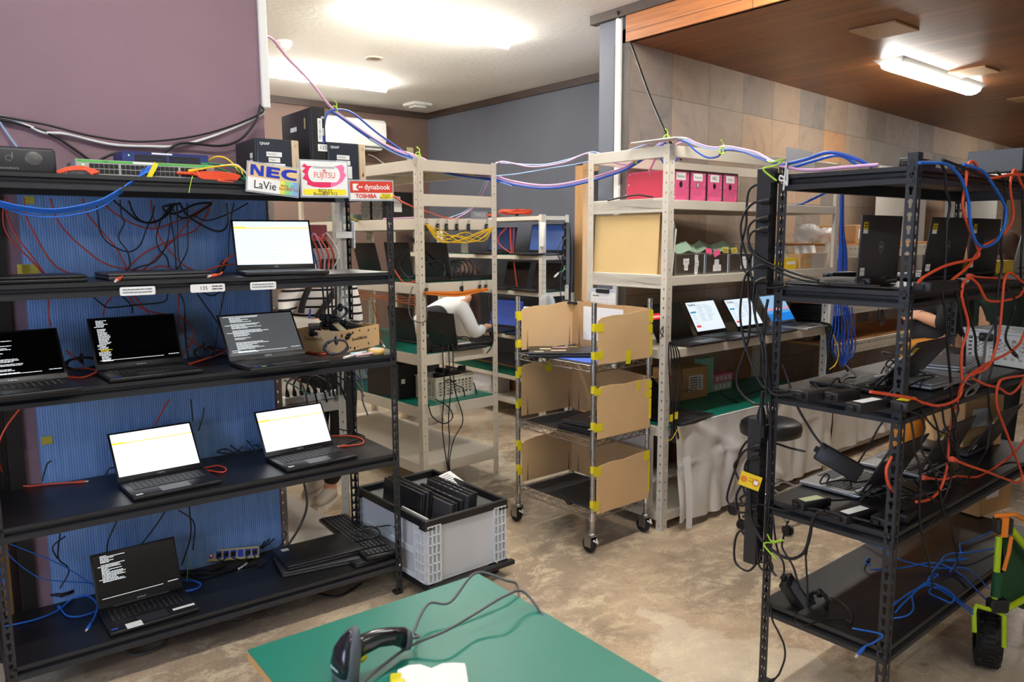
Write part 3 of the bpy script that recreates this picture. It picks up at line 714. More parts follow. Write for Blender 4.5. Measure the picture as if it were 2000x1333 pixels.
lapL('black laptop with a bright white screen, right one on the fourth shelf', 653, 868, .656, .318, 3, 785, scr=setup(3, SCRW, .78), brand='FUJITSU', d=.215, sticker=((-.145, -.2, .024, .014, PAP),))
lapL('black laptop with a console screen and paper note, bottom shelf', 358, 1148, .169, .312, 1.5, 1048, scr=console(15, None, .62, .02, .3), brand='dynabook', d=.215, sticker=((-.148, -.198, .022, .012, INTEL), (-.1, -.222, .055, .045, PAP), (.07, -.18, .08, .018, PAP)))
# closed machines
def onL(px, py, z, ang=0): q = FL.loc(az(px, py, z)); return FL.M @ Mx.Translation((q.x, q.y, z)) @ Mx.Rotation(radians(ang), 4, 'Z')
def atL(u, v, z, ang=0): return FL.M @ Mx.Translation((u, v, z)) @ Mx.Rotation(radians(ang), 4, 'Z')
u = FL.loc(FL.av(165, 545, .12)).x; closed('closed black laptop lying at the left end of the second shelf', atL(u-.17, .17, 1.455, 0), .34, .24, .024, group='closed laptops')
u = FL.loc(FL.av(306, 540, .14)).x; closed('closed dark grey laptop lying on the second shelf above the 135 label', atL(u, .2, 1.455, 2), .35, .24, .024, LAPD, group='closed laptops')
q = FL.loc(az(622, 1085, .19)); closed('closed dark laptop under another one on the bottom shelf', atL(q.x-.01, q.y+.0, .169, -9), .34, .235, .022, LAPD, group='closed laptops')
closed('closed black laptop with white sticker on the bottom shelf pile', atL(q.x+.0, q.y+.015, .192, -3), .34, .235, .024, LAP, group='closed laptops', logo=('NEC', .014, -.03, .06), sticker=([(-.14, -.108, .05, .08)], [PAP]))
q = FL.loc(az(735, 1075, .19)); closed('closed black laptop beneath the keyboard on the bottom shelf', atL(q.x-.04, q.y+.07, .169, 3), .22, .30, .02, LAP, group='closed laptops')
# keyboard
a = az(650, 1012, .2); c = az(747, 1086, .2); d_ = c-a; ang = math.degrees(math.atan2(d_.y, d_.x))
t = thing('keyboard', 'black full size keyboard with its cord coiled on top', 'keyboard', Mx.Translation((a+c)/2-V((0, 0, .008))) @ Mx.Rotation(radians(ang), 4, 'Z') @ Mx.Rotation(radians(-2), 4, 'X'))
KL = d_.length; b = MB(); b.box(-KL/2, KL/2, -.075, .075, 0, .016, 0, .005, 2); b.build('body', PLB, t)
b = MB(); kk = KL*.97/22
for j in range(6):
    for i in range(22):
        if i in (15, 19) and (j in (5,)) or (i in (15, 19)): continue
        x = -KL*.485+i*kk; y = -.064+j*.021; b.box(x+.001, x+kk-.001, y, y+.017, .016, .022); b.rect(x+.004, x+.009, y+.008, y+.012, .0222, 1)
b.build('keycaps', [KEY, KEYL], t)
cable('black keyboard cord coiled on the keyboard with a white twist tie', CABK, [(V(p)+V((0, 0, .03+.004*i))) for i, p in enumerate(pz(.19, [(700, 1040), (735, 1045), (742, 1062), (715, 1070), (695, 1062), (712, 1048), (740, 1058), (735, 1072), (705, 1073), (688, 1068), (760, 1055), (775, 1072)]))]+[FL.p(1.475, -.008, .19), FL.p(1.478, -.01, .165)], .0028, ends=[(1, .03, .006, CABK, PAP)])
# ------------------------------------------------------------------ top of rack L
tp = 1.816
t = thing('speaker', 'black bar speaker with two round drivers at the top left', 'speaker', atL(FL.loc(FL.av(112, 338, .1)).x-.165, .16, tp, 0))
MB().box(-.165, .165, -.06, .06, 0, .088, 0, .012, 3).build('body', PLD, t)
for x in (-.09, .1): MB().lathe([(0, .004), (.018, .003), (.026, 0), (.027, -.003)], 20, c=(0, 0, 0)).build('driver', mat('driver_grey', (90, 88, 86), .35), t).matrix_basis = Mx.Translation((x, -.06, .05)) @ Mx.Rotation(pi/2, 4, 'X')
b = MB(); b.T = LM((0, -.0605, 0), (1, 0, 0), (0, 0, 1)); b.text('soundcore', .012, .03, .018, 0, 0, bold=.01)
pts = [(.03+.009*cos(a_*.4), .05+.009*sin(a_*.4)) for a_ in range(0, 15)]
for p in pts: b.rect(p[0]-.001, p[0]+.001, p[1]-.001, p[1]+.001)
b.rect(.039, .041, .05, .068); b.build('logo', mat('logo_grey', (140, 140, 140), .5), t)
def switch(label, x0, x1, v, z, D, h, m, strip_m, cols, text):
    t = thing('network_switch', label, 'network switch', atL((x0+x1)/2, v, z), 'network switches'); w = x1-x0
    MB().box(-w/2, w/2, 0, D, 0, h, 0, .002).build('case', m, t)
    b = MB(); b.T = LM((0, -.0008, 0), (1, 0, 0), (0, 0, 1)); b.rect(-w/2+.004, w/2-.004, h*.82, h*.97, 0, 0); b.text(text, h*.1, -w/2+.09, h*.895, .0005, 1)
    b.rect(-.05, .02, h*.83, h*.96, .0004, 2); b.build('front_strip', [strip_m, TXT, PAP], t)
    n = 0; x = -w/2+.04; pb = MB(); pw = (w-.06)/(cols+cols//6*.5)
    for i in range(cols):
        for j in (0, 1): pb.box(x+.0008, x+pw-.0008, -.0014, 0, h*(.12+.34*j), h*(.40+.34*j), 0)
        x += pw+(pw*.45 if i % 6 == 5 else 0)
    pb.build('ports', RUB, t); b = MB(); b.T = LM((0, -.0016, 0), (1, 0, 0), (0, 0, 1)); b.rect(-w/2+.02, -w/2+.024, h*.6, h*.7, 0); b.build('led', LEDG, t); return t
xa = FL.loc(FL.av(149, 340, .03)).x; xb = FL.loc(FL.av(420, 345, .03)).x
switch('grey 48 port network switch with a green stripe, patch cords in it', xa, xb, .03, tp, .2, .052, mat('switch_grey', (168, 168, 166), .45), mat('stripe_green', (86, 176, 76), .5), 24, 'x series')
xa = FL.loc(FL.av(234, 325, .16)).x; xb = FL.loc(FL.av(400, 325, .16)).x
switch('dark blue network switch lying on the grey one', xa, xb, .11, tp+.053, .16, .042, mat('switch_blue', (36, 50, 116), .45), mat('stripe_navy', (28, 40, 100), .5), 12, 'NETGEAR')
def nas(label, px0, px1, pytop, v, front, name, num):
    a = FL.loc(FL.av(px0, pytop, v)); c = FL.loc(FL.av(px1, pytop, v)); w = c.x-a.x; h = a.z-tp
    t = thing('network_storage', label, 'network storage', atL((a.x+c.x)/2, v, tp), 'network storage boxes')
    MB().box(-w/2, w/2, .012, .25, 0, h, 0, .004).build('case', PLD, t)
    MB().box(-w/2+.004, w/2-.032, 0, .012, .004, h-.003, 0, .003).build('front_cover', mat('smoked_cover', (52, 56, 66), .15), t)
    b = MB(); b.box(w/2-.03, w/2-.001, -.002, .012, .002, h-.002, 0, .003); s_ = b.build('side_strip', mat('champagne', (214, 190, 156), .45), t)
    b = MB(); b.T = LM((w/2-.015, -.0026, 0), (1, 0, 0), (0, 0, 1)); b.rect(-.006, .006, h-.03, h-.018, 0, 1, .004)
    for k in range(6): b.rect(-.0015, .0015, h*.6-k*.011, h*.6-k*.011+.004, 0, 0)
    b.rect(-.003, .003, .04, .055, 0, 2); b.build('indicators', [TXG, mat('champagne2', (190, 166, 130), .4), mat('usb_red', (110, 40, 36), .4)], s_)
    b = MB(); b.T = LM((-.016, -.0006, 0), (1, 0, 0), (0, 0, 1)); b.text('QNAP', .014, -w/2+.05, h-.022, 0, 1, bold=.03); z = h-.052
    for tx, hh, ww in front: b.rect(-ww/2, ww/2, z-hh, z, 0, 0); n = len(tx); [b.text(q_, .0125, -ww/2+.004, z-hh*(k+.5)/n, .0006, 2, 'LEFT') for k, q_ in enumerate(tx)]; z -= hh+.004
    b.build('label', [PAP, mat('qnap_grey', (210, 210, 214), .5), TXG], t)
    b = MB(); b.T = LM((-w/2-.0006, .06, 0), (0, -1, 0), (0, 0, 1)); [b.rect(-.012, .018, z0, z1) for z0, z1 in ((h-.075, h-.055), (h-.1, h-.08), (h-.16, h-.105))]; b.build('side_label', PAP, t); return t
nas('black network storage box with NAS24 labels behind the NEC sign', 499, 583, 268, .09, (([('NAS24')], .018, .062), (['Main'], .018, .046), (['富士通', 'NEC', 'Dynabook'], .05, .086), (['172.16.xx.24'], .015, .096)), 'a', 24)
nas('black network storage box with NAS25 labels behind the dynabook sign', 638, 713, 276, .08, ((['NAS25'], .018, .056), (['Back up'], .018, .062), (['富士通', 'NEC', 'Dynabook'], .05, .076), (['172.16.xx.25'], .015, .09)), 'b', 25)
# desktop tower
a = FL.loc(FL.av(604, 209, .1)); c = FL.loc(FL.av(632, 209, .1)); w = c.x-a.x; h = a.z-tp
t = thing('desktop_computer', 'tall black desktop computer labelled 135 between the two storage boxes', 'desktop computer', atL((a.x+c.x)/2, .1, tp))
MB().box(-w/2, w/2, .004, .31, 0, h, 0, .003).build('case', PLD, t)
MB().box(-w/2, w/2, -.012, .004, 0, h, 0, .003).build('front_panel', PLB, t)
b = MB(); b.T = LM((0, -.0126, 0), (1, 0, 0), (0, 0, 1))
for i in range(5):
    for j in range(int(h/.011)-1):
        if i < 3 or j < h*.42/.011: x = -w/2+.006+i*(w-.01)/6+(j % 2)*.004; b.add([(x, .008+j*.011, 0), (x+.009, .005+j*.011, 0), (x+.009, .011+j*.011, 0), (x, .014+j*.011, 0)], [(0, 1, 2, 3)])
b.build('grille', mat('grille_black', (8, 8, 9), .5), t)
b = MB(); b.T = LM((w*.26, -.0128, 0), (1, 0, 0), (0, 0, 1)); b.rect(-.022, .024, h*.44, h*.48, 0, 0); b.rect(-.02, .0, h*.56, h*.86, 0, 1)
b.T = b.T @ Mx.Translation((-.01, h*.71, .0006)) @ Mx.Rotation(pi/2, 4, 'Z'); b.text('192.168.11.135', .0125, 0, 0, 0, 2); b.T = LM((w*.26, -.0128, 0), (1, 0, 0), (0, 0, 1)); b.rect(-.022, .024, h*.44, h*.53, .0003, 1); b.text('135', .022, .001, h*.485, .0006, 2); b.build('label', [PLD, PAP, TXT], t)
b = MB(); b.T = LM((w*.38, -.0128, 0), (1, 0, 0), (0, 0, 1)); [b.rect(-.008, .0, z0, z0+.018, 0, i_ > 1) for i_, z0 in enumerate((h*.68, h*.63, h*.585, h*.545))]; b.rect(-.012, .004, h*.86, h*.89, 0, 0, .006); b.build('usb_ports', [mat('usb_white', (190, 190, 190), .4), BLUE], t)
b = MB(); b.T = LM((-w/2-.0006, .09, 0), (0, -1, 0), (0, 0, 1)); b.rect(-.12, -.05, h*.74, h*.8); b.rect(.03, .045, h*.74, h*.88, 0, 1); b.build('side_label', [PAP, mat('tag_olive', (180, 170, 120), .5)], t)
# ------------------------------------------------------------------ brand signs hung on the front of the top shelf
def sign(label, px, v, draw, mats, group='brand signs on the top shelf'):
    P = [FL.av(x, y, v) for x, y in px]                # TL TR BR BL
    w = ((P[1]-P[0]).length+(P[2]-P[3]).length)/2; h = ((P[3]-P[0]).length+(P[2]-P[1]).length)/2
    M = LM(P[3], P[2]-P[3], P[0]-P[3]); t = thing('sign', label, 'sign', M, group)
    b = MB(); b.box(-.006, w+.006, -.006, h+.006, -.003, -.001, 0); b.build('sleeve', mat('acrylic_sleeve', (206, 214, 220), .1, alpha=.5), t)
    b = MB(); draw(b, w, h); b.build('card', mats, t); return t
def d_nec(b, w, h):
    b.box(0, w, 0, h, -.001, 0, 1); b.rect(0, w, h*.5, h, .0004, 0)
    G = lambda x0, x1, y0, y1, mi=2: b.rect(w*x0, w*x1, h*y0, h*y1, .0012, mi)
    def P(pts, mi=2): 
        tri = tessellate_polygon([[V((p[0]*w, p[1]*h, 0)) for p in pts]]); b.add([(p[0]*w, p[1]*h, .0012) for p in pts], [tuple(t_)[::-1] for t_ in tri], mi)
    P([(.04, .56), (.04, .95), (.13, .95), (.235, .7), (.235, .95), (.3, .95), (.3, .56), (.21, .56), (.105, .81), (.105, .56)])
    P([(.35, .56), (.35, .95), (.62, .95), (.62, .86), (.45, .86), (.45, .8), (.6, .8), (.6, .71), (.45, .71), (.45, .65), (.62, .65), (.62, .56)])
    o = [(.965, .95), (.82, .95), (.72, .92), (.66, .84), (.645, .755), (.66, .67), (.72, .59), (.82, .56), (.965, .56), (.965, .65), (.83, .65), (.765, .69), (.75, .755), (.765, .82), (.83, .86), (.965, .86)]
    P(o)
    b.text('LaVie', h*.42, w*.34, h*.235, .001, 3, sx=.92)
    for k in range(8):
        b.rect(w*(.64+.045*k), w*(.685+.045*k), 0, h*.5, .0005, 4+min(3, k//2))
    b.text('BIOS   F2', h*.13, w*.79, h*.31, .0012, 8); b.text('Boot選択 F12', h*.13, w*.81, h*.2, .0012, 8)
sign('NEC LaVie sign, blue letters on tan, tilted', [(490, 317), (586, 333), (582, 384), (483, 371)], -.03, d_nec, [mat('card_tan', (226, 196, 140), .5), PAP, mat('nec_blue', (20, 48, 176), .5), TXT, mat('rb_yellow', (232, 226, 90), .5), mat('rb_green', (150, 216, 130), .5), mat('rb_aqua', (130, 204, 190), .5), mat('rb_blue', (130, 176, 226), .5), mat('sign_red', (224, 60, 44), .5)])
def d_fuj(b, w, h):
    b.box(0, w, 0, h, -.001, 0, 0)
    def P(pts, z, mi): 
        tri = tessellate_polygon([[V((p[0]*w, p[1]*h, 0)) for p in pts]]); b.add([(p[0]*w, p[1]*h, z) for p in pts], [tuple(t_)[::-1] for t_ in tri], mi)
    P([(.08, .92), (.02, .84), (.1, .8), (.03, .7), (.09, .62), (.03, .5), (.13, .42), (.12, .33), (.25, .27), (.4, .25), (.62, .26), (.64, .42), (.24, .86), (.15, .86)], .0006, 1)
    P([(.62, .26), (.76, .32), (.88, .42), (.93, .52), (.98, .62), (.93, .72), (.95, .84), (.9, .93), (.7, .86), (.7, .6), (.62, .42)], .0006, 2)
    q = []
    for cx, a0 in ((.72, -90), (.27, 90)):
        for k in range(9): a = radians(a0+180*k/8); q.append((cx+.12*cos(a), .63+.225*sin(a)))
    P(q[::-1] if 0 else q, .001, 0); b.rect(w*.26, w*.73, h*.8, h*.9, .001, 0)
    b.text('FUJITSU', h*.24, w*.5, h*.6, .0016, 3, sx=.82)
    for cx in (.485, .51): 
        for k in range(12): a = 2*pi*k/12; b.rect(w*cx+h*.03*cos(a)-.001, w*cx+h*.03*cos(a)+.001, h*.735+h*.03*sin(a)-.001, h*.735+h*.03*sin(a)+.001, .0016, 3)
    b.rect(w*.04, w*.96, h*.04, h*.2, .0006, 4, .003); b.text('BIOS F2', h*.13, w*.5, h*.158, .0012, 5); b.text('Boot選択 F12', h*.13, w*.5, h*.065, .0012, 5)
sign('FUJITSU sign with pink brush ring and yellow strip', [(590, 315), (680, 317), (680, 384), (590, 383)], -.014, d_fuj, [PAP, mat('brush_red', (232, 44, 98), .5), mat('brush_pink', (242, 120, 170), .5), mat('fujitsu_red', (224, 84, 60), .5), mat('sign_yellow', (250, 232, 50), .5), TXT])
def d_dyn(b, w, h):
    b.box(0, w, 0, h, -.001, 0, 0); b.rect(0, w, h*.37, h, .0005, 1)
    b.rect(w*.06, w*.19, h*.5, h*.86, .001, 0)
    for cx, r_, mi in ((.19, .13, 1), (.215, .055, 0), (.265, .055, 0)): b.add([(w*cx+h*r_*cos(2*pi*k/14), h*.68+h*r_*sin(2*pi*k/14), .0012+.0003*(mi == 0)) for k in range(14)], [tuple(range(14))], mi)
    b.text('dynabook', h*.4, w*.63, h*.68, .0012, 0, bold=.015); b.text('TOSHIBA', h*.31, w*.36, h*.18, .0012, 2, bold=.03)
    b.rect(w*.7, w*.99, h*.03, h*.33, .0006, 3); b.text('BIOS F2', h*.15, w*.845, h*.25, .0012, 4); b.text('Boot選択 F12', h*.15, w*.845, h*.11, .0012, 4)
sign('red dynabook and TOSHIBA sign at the rack corner', [(684, 354), (767, 355), (767, 390), (685, 390)], -.014, d_dyn, [PAP, mat('dyna_red', (214, 62, 46), .5), mat('toshiba_red', (224, 60, 44), .5), mat('sign_yellow', (250, 232, 50), .5), TXT])
# ------------------------------------------------------------------ cables behind and on rack L
def jit(pts, a, seed): r = random.Random(seed); return [V(p)+V((0, r.uniform(-a, a), 0)) for p in pts]
GO = 'orange network cords behind the black rack'; GK = 'black cords behind the black rack'  # orange cords take a darker red tone that paints in the rack's shade
ORU = [([(14, 387), (6, 417), (11, 451), (31, 479), (57, 505), (86, 536)], 'orange network cord bowing left over the purple strip, outermost'),
 ([(9, 390), (17, 428), (37, 468), (63, 502), (88, 536)], 'orange network cord just inside the outermost one at the left edge'),
 ([(47, 387), (51, 422), (71, 465), (97, 508), (123, 529), (165, 541)], 'orange network cord curving down to the orange plug at the left'),
 ([(98, 388), (111, 428), (137, 462), (171, 491), (205, 515), (245, 526), (285, 529)], 'orange network cord sweeping from upper left to the closed laptop'),
 ([(161, 388), (171, 419), (197, 451), (222, 479), (239, 508), (247, 527)], 'orange network cord falling steeply to the middle of the second shelf'),
 ([(197, 394), (228, 419), (262, 438), (299, 447), (331, 438), (371, 422), (399, 405), (416, 392)], 'orange network cord sagging like a smile under the top shelf'),
 ([(295, 391), (298, 417), (311, 462), (334, 494), (359, 519), (379, 528)], 'orange network cord dropping from centre top to the right'),
 ([(248, 525), (279, 496), (319, 476), (342, 465), (365, 437), (399, 408), (413, 394)], 'orange network cord rising from mid shelf to upper right'),
 ([(279, 528), (314, 496), (342, 466), (379, 451), (402, 422), (408, 400)], 'orange network cord rising below the other diagonal one'),
 ([(285, 531), (308, 521), (328, 522), (340, 531)], 'short orange network cord arching above the closed laptop')]
for i, (p, lb) in enumerate(ORU): cable(lb, CARD, jit(pv(FL, .43-.008*(i % 4), p), .006, i), .0032, group=GO)
KU = [([(187, 391), (191, 422), (197, 456), (217, 479), (251, 492), (274, 479), (285, 448), (296, 425), (302, 402)], 'black cord making a wide U on the blue sheet'),
 ([(234, 391), (237, 422), (242, 436), (232, 465), (248, 491), (254, 519), (245, 531)], 'kinked thin black cord at the left of the tangle'),
 ([(222, 391), (251, 417), (271, 431), (299, 435), (328, 419), (342, 397)], 'thick black cord sagging high under the top shelf'),
 ([(251, 392), (265, 422), (285, 435), (314, 428), (336, 400)], 'second black cord sagging high under the top shelf'),
 ([(346, 397), (346, 436), (348, 494), (355, 531)], 'black cord hanging straight down in the tangle'),
 ([(331, 397), (334, 431), (339, 465), (345, 531)], 'black cord hanging just left of the straight one'),
 ([(314, 431), (305, 465), (311, 488), (325, 502), (331, 522)], 'black cord with a soft S bend in the tangle'),
 ([(331, 437), (325, 479), (302, 511), (271, 522), (251, 533)], 'black cord curling down to the left of the shelf'),
 ([(366, 397), (366, 451), (366, 488), (356, 511), (342, 531)], 'black cord bending left at its lower end'),
 ([(351, 399), (368, 422), (399, 442), (422, 452), (439, 448), (446, 431), (443, 397)], 'black cord looping low left of the pale screen'),
 ([(379, 422), (405, 431), (445, 418), (485, 397)], 'black cord running off to the upper right'),
 ([(457, 397), (450, 437), (447, 479), (446, 508)], 'black cord dropping to the black plug beside the pale screen'),
 ([(330, 400), (352, 425), (378, 421), (399, 408), (412, 397), (380, 400), (340, 418), (318, 405), (352, 397)], 'knotted black cord bundle hanging under the top shelf')]
for i, (p, lb) in enumerate(KU): cable(lb, CABK, jit(pv(FL, .40-.01*(i % 5), p), .006, 50+i), .0028 if i not in (2, 3, 9, 12) else .0042, group=GK)
brick('black plug adapter on the second shelf left of the pale screen', FL.M @ Mx.Translation(FL.loc(FL.av(437, 522, .36))+V((0, 0, -.01))) @ Mx.Rotation(radians(-60), 4, 'Y'), .07, .03, .022)
cable('orange network cord reaching behind the pale screen', CAOR, pv(FL, .34, [(398, 530), (433, 519), (476, 515)]), .0034)
cable('orange network cord rising from the black plug', CAOR, pv(FL, .33, [(441, 510), (456, 498), (478, 494)]), .0034, ends=[(0, .03, .006, CAOR, None)])
cable('loose orange plug end between the closed laptops', CAOR, [FL.p(.475, .14, 1.475), FL.p(.455, .08, 1.468), FL.p(.435, .035, 1.462)], .0036, ends=[(1, .04, .007, CAOR, mat('clear_plug', (226, 206, 196), .3))])
cable('orange plug end at the right end of the closed dark grey laptop', CAOR, [FL.p(.82, .14, 1.47), FL.p(.79, .07, 1.466), FL.p(.765, .05, 1.463)], .0036, ends=[(1, .03, .007, CAOR, mat('clear_plug', (226, 206, 196), .3))])
B3 = [([(95, 585), (94, 613), (99, 639)], CARD, 'orange cord dropping behind the leftmost laptop'), ([(219, 579), (205, 597), (201, 618)], CARD, 'orange cord curving behind the dark console laptop, left'),
 ([(249, 578), (267, 597), (298, 610), (330, 615)], CARD, 'orange cord passing above the dark console laptop'), ([(263, 578), (277, 597), (291, 615)], CARD, 'short orange cord crossing above the dark console laptop'),
 ([(349, 573), (349, 625), (363, 657), (400, 680), (440, 686)], CARD, 'orange cord falling right of the dark console laptop'), ([(350, 618), (372, 636), (377, 660), (358, 695)], CARD, 'orange cord bulging right of the dark console laptop'),
 ([(129, 685), (149, 701), (165, 713)], CARD, 'short orange cord between the two left console laptops'),
 ([(181, 580), (205, 599), (223, 601), (267, 596), (319, 590), (328, 573)], CABK, 'thick black cord like a flat U under the second shelf'), ([(237, 577), (256, 597), (259, 612)], CABK, 'short black cord bent above the dark console laptop'),
 ([(351, 573), (360, 597), (363, 660), (368, 705)], CABK, 'black cord hanging right of the dark console laptop'), ([(382, 570), (426, 633), (450, 668)], CABK, 'black cord slanting down to the grey console laptop'),
 ([(438, 568), (426, 633), (419, 694)], CABK, 'black cord slanting left towards the cord coil'), ([(393, 570), (414, 578), (432, 569)], CABK, 'small black cord loop under the second shelf')]
for i, (p, m, lb) in enumerate(B3): cable(lb, m, jit(pv(FL, .42-.012*(i % 4), p), .005, 80+i), .0033 if m is CARD else .003, group=GO if m is CARD else GK)
B4 = [([(331, 780), (316, 804), (303, 832)], CARD, 'orange cord behind the left white screen'), ([(372, 780), (375, 805), (376, 823)], CABK, 'black cord behind the left white screen'), ([(398, 797), (396, 815), (387, 842)], CABK, 'black cord just right of the left white screen'),
 ([(100, 900), (92, 906), (86, 925), (82, 940)], CABK, 'wisp of thin black cord on the blue sheet'), ([(207, 928), (214, 916), (228, 913)], CABK, 'short black cord left of the left white screen'),
 ([(228, 1020), (211, 1056), (209, 1080)], CABK, 'black cord above the bottom console laptop, left'), ([(322, 1001), (299, 1035), (274, 1066)], CABK, 'black cord above the bottom console laptop, right'),
 ([(348, 996), (379, 1022), (377, 1075)], CABK, 'black cord bending towards the power strip'), ([(370, 991), (372, 1046), (355, 1105)], CABK, 'black cord dropping beside the bottom console laptop'),
 ([(117, 1043), (114, 1090), (131, 1107), (134, 1121), (117, 1151)], CABK, 'wavy black cord at the lower left of the sheet'), ([(128, 1048), (108, 1062), (103, 1074), (113, 1093)], CABK, 'black cord with small plug at the lower left'),
 ([(18, 1062), (52, 1076), (101, 1095), (141, 1116), (188, 1149)], CABL, 'thin blue cord slanting over the lower left, upper'), ([(5, 1065), (28, 1095), (70, 1126), (101, 1135), (188, 1140)], CABL, 'thin blue cord slanting over the lower left, lower'),
 ([(2, 1068), (10, 1110), (0, 1150)], CABL, 'thin blue cord at the very left edge'), ([(0, 1110), (12, 1150), (18, 1200)], CABL, 'thin blue cord hanging to the shelf at the left edge')]
for i, (p, m, lb) in enumerate(B4): cable(lb, m, jit(pv(FL, .42-.012*(i % 4), p), .005, 120+i), .0032 if m is CARD else (.0022 if m is CABL else .003), group=GO if m is CARD else (GK if m is CABK else 'thin blue cords at the lower left'))
CP = mat('clear_plug', (226, 206, 196), .3)
def onz(z, pts, dz=None): return [p+V((0, 0, (dz[i] if dz else 0))) for i, p in enumerate(pz(z, pts))]
p_ = pv(FL, .3, [(38, 800), (12, 835), (-3, 870), (-2, 905)])+onz(.661, [(14, 934), (36, 948), (62, 950), (96, 946), (155, 942)])
cable('orange network cord looping at the left end of the fourth shelf', CAOR, p_, .0036, ends=[(1, .03, .0065, CAOR, CP)])
for lb, pts in (('orange network cord end beside the left white screen laptop', [(398, 915), (425, 910), (441, 916), (436, 923), (412, 921)]), ('orange network cord end beside the right white screen laptop', [(648, 852), (690, 853), (709, 860), (705, 868), (672, 872)])):
    cable(lb, CAOR, onz(.662, pts), .0036, ends=[(1, .03, .0065, CAOR, CP)], group='orange cord ends')
cable('thin black cord with white plug lying at the right end of the fourth shelf', CABK, onz(.66, [(662, 875), (690, 862), (712, 855), (700, 848), (660, 838)]), .003)
cable('coil of thin black cord on the fourth shelf between the laptops', CABK, onz(.661, [(420, 895), (450, 892), (490, 888), (506, 878), (480, 874), (460, 890), (440, 884), (425, 892), (470, 896), (500, 890), (470, 868), (462, 858), (450, 880), (485, 895)], [0, .004, .008, .01, .012, .014, .016, .018, .02, .015, .05, .06, .03, .004]), .0026)
def coil(lb, m, c, R, r=.003, n=7, ax=(1, 0, 0), sq=.5, seed=0, group=None, name='cable_coil', cat='cable coil', band=None):
    rd = random.Random(seed); ax = V(ax).normalized(); u = ax.orthogonal().normalized(); w = ax.cross(u); pts = []
    if abs(ax.z) < .5: u = V((0, 0, 1)); w = ax.cross(u).normalized()
    for i in range(n*10+1):
        a = 2*pi*i/10; k = 1+rd.uniform(-.12, .12); pts.append(V(c)+u*(R*sq*k*cos(a))+w*(R*k*sin(a))+ax*rd.uniform(-.4, .4)*R*.3)
    o0 = V(c); t = thing(name, lb, cat, Mx.Translation(o0), group); b = MB(); b.tube(spl([p-o0 for p in pts], 3), r, 5); b.build('cord', m, t)
    b = MB(); q = [V((0, 0, 0))+ax*(R*.2*cos(2*pi*k/8))+u*(R*sq*.9)+u*(R*.3*sin(2*pi*k/8)) for k in range(9)]; b.tube(q, r*1.6, 5); b.build('tie', band or CABK, t); return t
c_ = FL.loc(az(165, 722, 1.12)); coil('black cord coil between the leftmost and the dark console laptop', CABK, FL.p(c_.x, c_.y+.05, 1.135), .055, .0032, 8, FL.Y, .42, 1, 'cord coils on the black rack')
c_ = FL.loc(az(412, 700, 1.12)); coil('black cord coil between the dark and the grey console laptop', CABK, FL.p(c_.x, c_.y+.08, 1.135), .04, .0032, 6, FL.Y, .6, 2, 'cord coils on the black rack')
cable('orange network cord between the left console laptops', CAOR, onz(1.104, [(133, 724), (160, 726), (190, 731), (165, 737), (142, 738)], [0, .012, .012, 0, 0]), .0036, ends=[(1, .03, .0065, CAOR, CP)], group='orange cord ends')
cable('orange network cord between the dark and grey console laptops', CAOR, onz(1.104, [(371, 711), (400, 706), (430, 697), (446, 688), (420, 684), (395, 676)], [0, .008, .012, .02, .03, .04]), .0036, ends=[(0, .03, .0065, CAOR, CP)], group='orange cord ends')
cable('orange network cord in front of the printed cardboard box', CAOR, onz(1.104, [(598, 685), (625, 684), (642, 688), (632, 692), (606, 689)], [.02, .01, .004, 0, 0]), .0036, ends=[(1, .03, .0065, CAOR, CP)], group='orange cord ends')
# blue patch bundle hanging in front
PB = [(287, 330), (268, 349), (230, 377), (186, 399), (114, 413), (57, 410), (0, 398), (-60, 372)]
for i, lb in enumerate(('topmost', 'second', 'third', 'fourth', 'lowest')):
    d = (i-2); pts = [FL.av(x-d*2*(k == 0)*4+ (k == 0)*0, y+d*2.4*(1 if 1 < k < 7 else .3)+(6 if i == 4 and 2 < k < 6 else 0), .03-.012*k+.004*d) for k, (x, y) in enumerate(PB)]
    cable('blue patch cord of the swag hanging from the switches, %s strand' % lb, CABL, pts, .0032, group='blue patch cords in front of the black rack', ends=[(0, .02, .006, CABL, None)])
# orange / yellow / green patch cords at the switch ends
def patch(lb, m, pts, v0, v1, r=.0034, group='patch cords in the network switches', ends=None):
    n = len(pts); cable(lb, m, [FL.av(x, y, v0+(v1-v0)*k/(n-1)) for k, (x, y) in enumerate(pts)], r, group=group, ends=ends)
for i in range(4): patch('orange patch cord at the left end of the grey switch, strand %s' % ('back', 'second', 'third', 'front')[i], CAOR, [(110+i*2, 336+i*1), (135, 327+2*i), (165, 326+2*i), (185-3*i, 334+i)], .03, .022-.004*i, ends=[(1, .02, .006, CAOR, None)])
for i in range(6): patch('orange patch cord at the right end of the grey switch, strand %s' % ('uppermost', 'second', 'third', 'fourth', 'fifth', 'lowest')[i], CAOR, [(352+i*7, 338+i*.6), (395, 336+i*2.5), (440, 338+i*3), (468-2*i, 344+i*2), (455, 350+i*1.2), (425, 348+i)], .028-.003*i, .02-.004*i, ends=[(0, .02, .006, CAOR, None)])
patch('thick yellow patch cord arching right of the blue switch', CAYE, [(402, 318), (420, 307), (438, 308), (455, 320), (468, 338)], .14, .05)
patch('yellow patch cord running low across the grey switch', CAYE, [(378, 333), (420, 326), (455, 323), (470, 330), (474, 340)], .02, .02, ends=[(0, .03, .006, CAYE, None)])
patch('green patch cord right of the grey switch', CAGN, [(382, 320), (420, 320), (455, 326), (470, 336), (480, 350)], .12, .02, ends=[(0, .03, .006, CAGN, None)])
patch('second green patch cord below the first', CAGN, [(398, 321), (430, 330), (465, 345), (478, 352)], .11, .02, ends=[(0, .03, .006, CAGN, None)])
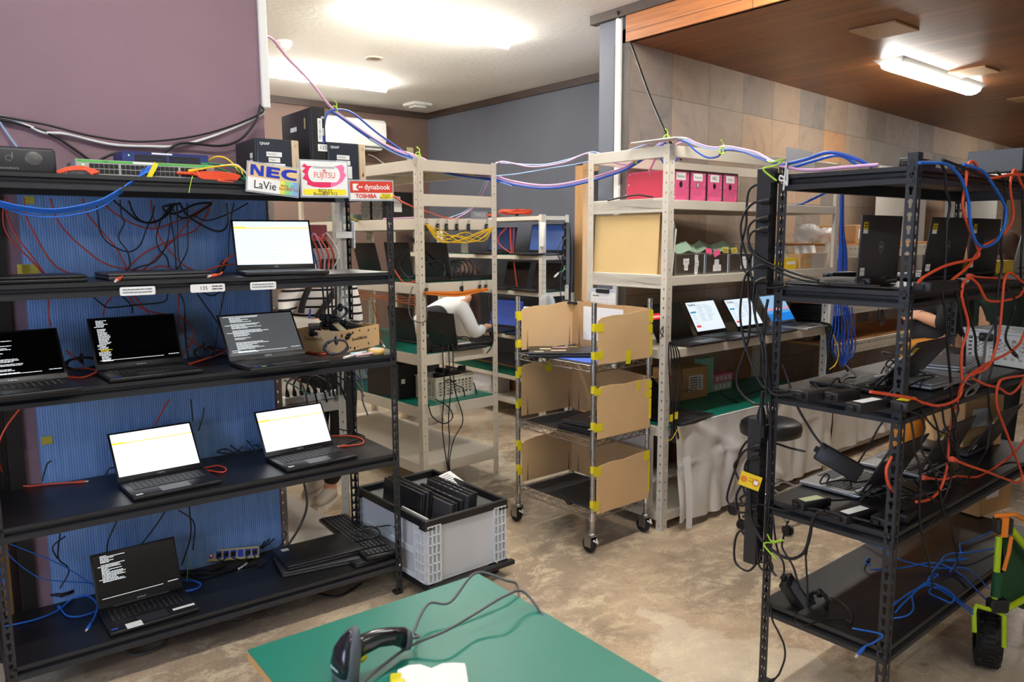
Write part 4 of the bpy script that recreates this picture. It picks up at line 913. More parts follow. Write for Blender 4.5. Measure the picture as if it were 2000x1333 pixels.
patch('white patch cord curling beside the NAS24 box', CAWH, [(430, 324), (460, 322), (472, 330), (482, 340)], .03, .03)
for x, y in ((290, 327), (298, 331)): pass
o = MB(); q = FL.loc(FL.av(297, 328, .02)); o.T = FL.M @ Mx.Translation((q.x, .016, q.z-.01)) @ Mx.Rotation(.5, 4, 'Y'); o.box(-.008, .008, -.001, .001, -.035, .03); tag(o.build('tape_flag', YTA), 'yellow tape flag on the blue cords at the grey switch', 'tape')
cable('green twist tie hanging from the switch edge', TIE, pv(FL, -.004, [(376, 344), (372, 360), (369, 377)]), .0016)
# wall cords above the rack
WV_ = WV-.02
cable('white cord sagging along the purple wall', CAWH, pv(FL, WV_, [(-60, 215), (20, 232), (60, 248), (86, 259), (130, 262), (215, 282), (290, 286), (345, 285), (410, 268), (470, 244), (512, 222), (510, 205)]), .006)
cable('black cord sagging just above the white one on the purple wall', CABK, pv(FL, WV_-.01, [(-60, 215), (20, 231), (90, 244), (180, 266), (270, 277), (370, 268), (450, 247), (512, 220), (508, 205)]), .0042)
cable('black cord running from the purple wall down behind the grey switch', CABK, pv(FL, WV_, [(-60, 222), (40, 243), (100, 263), (140, 288), (178, 315)]), .0055)
cable('black cord waving behind the blue switch up to the white duct', CABK, pv(FL, WV_-.02, [(190, 315), (225, 300), (262, 300), (312, 302), (345, 282), (375, 280), (430, 285), (470, 272), (500, 236), (509, 205)]), .0055)
cable('pale blue cord slanting down behind the black speaker', CALB, pv(FL, WV_, [(-10, 225), (15, 262), (42, 300)]), .004)
# ------------------------------------------------------------------ printed cardboard box with adapters
P0 = az(665, 692, 1.10); a1 = az(741, 674, 1.10); a2 = az(604, 683, 1.10)
X_ = (a1-P0); Y_ = X_.cross(V((0, 0, -1))).normalized()*.24; Lx = X_.length; ang = math.degrees(math.atan2(X_.y, X_.x)); hb = .098
t = thing('cardboard_box', 'open printed cardboard box heaped with black adapters beside the tape roll', 'cardboard box', RZ(P0+V((0, 0, .001)), ang))
D_ = .25; b = MB()
b.box(0, Lx, 0, D_, 0, .004); b.box(0, Lx, 0, .004, .004, hb); b.box(0, Lx, D_-.004, D_, .004, hb); b.box(0, .004, .004, D_-.004, .004, hb); b.box(Lx-.004, Lx, .004, D_-.004, .004, hb); b.build('carton', CRD, t)
b = MB(); b.T = LM((0, -.0008, 0), (1, 0, 0), (0, 0, 1)); b.text('Book&Market', .021, Lx*.48, hb*.52, 0, 0, bold=.01)
r = random.Random(4)
for k in range(11):
    x = r.uniform(.03, .95)*Lx; y = r.choice((.16, .82))*hb+r.uniform(-.006, .006); s_ = r.uniform(.004, .009); b.add([(x+s_*r.uniform(.5, 1.2)*cos(a), y+s_*r.uniform(.5, 1.3)*sin(a), 0) for a in [2*pi*q/7 for q in range(7)]], [tuple(range(7))], 0)
b.T = LM((-.0008, D_, 0), (0, -1, 0), (0, 0, 1)); b.text('Sandwich.', .026, D_*.45, hb*.6, 0, 0); b.text('toast', .016, D_*.5, hb*.83, 0, 0); b.rect(D_*.12, D_*.17, hb*.1, hb*.45, 0, 0)
b.build('print', mat('print_brown', (60, 44, 34), .7), t)
Bx = RZ(P0, ang); r = random.Random(9)
for i, (x, y, z, az_, ay, lb) in enumerate(((.07, .06, .08, 70, -25, 'with pale label, front left in the printed box'), (.14, .09, .085, 15, -15, 'in the middle of the printed box'), (.17, .05, .085, -20, 20, 'with a round socket at the front of the printed box'), (.13, .14, .125, 5, 8, 'on top of the heap in the printed box'), (.05, .17, .08, 40, -10, 'at the back left in the printed box'), (.2, .17, .08, -50, 10, 'at the back right in the printed box'))):
    brick('black power adapter '+lb, Bx @ Mx.Translation((x, y, z)) @ Mx.Rotation(radians(az_), 4, 'Z') @ Mx.Rotation(radians(ay), 4, 'Y'), .12, .052, .03, lab=(mat('label_cream', (190, 176, 130), .5) if i == 0 else LAB if i in (1, 4) else None))
for i, (x, y, z, R, lb) in enumerate(((.15, .1, .165, .05, 'bundled dark cord tied on top of the adapters'), (.03, .09, .125, .04, 'black cord loop at the left of the adapters'))):
    coil(lb, CABK if i else mat('slate_cable', (52, 56, 68), .45), Bx @ V((x, y, z)), R, .0032, 7, (Bx.to_3x3() @ V((0, 1, 0))), .5, 20+i, 'cords in the printed box')
coil('dark grey cord bundle with a band in front of the printed box', mat('slate_cable', (52, 56, 68), .45), az(655, 683, 1.13)+V((0, -.01, .012)), .055, .003, 6, FL.Y, .55, 31, band=LAPD)
cable('white cord with grey plug hanging over the right end of the printed box', CAGR, [Bx @ V((.18, .1, .13)), Bx @ V((Lx+.01, .08, .1)), Bx @ V((Lx+.03, .05, .05)), Bx @ V((Lx+.05, .03, .01))], .004, ends=[(1, .035, .008, CAGR, PAP)])
t = thing('tape_roll', 'roll of yellow masking tape at the end of the third shelf', 'tape roll', Mx.Translation(az(738, 692, 1.101)+V((0, .012, 0))))
MB().lathe([(.0255, 0), (.034, 0), (.034, .022), (.0255, .022), (.0255, 0)], 28).build('tape', mat('masking_tape', (240, 196, 110), .6), t); MB().lathe([(.024, 0), (.0255, 0), (.0255, .022), (.024, .022), (.024, 0)], 28).build('core', PAP, t)
for i, (p, q, m, lb) in enumerate((((672, 699), (706, 690), mat('pen_white', (232, 232, 236), .35), 'white marker pen nearest the shelf edge'), ((684, 692), (716, 688), mat('pen_blue', (170, 214, 226), .35), 'pale blue marker pen'), ((696, 695), (728, 690), mat('pen_pink', (236, 190, 196), .35), 'pale pink marker pen touching the tape roll'))):
    a = az(*p, 1.109); c = az(*q, 1.109); t = thing('marker_pen', lb+' beside the tape roll', 'pen', LM(a, c-a, (0, 0, 1)), 'marker pens on the third shelf'); L_ = (c-a).length
    MB().cyl((0, 0, 0), (L_*.6, 0, 0), .0055, 10).build('barrel', m, t); MB().tube([(L_*.6, 0, 0), (L_*.97, 0, 0), (L_, 0, 0)], [.006, .006, .004], 10).build('cap', m, t)
# ------------------------------------------------------------------ power strip on the bottom shelf
a = az(385, 1103, .169); c = az(508, 1092, .169); d_ = c-a; t = thing('power_strip', 'cream six socket power strip with plugs on the bottom shelf', 'power strip', RZ((a+c)/2+V((0, .01, .001)), math.degrees(math.atan2(d_.y, d_.x)))); L_ = d_.length
M0 = Mx.Rotation(radians(58), 4, 'X'); b = MB(); b.T = Mx.Translation((0, 0, .03)) @ M0; b.box(-L_/2, L_/2, -.026, .026, -.03+.0, .0, 0, .004, 2)
t_b = b.build('housing', mat('strip_cream', (206, 190, 136), .5), t)
b = MB(); b.T = Mx.Translation((0, 0, .03)) @ M0
for k in range(6): x = -L_*.14+k*L_*.115; b.box(x-.012, x+.012, -.016, .016, -.001, .0015, 0)
b.build('sockets', BLUE, t_b); b = MB(); b.T = Mx.Translation((0, 0, .03)) @ M0; b.box(-L_*.28, -L_*.245, -.012, .012, 0, .003, 0); b.build('switch', INTEL, t_b); b = MB(); b.T = Mx.Translation((0, 0, .03)) @ M0; b.box(-L_*.27, -L_*.255, -.003, .004, .003, .0042); b.build('pilot_lamp', LEDR, t_b)
b = MB(); b.T = Mx.Translation((0, 0, .03)) @ M0 @ Mx.Translation((0, 0, .0008)); b.text('OA TAP', .014, -L_*.4, .0, 0, 0); b.build('print', mat('print_violet', (110, 100, 150), .6), t_b)
for k in (0, 1, 2, 4, 5):
    x = -L_*.14+k*L_*.115; P = t.matrix_basis @ (Mx.Translation((0, 0, .03)) @ M0 @ V((x, 0, .012))); D1 = (t.matrix_basis.to_3x3() @ M0.to_3x3() @ V((0, 0, 1))).normalized()
    e = P+D1*.05; r = random.Random(k)
    cable('black cord plugged into socket %s of the cream power strip' % ('one', 'two', 'three', '', 'five', 'six')[k], CABK, [P-D1*.008, P+D1*.025, e+V((0, -.01, -.025)), V((e.x+r.uniform(-.08, .05), e.y-.02, .175)), V((e.x+r.uniform(-.22, -.05), e.y-.02+r.uniform(-.04, .03), .174)), V((e.x+r.uniform(-.3, .1), e.y+.08, .174))], .003, group='cords in the cream power strip', ends=[(0, .035, .011, CABK, None)])
cable('pale cord arching out of the left end of the cream power strip', mat('strip_cord', (190, 182, 150), .5), [t.matrix_basis @ V((-L_/2, .0, .03)), t.matrix_basis @ V((-L_/2-.02, .02, .04)), t.matrix_basis @ V((-L_/2+.02, .06, .07)), t.matrix_basis @ V((0, .07, .06)), t.matrix_basis @ V((.08, .08, .03))], .0045)
cable('black cord loops between the power strip and the closed laptops', CABK, onz(.172, [(470, 1085), (520, 1078), (548, 1055), (530, 1060), (512, 1080), (540, 1062), (560, 1066), (530, 1095), (505, 1110)], [.03, .03, .05, .06, .02, .06, .05, .01, 0]), .003)
cable('white cord lying inside the bottom shelf plugs', CAWH, onz(.174, [(466, 1112), (476, 1106), (482, 1101)]), .005)
# bottom left things
p_ = onz(.172, [(4, 1225), (42, 1219), (77, 1210), (113, 1196), (146, 1182), (174, 1184), (191, 1196), (185, 1210), (174, 1224)], [0, .003, .003, .006, .03, .04, .03, .01, 0])
cable('blue patch cord curling left of the bottom console laptop', CABL, p_, .0036, ends=[(1, .03, .0065, CABL, CP)], group='blue patch cords on the bottom shelf')
cable('second blue patch cord crossing the curl at the lower left', CABL, onz(.172, [(117, 1190), (131, 1205), (153, 1207), (176, 1201), (196, 1192)], [.004]*5), .0036, ends=[(0, .03, .0065, CABL, None)], group='blue patch cords on the bottom shelf')
cable('blue patch cord end right of the bottom console laptop', CABL, onz(.172, [(356, 1138), (378, 1138), (392, 1143), (386, 1150), (372, 1154)], [.01, .006, .004, 0, 0]), .0036, ends=[(1, .03, .0065, CABL, CP)], group='blue patch cords on the bottom shelf')
q = FL.loc(az(150, 1150, .19)); brick('grey topped power adapter left of the bottom console laptop', atL(q.x, q.y+.04, .171, 55) @ Mx.Rotation(.3, 4, 'Y'), .1, .045, .03, mat('adapter_grey', (90, 90, 92), .5))
coil('black cord coil at the lower left of the bottom shelf', CABK, FL.p(q.x-.06, q.y, .195), .05, .0035, 6, (0, 0, 1), .7, 41, 'cord coils on the black rack')
cable('yellow green twist tie standing beside the bottom console laptop', TIE, onz(.172, [(365, 1137), (368, 1118), (371, 1097)], [0, .03, .06]), .0018)
for i, (p, lb) in enumerate((([(165, 1270), (190, 1285), (210, 1272)], 'left'), ([(230, 1262), (265, 1280), (315, 1262), (335, 1238)], 'middle'), ([(440, 1212), (480, 1205), (500, 1190)], 'right'), ([(600, 1155), (660, 1165), (705, 1140)], 'far right'))):
    cable('black cord drooping on the floor beneath the black rack, %s' % lb, CABK if i in (0, 3) else CAGR, onz(.012, p), .005, group='cords on the floor under the black rack')
# ------------------------------------------------------------------ green table with scanner
A = az(483, 1270, .70); Bc = az(935, 1121, .70); X_ = (Bc-A).normalized(); ang = math.degrees(math.atan2(X_.y, X_.x)); TW = (Bc-A).length
t = thing('table', 'green topped table in the foreground with a barcode scanner on it', 'table', RZ((A.x, A.y, 0), ang))
b = MB(); b.box(0, TW, -1.2, 0, .677, .6965); b.build('tabletop', mat('table_edge', (196, 152, 92), .6), t)
MB().box(0, TW, -1.2, 0, .6966, .70).build('green_surface', GRM, t)
for x in (.05, TW-.05):
    for y in (-.06, -1.14): MB().box(x-.015, x+.015, y-.015, y+.015, 0, .677, 0, .003).build('leg', GRYS, t)
b = MB(); b.box(.05, TW-.05, -.07, -.05, .62, .677); b.box(.05, TW-.05, -1.15, -1.13, .62, .677); b.box(.04, .06, -1.13, -.07, .62, .677); b.box(TW-.06, TW-.04, -1.13, -.07, .62, .677); b.build('apron', GRYS, t)
TM = t.matrix_basis
# scanner: head tapering to its window, handle with end cap
hp = az(675, 1330, .70); e1 = az(782, 1252, .745); dv = (e1-az(700, 1285, .745)); dv.z = 0; dv.normalize(); sd = V((0, 0, 1)).cross(dv)
SM = LM(hp+V((0, 0, .001)), dv, sd)   # x along the handle direction, y sideways, z up
t = thing('barcode_scanner', 'black and grey handheld barcode scanner lying on the green table', 'barcode scanner', SM)
HG = mat('scanner_grey', (92, 96, 100), .5); SB = mat('scanner_black', (26, 28, 34), .2, coat=.4)
def loft(b, secs, n=20, mi=0):      # secs: (center, right half axis vec, up half axis vec)
    vs = []; fs = []
    for c, ru, uu in secs:
        for k in range(n):
            a = 2*pi*k/n; s_, c_ = sin(a), cos(a); sg = lambda q: (abs(q)**.75)*(1 if q > 0 else -1)
            vs.append(V(c)+V(ru)*sg(c_)+V(uu)*sg(s_))
    m = len(secs)
    for i in range(m-1):
        for k in range(n): k2 = (k+1) % n; fs.append((i*n+k, i*n+k2, (i+1)*n+k2, (i+1)*n+k))
    fs += [tuple(range(n))[::-1], tuple(range((m-1)*n, m*n))]
    b.add(vs, fs, mi, True)
# the head stands on its window rim, leaning; the handle reaches away to the right and rests on its end cap
up = V((-.12, .10, 1)).normalized()
b = MB(); loft(b, [((.0, 0, .0), (.021, 0, 0), (0, .034, 0)), ((.0, 0, .012), (.021, 0, 0), (0, .036, 0)), ((.004, .0, .035), (.02, 0, 0), (0, .036, 0)), ((.012, -.0, .07), (.018, 0, 0), (0, .031, 0)), ((.02, 0, .098), (.012, 0, .004), (0, .018, 0)), ((.024, 0, .106), (.005, 0, .002), (0, .008, 0))])
hd = b.build('head', HG, t)
b = MB(); loft(b, [((-.013, 0, .02), (.010, 0, 0), (0, .030, 0)), ((-.011, 0, .036), (.0125, 0, 0), (0, .0315, 0)), ((-.004, 0, .068), (.0125, 0, 0), (0, .026, 0)), ((.006, 0, .092), (.010, 0, .004), (0, .015, 0)), ((.013, 0, .1), (.004, 0, .002), (0, .006, 0))]); b.build('top_shell', SB, hd)
b = MB(); b.T = Mx.Translation((-.0242, 0, .034)) @ LM((0, 0, 0), (0, -1, 0), (.12, 0, 1)); b.text('Busicom', .009, 0, 0, 0, 0, bold=.03); b.build('logo', mat('logo_white', (220, 222, 226), .5), hd)
b = MB(); loft(b, [((.018, 0, .055), (0, 0, .022), (0, .017, 0)), ((.04, 0, .062), (0, 0, .021), (0, .0165, 0)), ((.075, 0, .064), (0, 0, .019), (0, .016, 0)), ((.11, 0, .056), (0, 0, .019), (0, .0165, 0)), ((.142, 0, .041), (.004, 0, .022), (0, .0175, 0))]); b.build('handle', SB, t)
b = MB(); loft(b, [((.139, 0, .040), (.004, 0, .023), (0, .0195, 0)), ((.147, 0, .0365), (.005, 0, .0235), (0, .020, 0)), ((.153, 0, .033), (.004, 0, .021), (0, .0175, 0))]); b.build('end_cap', HG, t)
b = MB(); loft(b, [((.036, 0, .042), (.011, 0, .003), (0, .009, 0)), ((.041, 0, .03), (.009, 0, .004), (0, .008, 0))], 12); b.build('trigger', YTA, t)
ce = SM @ V((.155, 0, .035))
cable('grey scanner cord snaking to the far table edge and back under the table paper', CAGR, [ce, SM @ V((.18, -.0, .03))]+onz(.706, [(810, 1247), (838, 1207), (880, 1200), (930, 1164), (990, 1157), (1010, 1152), (1017, 1170)], [.02, .035, .03, .06, .03, .01, -.03])+onz(.62, [(1030, 1190)])+onz(.706, [(1062, 1195), (1050, 1189), (1020, 1178), (985, 1200), (930, 1222), (870, 1258), (800, 1272), (740, 1312), (700, 1345)], [-.02, .002, .03, .045, .03, .03, .01, .006, .004]), .0032, 7)
q = az(830, 1333, .70)
t = thing('paper_bundle', 'crumpled white and yellow papers at the bottom edge of the table', 'papers', RZ(q+V((0, -.03, .001)), -30))
b = MB(); r = random.Random(2); n = 7; vs = [(-.07+.14*i/(n-1), -.06+.12*j/(n-1), .006+r.uniform(0, .014)) for j in range(n) for i in range(n)]; b.add(vs, [(j*n+i, j*n+i+1, (j+1)*n+i+1, (j+1)*n+i) for j in range(n-1) for i in range(n-1)], 0, True); b.build('sheet', PAP, t)
b = MB(); b.box(-.085, -.055, -.03, .05, .002, .012, 0, .003); b.build('yellow_sheet', YTA, t); b = MB(); b.box(-.07, .07, .055, .068, .0, .006, 0, .002); b.build('grey_backing', CAGR, t)
# ------------------------------------------------------------------ folding crate on a dolly
CX0, CY0 = 1.722, 2.735; CW, CD = .465, .63; z0 = .075; z1 = .372
CM = RZ((CX0, CY0, 0), .5)
FRO = mat('frosted_plastic', (226, 230, 234), .35, alpha=.62); FRS = mat('frosted_solid', (228, 232, 234), .4, alpha=.86)
t = thing('dolly', 'flat black dolly under the clear folding crate', 'dolly', CM)
b = MB(); b.box(-.0, CW+.02, -.03, .0, .052, .074, 0, .003); b.box(0, CW+.02, CD-.03, CD, .052, .074, 0, .003); b.box(0, .03, 0, CD-.03, .052, .074); b.box(CW-.03, CW, 0, CD-.03, .052, .074); b.build('frame', PLB, t)
for x in (.06, CW-.05):
    for y in (.05, CD-.07): w = MB().cyl((x-.012, y, .026), (x+.012, y, .026), .026, 18).build('wheel', RUB, t)
t = thing('folding_crate', 'clear folding crate with a black rim full of upright laptops', 'crate', CM)
def wall(b, x0, y0, x1, y1):       # frosted wall with ribbed corner columns
    pass
b = MB(); b.box(.01, CW-.01, .01, CD-.01, z0, z0+.008); b.build('floor_panel', FRS, t)
for (x0, x1, y0, y1, lbl) in ((.01, CW-.01, .01, .014, 'front'), (.01, CW-.01, CD-.014, CD-.01, 'back'), (.01, .014, .014, CD-.014, 'l'), (CW-.014, CW-.01, .014, CD-.014, 'r')):
    o = MB().box(x0, x1, y0, y1, z0+.008, z1-.03).build('side_panel', FRO, t)
    rb = MB(); hx = x1-x0 > y1-y0
    for s in (0, 1):
        for k in range(4):
            a = .012+k*.022 if hx else .014+k*.026
            if s: a = (CW if hx else CD)-a-.006
            if hx: rb.box(a, a+.006, y0-.012 if lbl == 'front' else y1, y0 if lbl == 'front' else y1+.012, z0+.004, z1-.03)
            else: rb.box(x0-.008 if lbl == 'l' else x1, x0 if lbl == 'l' else x1+.008, a, a+.006, z0+.004, z1-.03)
        for k in range(7):
            zz = z0+.004+k*(z1-.036-z0)/6
            a0, a1 = (.012, .084) if hx else (.014, .098)
            if s: a0, a1 = ((CW if hx else CD)-a1, (CW if hx else CD)-a0)
            if hx: rb.box(a0, a1, y0-.012 if lbl == 'front' else y1, y0 if lbl == 'front' else y1+.012, zz, zz+.005)
            else: rb.box(x0-.008 if lbl == 'l' else x1, x0 if lbl == 'l' else x1+.008, a0, a1, zz, zz+.005)
    if not hx: rb.box(x0-.008 if lbl == 'l' else x1, x0 if lbl == 'l' else x1+.008, .1, CD-.1, z0+.12, z0+.145); rb.box(x0-.008 if lbl == 'l' else x1, x0 if lbl == 'l' else x1+.008, .1, CD-.1, z0+.004, z0+.02)
    rb.build('ribs', FRS, o)
b = MB(); w = .026
for x0, x1, y0, y1 in ((0, CW, 0, w*.7), (0, CW, CD-w*.7, CD), (0, w*.7, w*.7, CD-w*.7), (CW-w*.7, CW, w*.7, CD-w*.7)): b.box(x0, x1, y0, y1, z1-.036, z1, 0, .003)
for x, y in ((-.003, -.003), (CW-.05, -.003), (-.003, CD-.05), (CW-.05, CD-.05)): b.box(x, x+.053, y, y+.053, z1-.046, z1-.035, 0, .003)
b.build('rim', PLB, t)
b = MB(); b.box(CW-.02, CW-.002, CD-.14, CD-.11, z1-.035, z1+.001); b.box(CW-.021, CW-.017, CD-.14, CD-.11, z1-.07, z1-.03); b.build('green_tape', mat('green_tape', (110, 176, 80), .5), t)
b = MB(); b.T = Mx.Translation((CW-.02, CD-.2, z1+.002)) @ Mx.Rotation(.35, 4, 'Z') @ Mx.Rotation(.45, 4, 'X'); b.box(-.06, .04, -.05, .045, 0, .001); r = random.Random(1)
for k in range(5): line(b, -.05, .03-k*.014, .06, .004, 1, r)
b.build('paper_label', [PAP, TXT], t)
mm = [PLB, LAP, PLB, LAPD, PLB, LAP, PLD, LAP, PLB]
for i in range(9):
    x = .06+i*.027+(.012 if i > 4 else 0); M = CM @ Mx.Translation((x, .16+.03*(i % 3)*.3+(.12 if i < 3 else .0), z0+.009)) @ Mx.Rotation(radians(7), 4, 'Y')
    hgt = .345 if i in (0, 1, 2) else (.31 if i < 6 else .33)
    t2 = thing('laptop', 'black laptop standing on edge in the clear crate, %s' % ('leftmost', 'second from the left', 'third from the left', 'fourth from the left', 'fifth and middle', 'fourth from the right', 'third from the right', 'second from the right', 'rightmost')[i], 'laptop', M, 'laptops standing in the clear crate')
    b = MB(); b.box(0, .011, -.1, .24, 0, hgt, 0, .003, 2); b.build('base', mm[i], t2); b = MB(); b.box(.0125, .02, -.1, .24, 0, hgt, 0, .003, 2); b.build('lid', mm[(i+2) % 9], t2)
    b = MB(); [b.box(.003, .008, -.02+.05*k, 0+.05*k, hgt, hgt+.0012) for k in range(4)]; b.build('ports', LAPG if i > 4 else LAPD, t2)
M = CM @ Mx.Translation((.034, .055, z0+.02)) @ Mx.Rotation(radians(3), 4, 'Y')
t2 = thing('tablet', 'white slim tablet standing at the left side of the clear crate', 'tablet', M)
MB().box(0, .009, 0, .22, 0, .265, 0, .004, 2).build('back', WHT, t2); MB().box(.0091, .0098, .008, .212, .008, .257).build('display', SCRB, t2)
b = MB(); b.box(-.0008, 0, .11, .13, .14, .16); b.build('sticker', mat('sky_sticker', (120, 170, 220), .5), t2)
# ------------------------------------------------------------------ wire trolley
T0 = Fr((2.668, 2.655), 1.2); TWd, TDp = .42, .575
troll = t = thing('wire_trolley', 'chrome wire trolley on castors with taped cardboard sides', 'trolley', T0.M)
for i, (u, v) in enumerate(((0, 0), (TWd, 0), (0, TDp), (TWd, TDp))):
    b = MB(); b.cyl((u, v, .125), (u, v, 1.28), .0128, 18)
    p = b.build('post', STL, t)
    b = MB(); [b.cyl((u, v, z), (u, v, z+.0022), .0131, 18) for z in [.15+.025*k for k in range(45)]]; b.build('groove_rings', CHR, p)
    c = MB(); c.cyl((u, v, .105), (u, v, .13), .0155, 16); c.lathe([(.008, .088), (.024, .092), (.024, .104), (.016, .108)], 18, c=(u, v, 0)); c.box(u-.026, u-.021, v-.012, v+.03, .035, .1); c.box(u+.021, u+.026, v-.012, v+.03, .035, .1); c.box(u-.026, u+.026, v-.012, v+.012, .086, .093)
    cs = c.build('castor', ZNC, t)
    MB().lathe([(0, -.014), (.036, -.014), (.0405, -.008), (.0405, .008), (.036, .014), (0, .014)], 24).build('wheel', RUB, cs).matrix_basis = Mx.Translation((u, v+.018, .0415)) @ Mx.Rotation(pi/2, 4, 'Y')
    b = MB(); b.tube([(u-.012, v-.02, .075), (u, v-.04, .062), (u+.012, v-.02, .075)], .005, 6); b.build('brake_lever', WHT, cs)
for k, z in enumerate((.965, .585, .205)):
    b = MB(); rw = .0032
    for zz in (z, z-.03):
        for a, c in (((.012, 0), (TWd-.012, 0)), ((.012, TDp), (TWd-.012, TDp)), ((0, .012), (0, TDp-.012)), ((TWd, .012), (TWd, TDp-.012))): b.tube([(*a, zz), (*c, zz)], rw, 6)
    for (x0, y0, x1, y1) in ((.012, 0, TWd-.012, 0), (.012, TDp, TWd-.012, TDp), (0, .012, 0, TDp-.012), (TWd, .012, TWd, TDp-.012)):
        n = 12 if abs(x1-x0) > abs(y1-y0) else 16; b.tube([(x0+(x1-x0)*q/n, y0+(y1-y0)*q/n, z-.001 if q % 2 else z-.029) for q in range(n+1)], .0022, 5)
    for q in range(1, 24): y = q*TDp/24; b.tube([(0, y, z+.003), (TWd, y, z+.003)], .0019, 5)
    for q in (.33, .67): b.tube([(TWd*q, 0, z-.002), (TWd*q, TDp, z-.002)], .003, 6)
    for u, v in ((0, 0), (TWd, 0), (0, TDp), (TWd, TDp)): b.cyl((u, v, z-.035), (u, v, z+.008), .0175, 16, 0, .0165)
    b.build('wire_shelf', CHR if k else STL, t)
mt = mat('blue_mat', (66, 104, 206), .7, noise=(200, .06)); mk = mat('black_liner', (46, 46, 48), .7, bump=(4, .4, (1, 90, 1)))
for z, m, lb in ((.965, mt, 'blue fabric mat on the top wire shelf'), (.585, mk, 'black ribbed liner on the middle wire shelf'), (.205, mk, 'black ribbed liner on the bottom wire shelf')):
    b = MB(); b.T = T0.M; b.box(.03, TWd-.012, .025, TDp-.03, z+.005, z+.008); tag(b.build('shelf_liner', m), lb, 'mat', 'liners on the wire trolley')
YT2 = YTA
def panel(lb, side, z0, z1l, z1r, tapes, notch=None, m=CRD):
    # side: near (v=0), far (v=D), right (u=W); profile in (s,z)
    L_ = {'near': TWd, 'far': TWd, 'right': TDp}[side]; o, X = {'near': (T0.p(.0, -.015), T0.X), 'far': (T0.p(.0, TDp-.016), T0.X), 'right': (T0.p(TWd-.016, TDp), -T0.Y)}[side]
    M = T0.M.inverted() @ LM(o, X, (0, 0, 1)); t = None
    s0, s1 = .014, L_-.004
    P = [(s0, z0), (s1, z0-.004), (s1, z1r)]+[(s0+(s1-s0)*q, z1l+(z1r-z1l)*q+.004*sin(q*9)) for q in (.75, .5, .25)]+[(s0+.02, z1l), (s0, z1l-.012)]
    if side == 'near' and notch: P = P[:1]+[(s0+.026, z0), (s0+.028, z0+.11), (s0+.031, z0)]+P[1:]
    b = MB(); b.prism(P, -.0025, .0025); t = b.build('cardboard_side', m, troll, M)
    if side == 'far' or side == 'right': 
        b = MB(); [b.prism([(q-.003, z0), (q+.003, z0), (q+.001, z0+.11)], .0026, .0034) for q in (L_*.13, L_*.9)]; b.build('slits', TXT, t)
    for s_, z_, w_, h_ in tapes: b = MB(); b.box(s_, s_+w_, z_, z_+h_, .0026, .0036); b.build('tape', YTA, t)
    return t
TPX = lambda z: [(.0, z, .05, .045)]
panel('cardboard side of the wire trolley, nearest, top tier', 'near', .975, 1.205, 1.225, [(-.01, 1.135, .062, .042), (-.012, 1.0, .06, .04), (TWd-.028, 1.155, .034, .065), (TWd-.03, 1.1, .034, .045), (TWd*.52, .955, .035, .07), (TWd-.012, .985, .016, .1)])
panel('cardboard side of the wire trolley, nearest, middle tier', 'near', .595, .86, .855, [(-.012, .82, .05, .036), (-.014, .635, .068, .04), (TWd-.035, .805, .04, .04), (TWd-.038, .755, .042, .042), (TWd*.74, .805, .022, .05), (TWd-.014, .64, .018, .11)])
panel('cardboard side of the wire trolley, nearest, bottom tier', 'near', .205, .455, .465, [(-.012, .405, .055, .05), (-.012, .225, .042, .05), (TWd-.045, .415, .045, .052), (TWd-.012, .235, .014, .17)], 1)
panel('cardboard side of the wire trolley, far left, top tier', 'far', .985, 1.215, 1.235, [(-.02, 1.15, .035, .05), (-.02, 1.0, .03, .045), (TWd-.02, 1.15, .035, .06)])
panel('cardboard side of the wire trolley, far left, middle tier', 'far', .615, .90, .915, [(-.02, .845, .03, .05), (TWd*.45, .845, .05, .05), (-.02, .67, .03, .045)])
panel('cardboard side of the wire trolley, far left, bottom tier', 'far', .235, .47, .5, [(-.02, .42, .03, .05), (-.02, .28, .03, .045)])
panel('cardboard side of the wire trolley, right, top tier', 'right', .985, 1.235, 1.23, [(-.01, 1.18, .03, .045)], m=CRD2)
panel('cardboard side of the wire trolley, right, middle tier', 'right', .605, .90, .87, [(-.01, .85, .025, .045)], m=CRD2)
panel('cardboard side of the wire trolley, right, bottom tier', 'right', .225, .475, .465, [(-.01, .43, .025, .045)], m=CRD2)
for i, (z, u, v) in enumerate([(z, u, v) for u, v, zz in ((0, TDp, (1.16, 1.0, .83, .66, .44, .3)), (TWd, TDp, (1.19, 1.13, 1.03, .87, .8, .44, .32)), (0, 0, (1.14, 1.0, .83, .645, .42, .24))) for z in zz]):
    MB().cyl((u, v, z), (u, v, z+.038), .0138, 16).build('tape_wrap', YTA, troll)
b = MB(); b.T = T0.M.inverted() @ LM(T0.p(TWd-.021, TDp-.11, 1.0), -T0.Y, (0, 0, 1)); b.rect(0, .3, .02, .21, 0); tag(b.build('paper_sheet', PAP, troll), 'white paper sheet taped inside the cardboard')
closed('closed black laptop with stickers on the blue mat of the wire trolley', T0.M @ Mx.Translation((.13, .36, .9735)) @ Mx.Rotation(radians(-42), 4, 'Z'), .36, .25, .026, group='closed laptops on the wire trolley', sticker=([(-.12, -.06, .0, .04), (-.05, .03, .06, .085), (-.06, .02, -.06, -.03), (.02, .09, .09, .1), (-.15, -.1, -.09, -.07)], [mat('sticker_cream', (226, 222, 180), .5), mat('sticker_pink', (230, 190, 200), .5), mat('sticker_peach', (236, 200, 180), .5), YTA, PAP]))
closed('closed black laptop, lower of two on the middle wire shelf', T0.M @ Mx.Translation((.21, .19, .594)) @ Mx.Rotation(radians(4), 4, 'Z'), .33, .24, .024, group='closed laptops on the wire trolley', sticker=([(-.14, -.09, .09, .11), (-.16, -.13, -.1, -.085)], [YTA, PAP]))
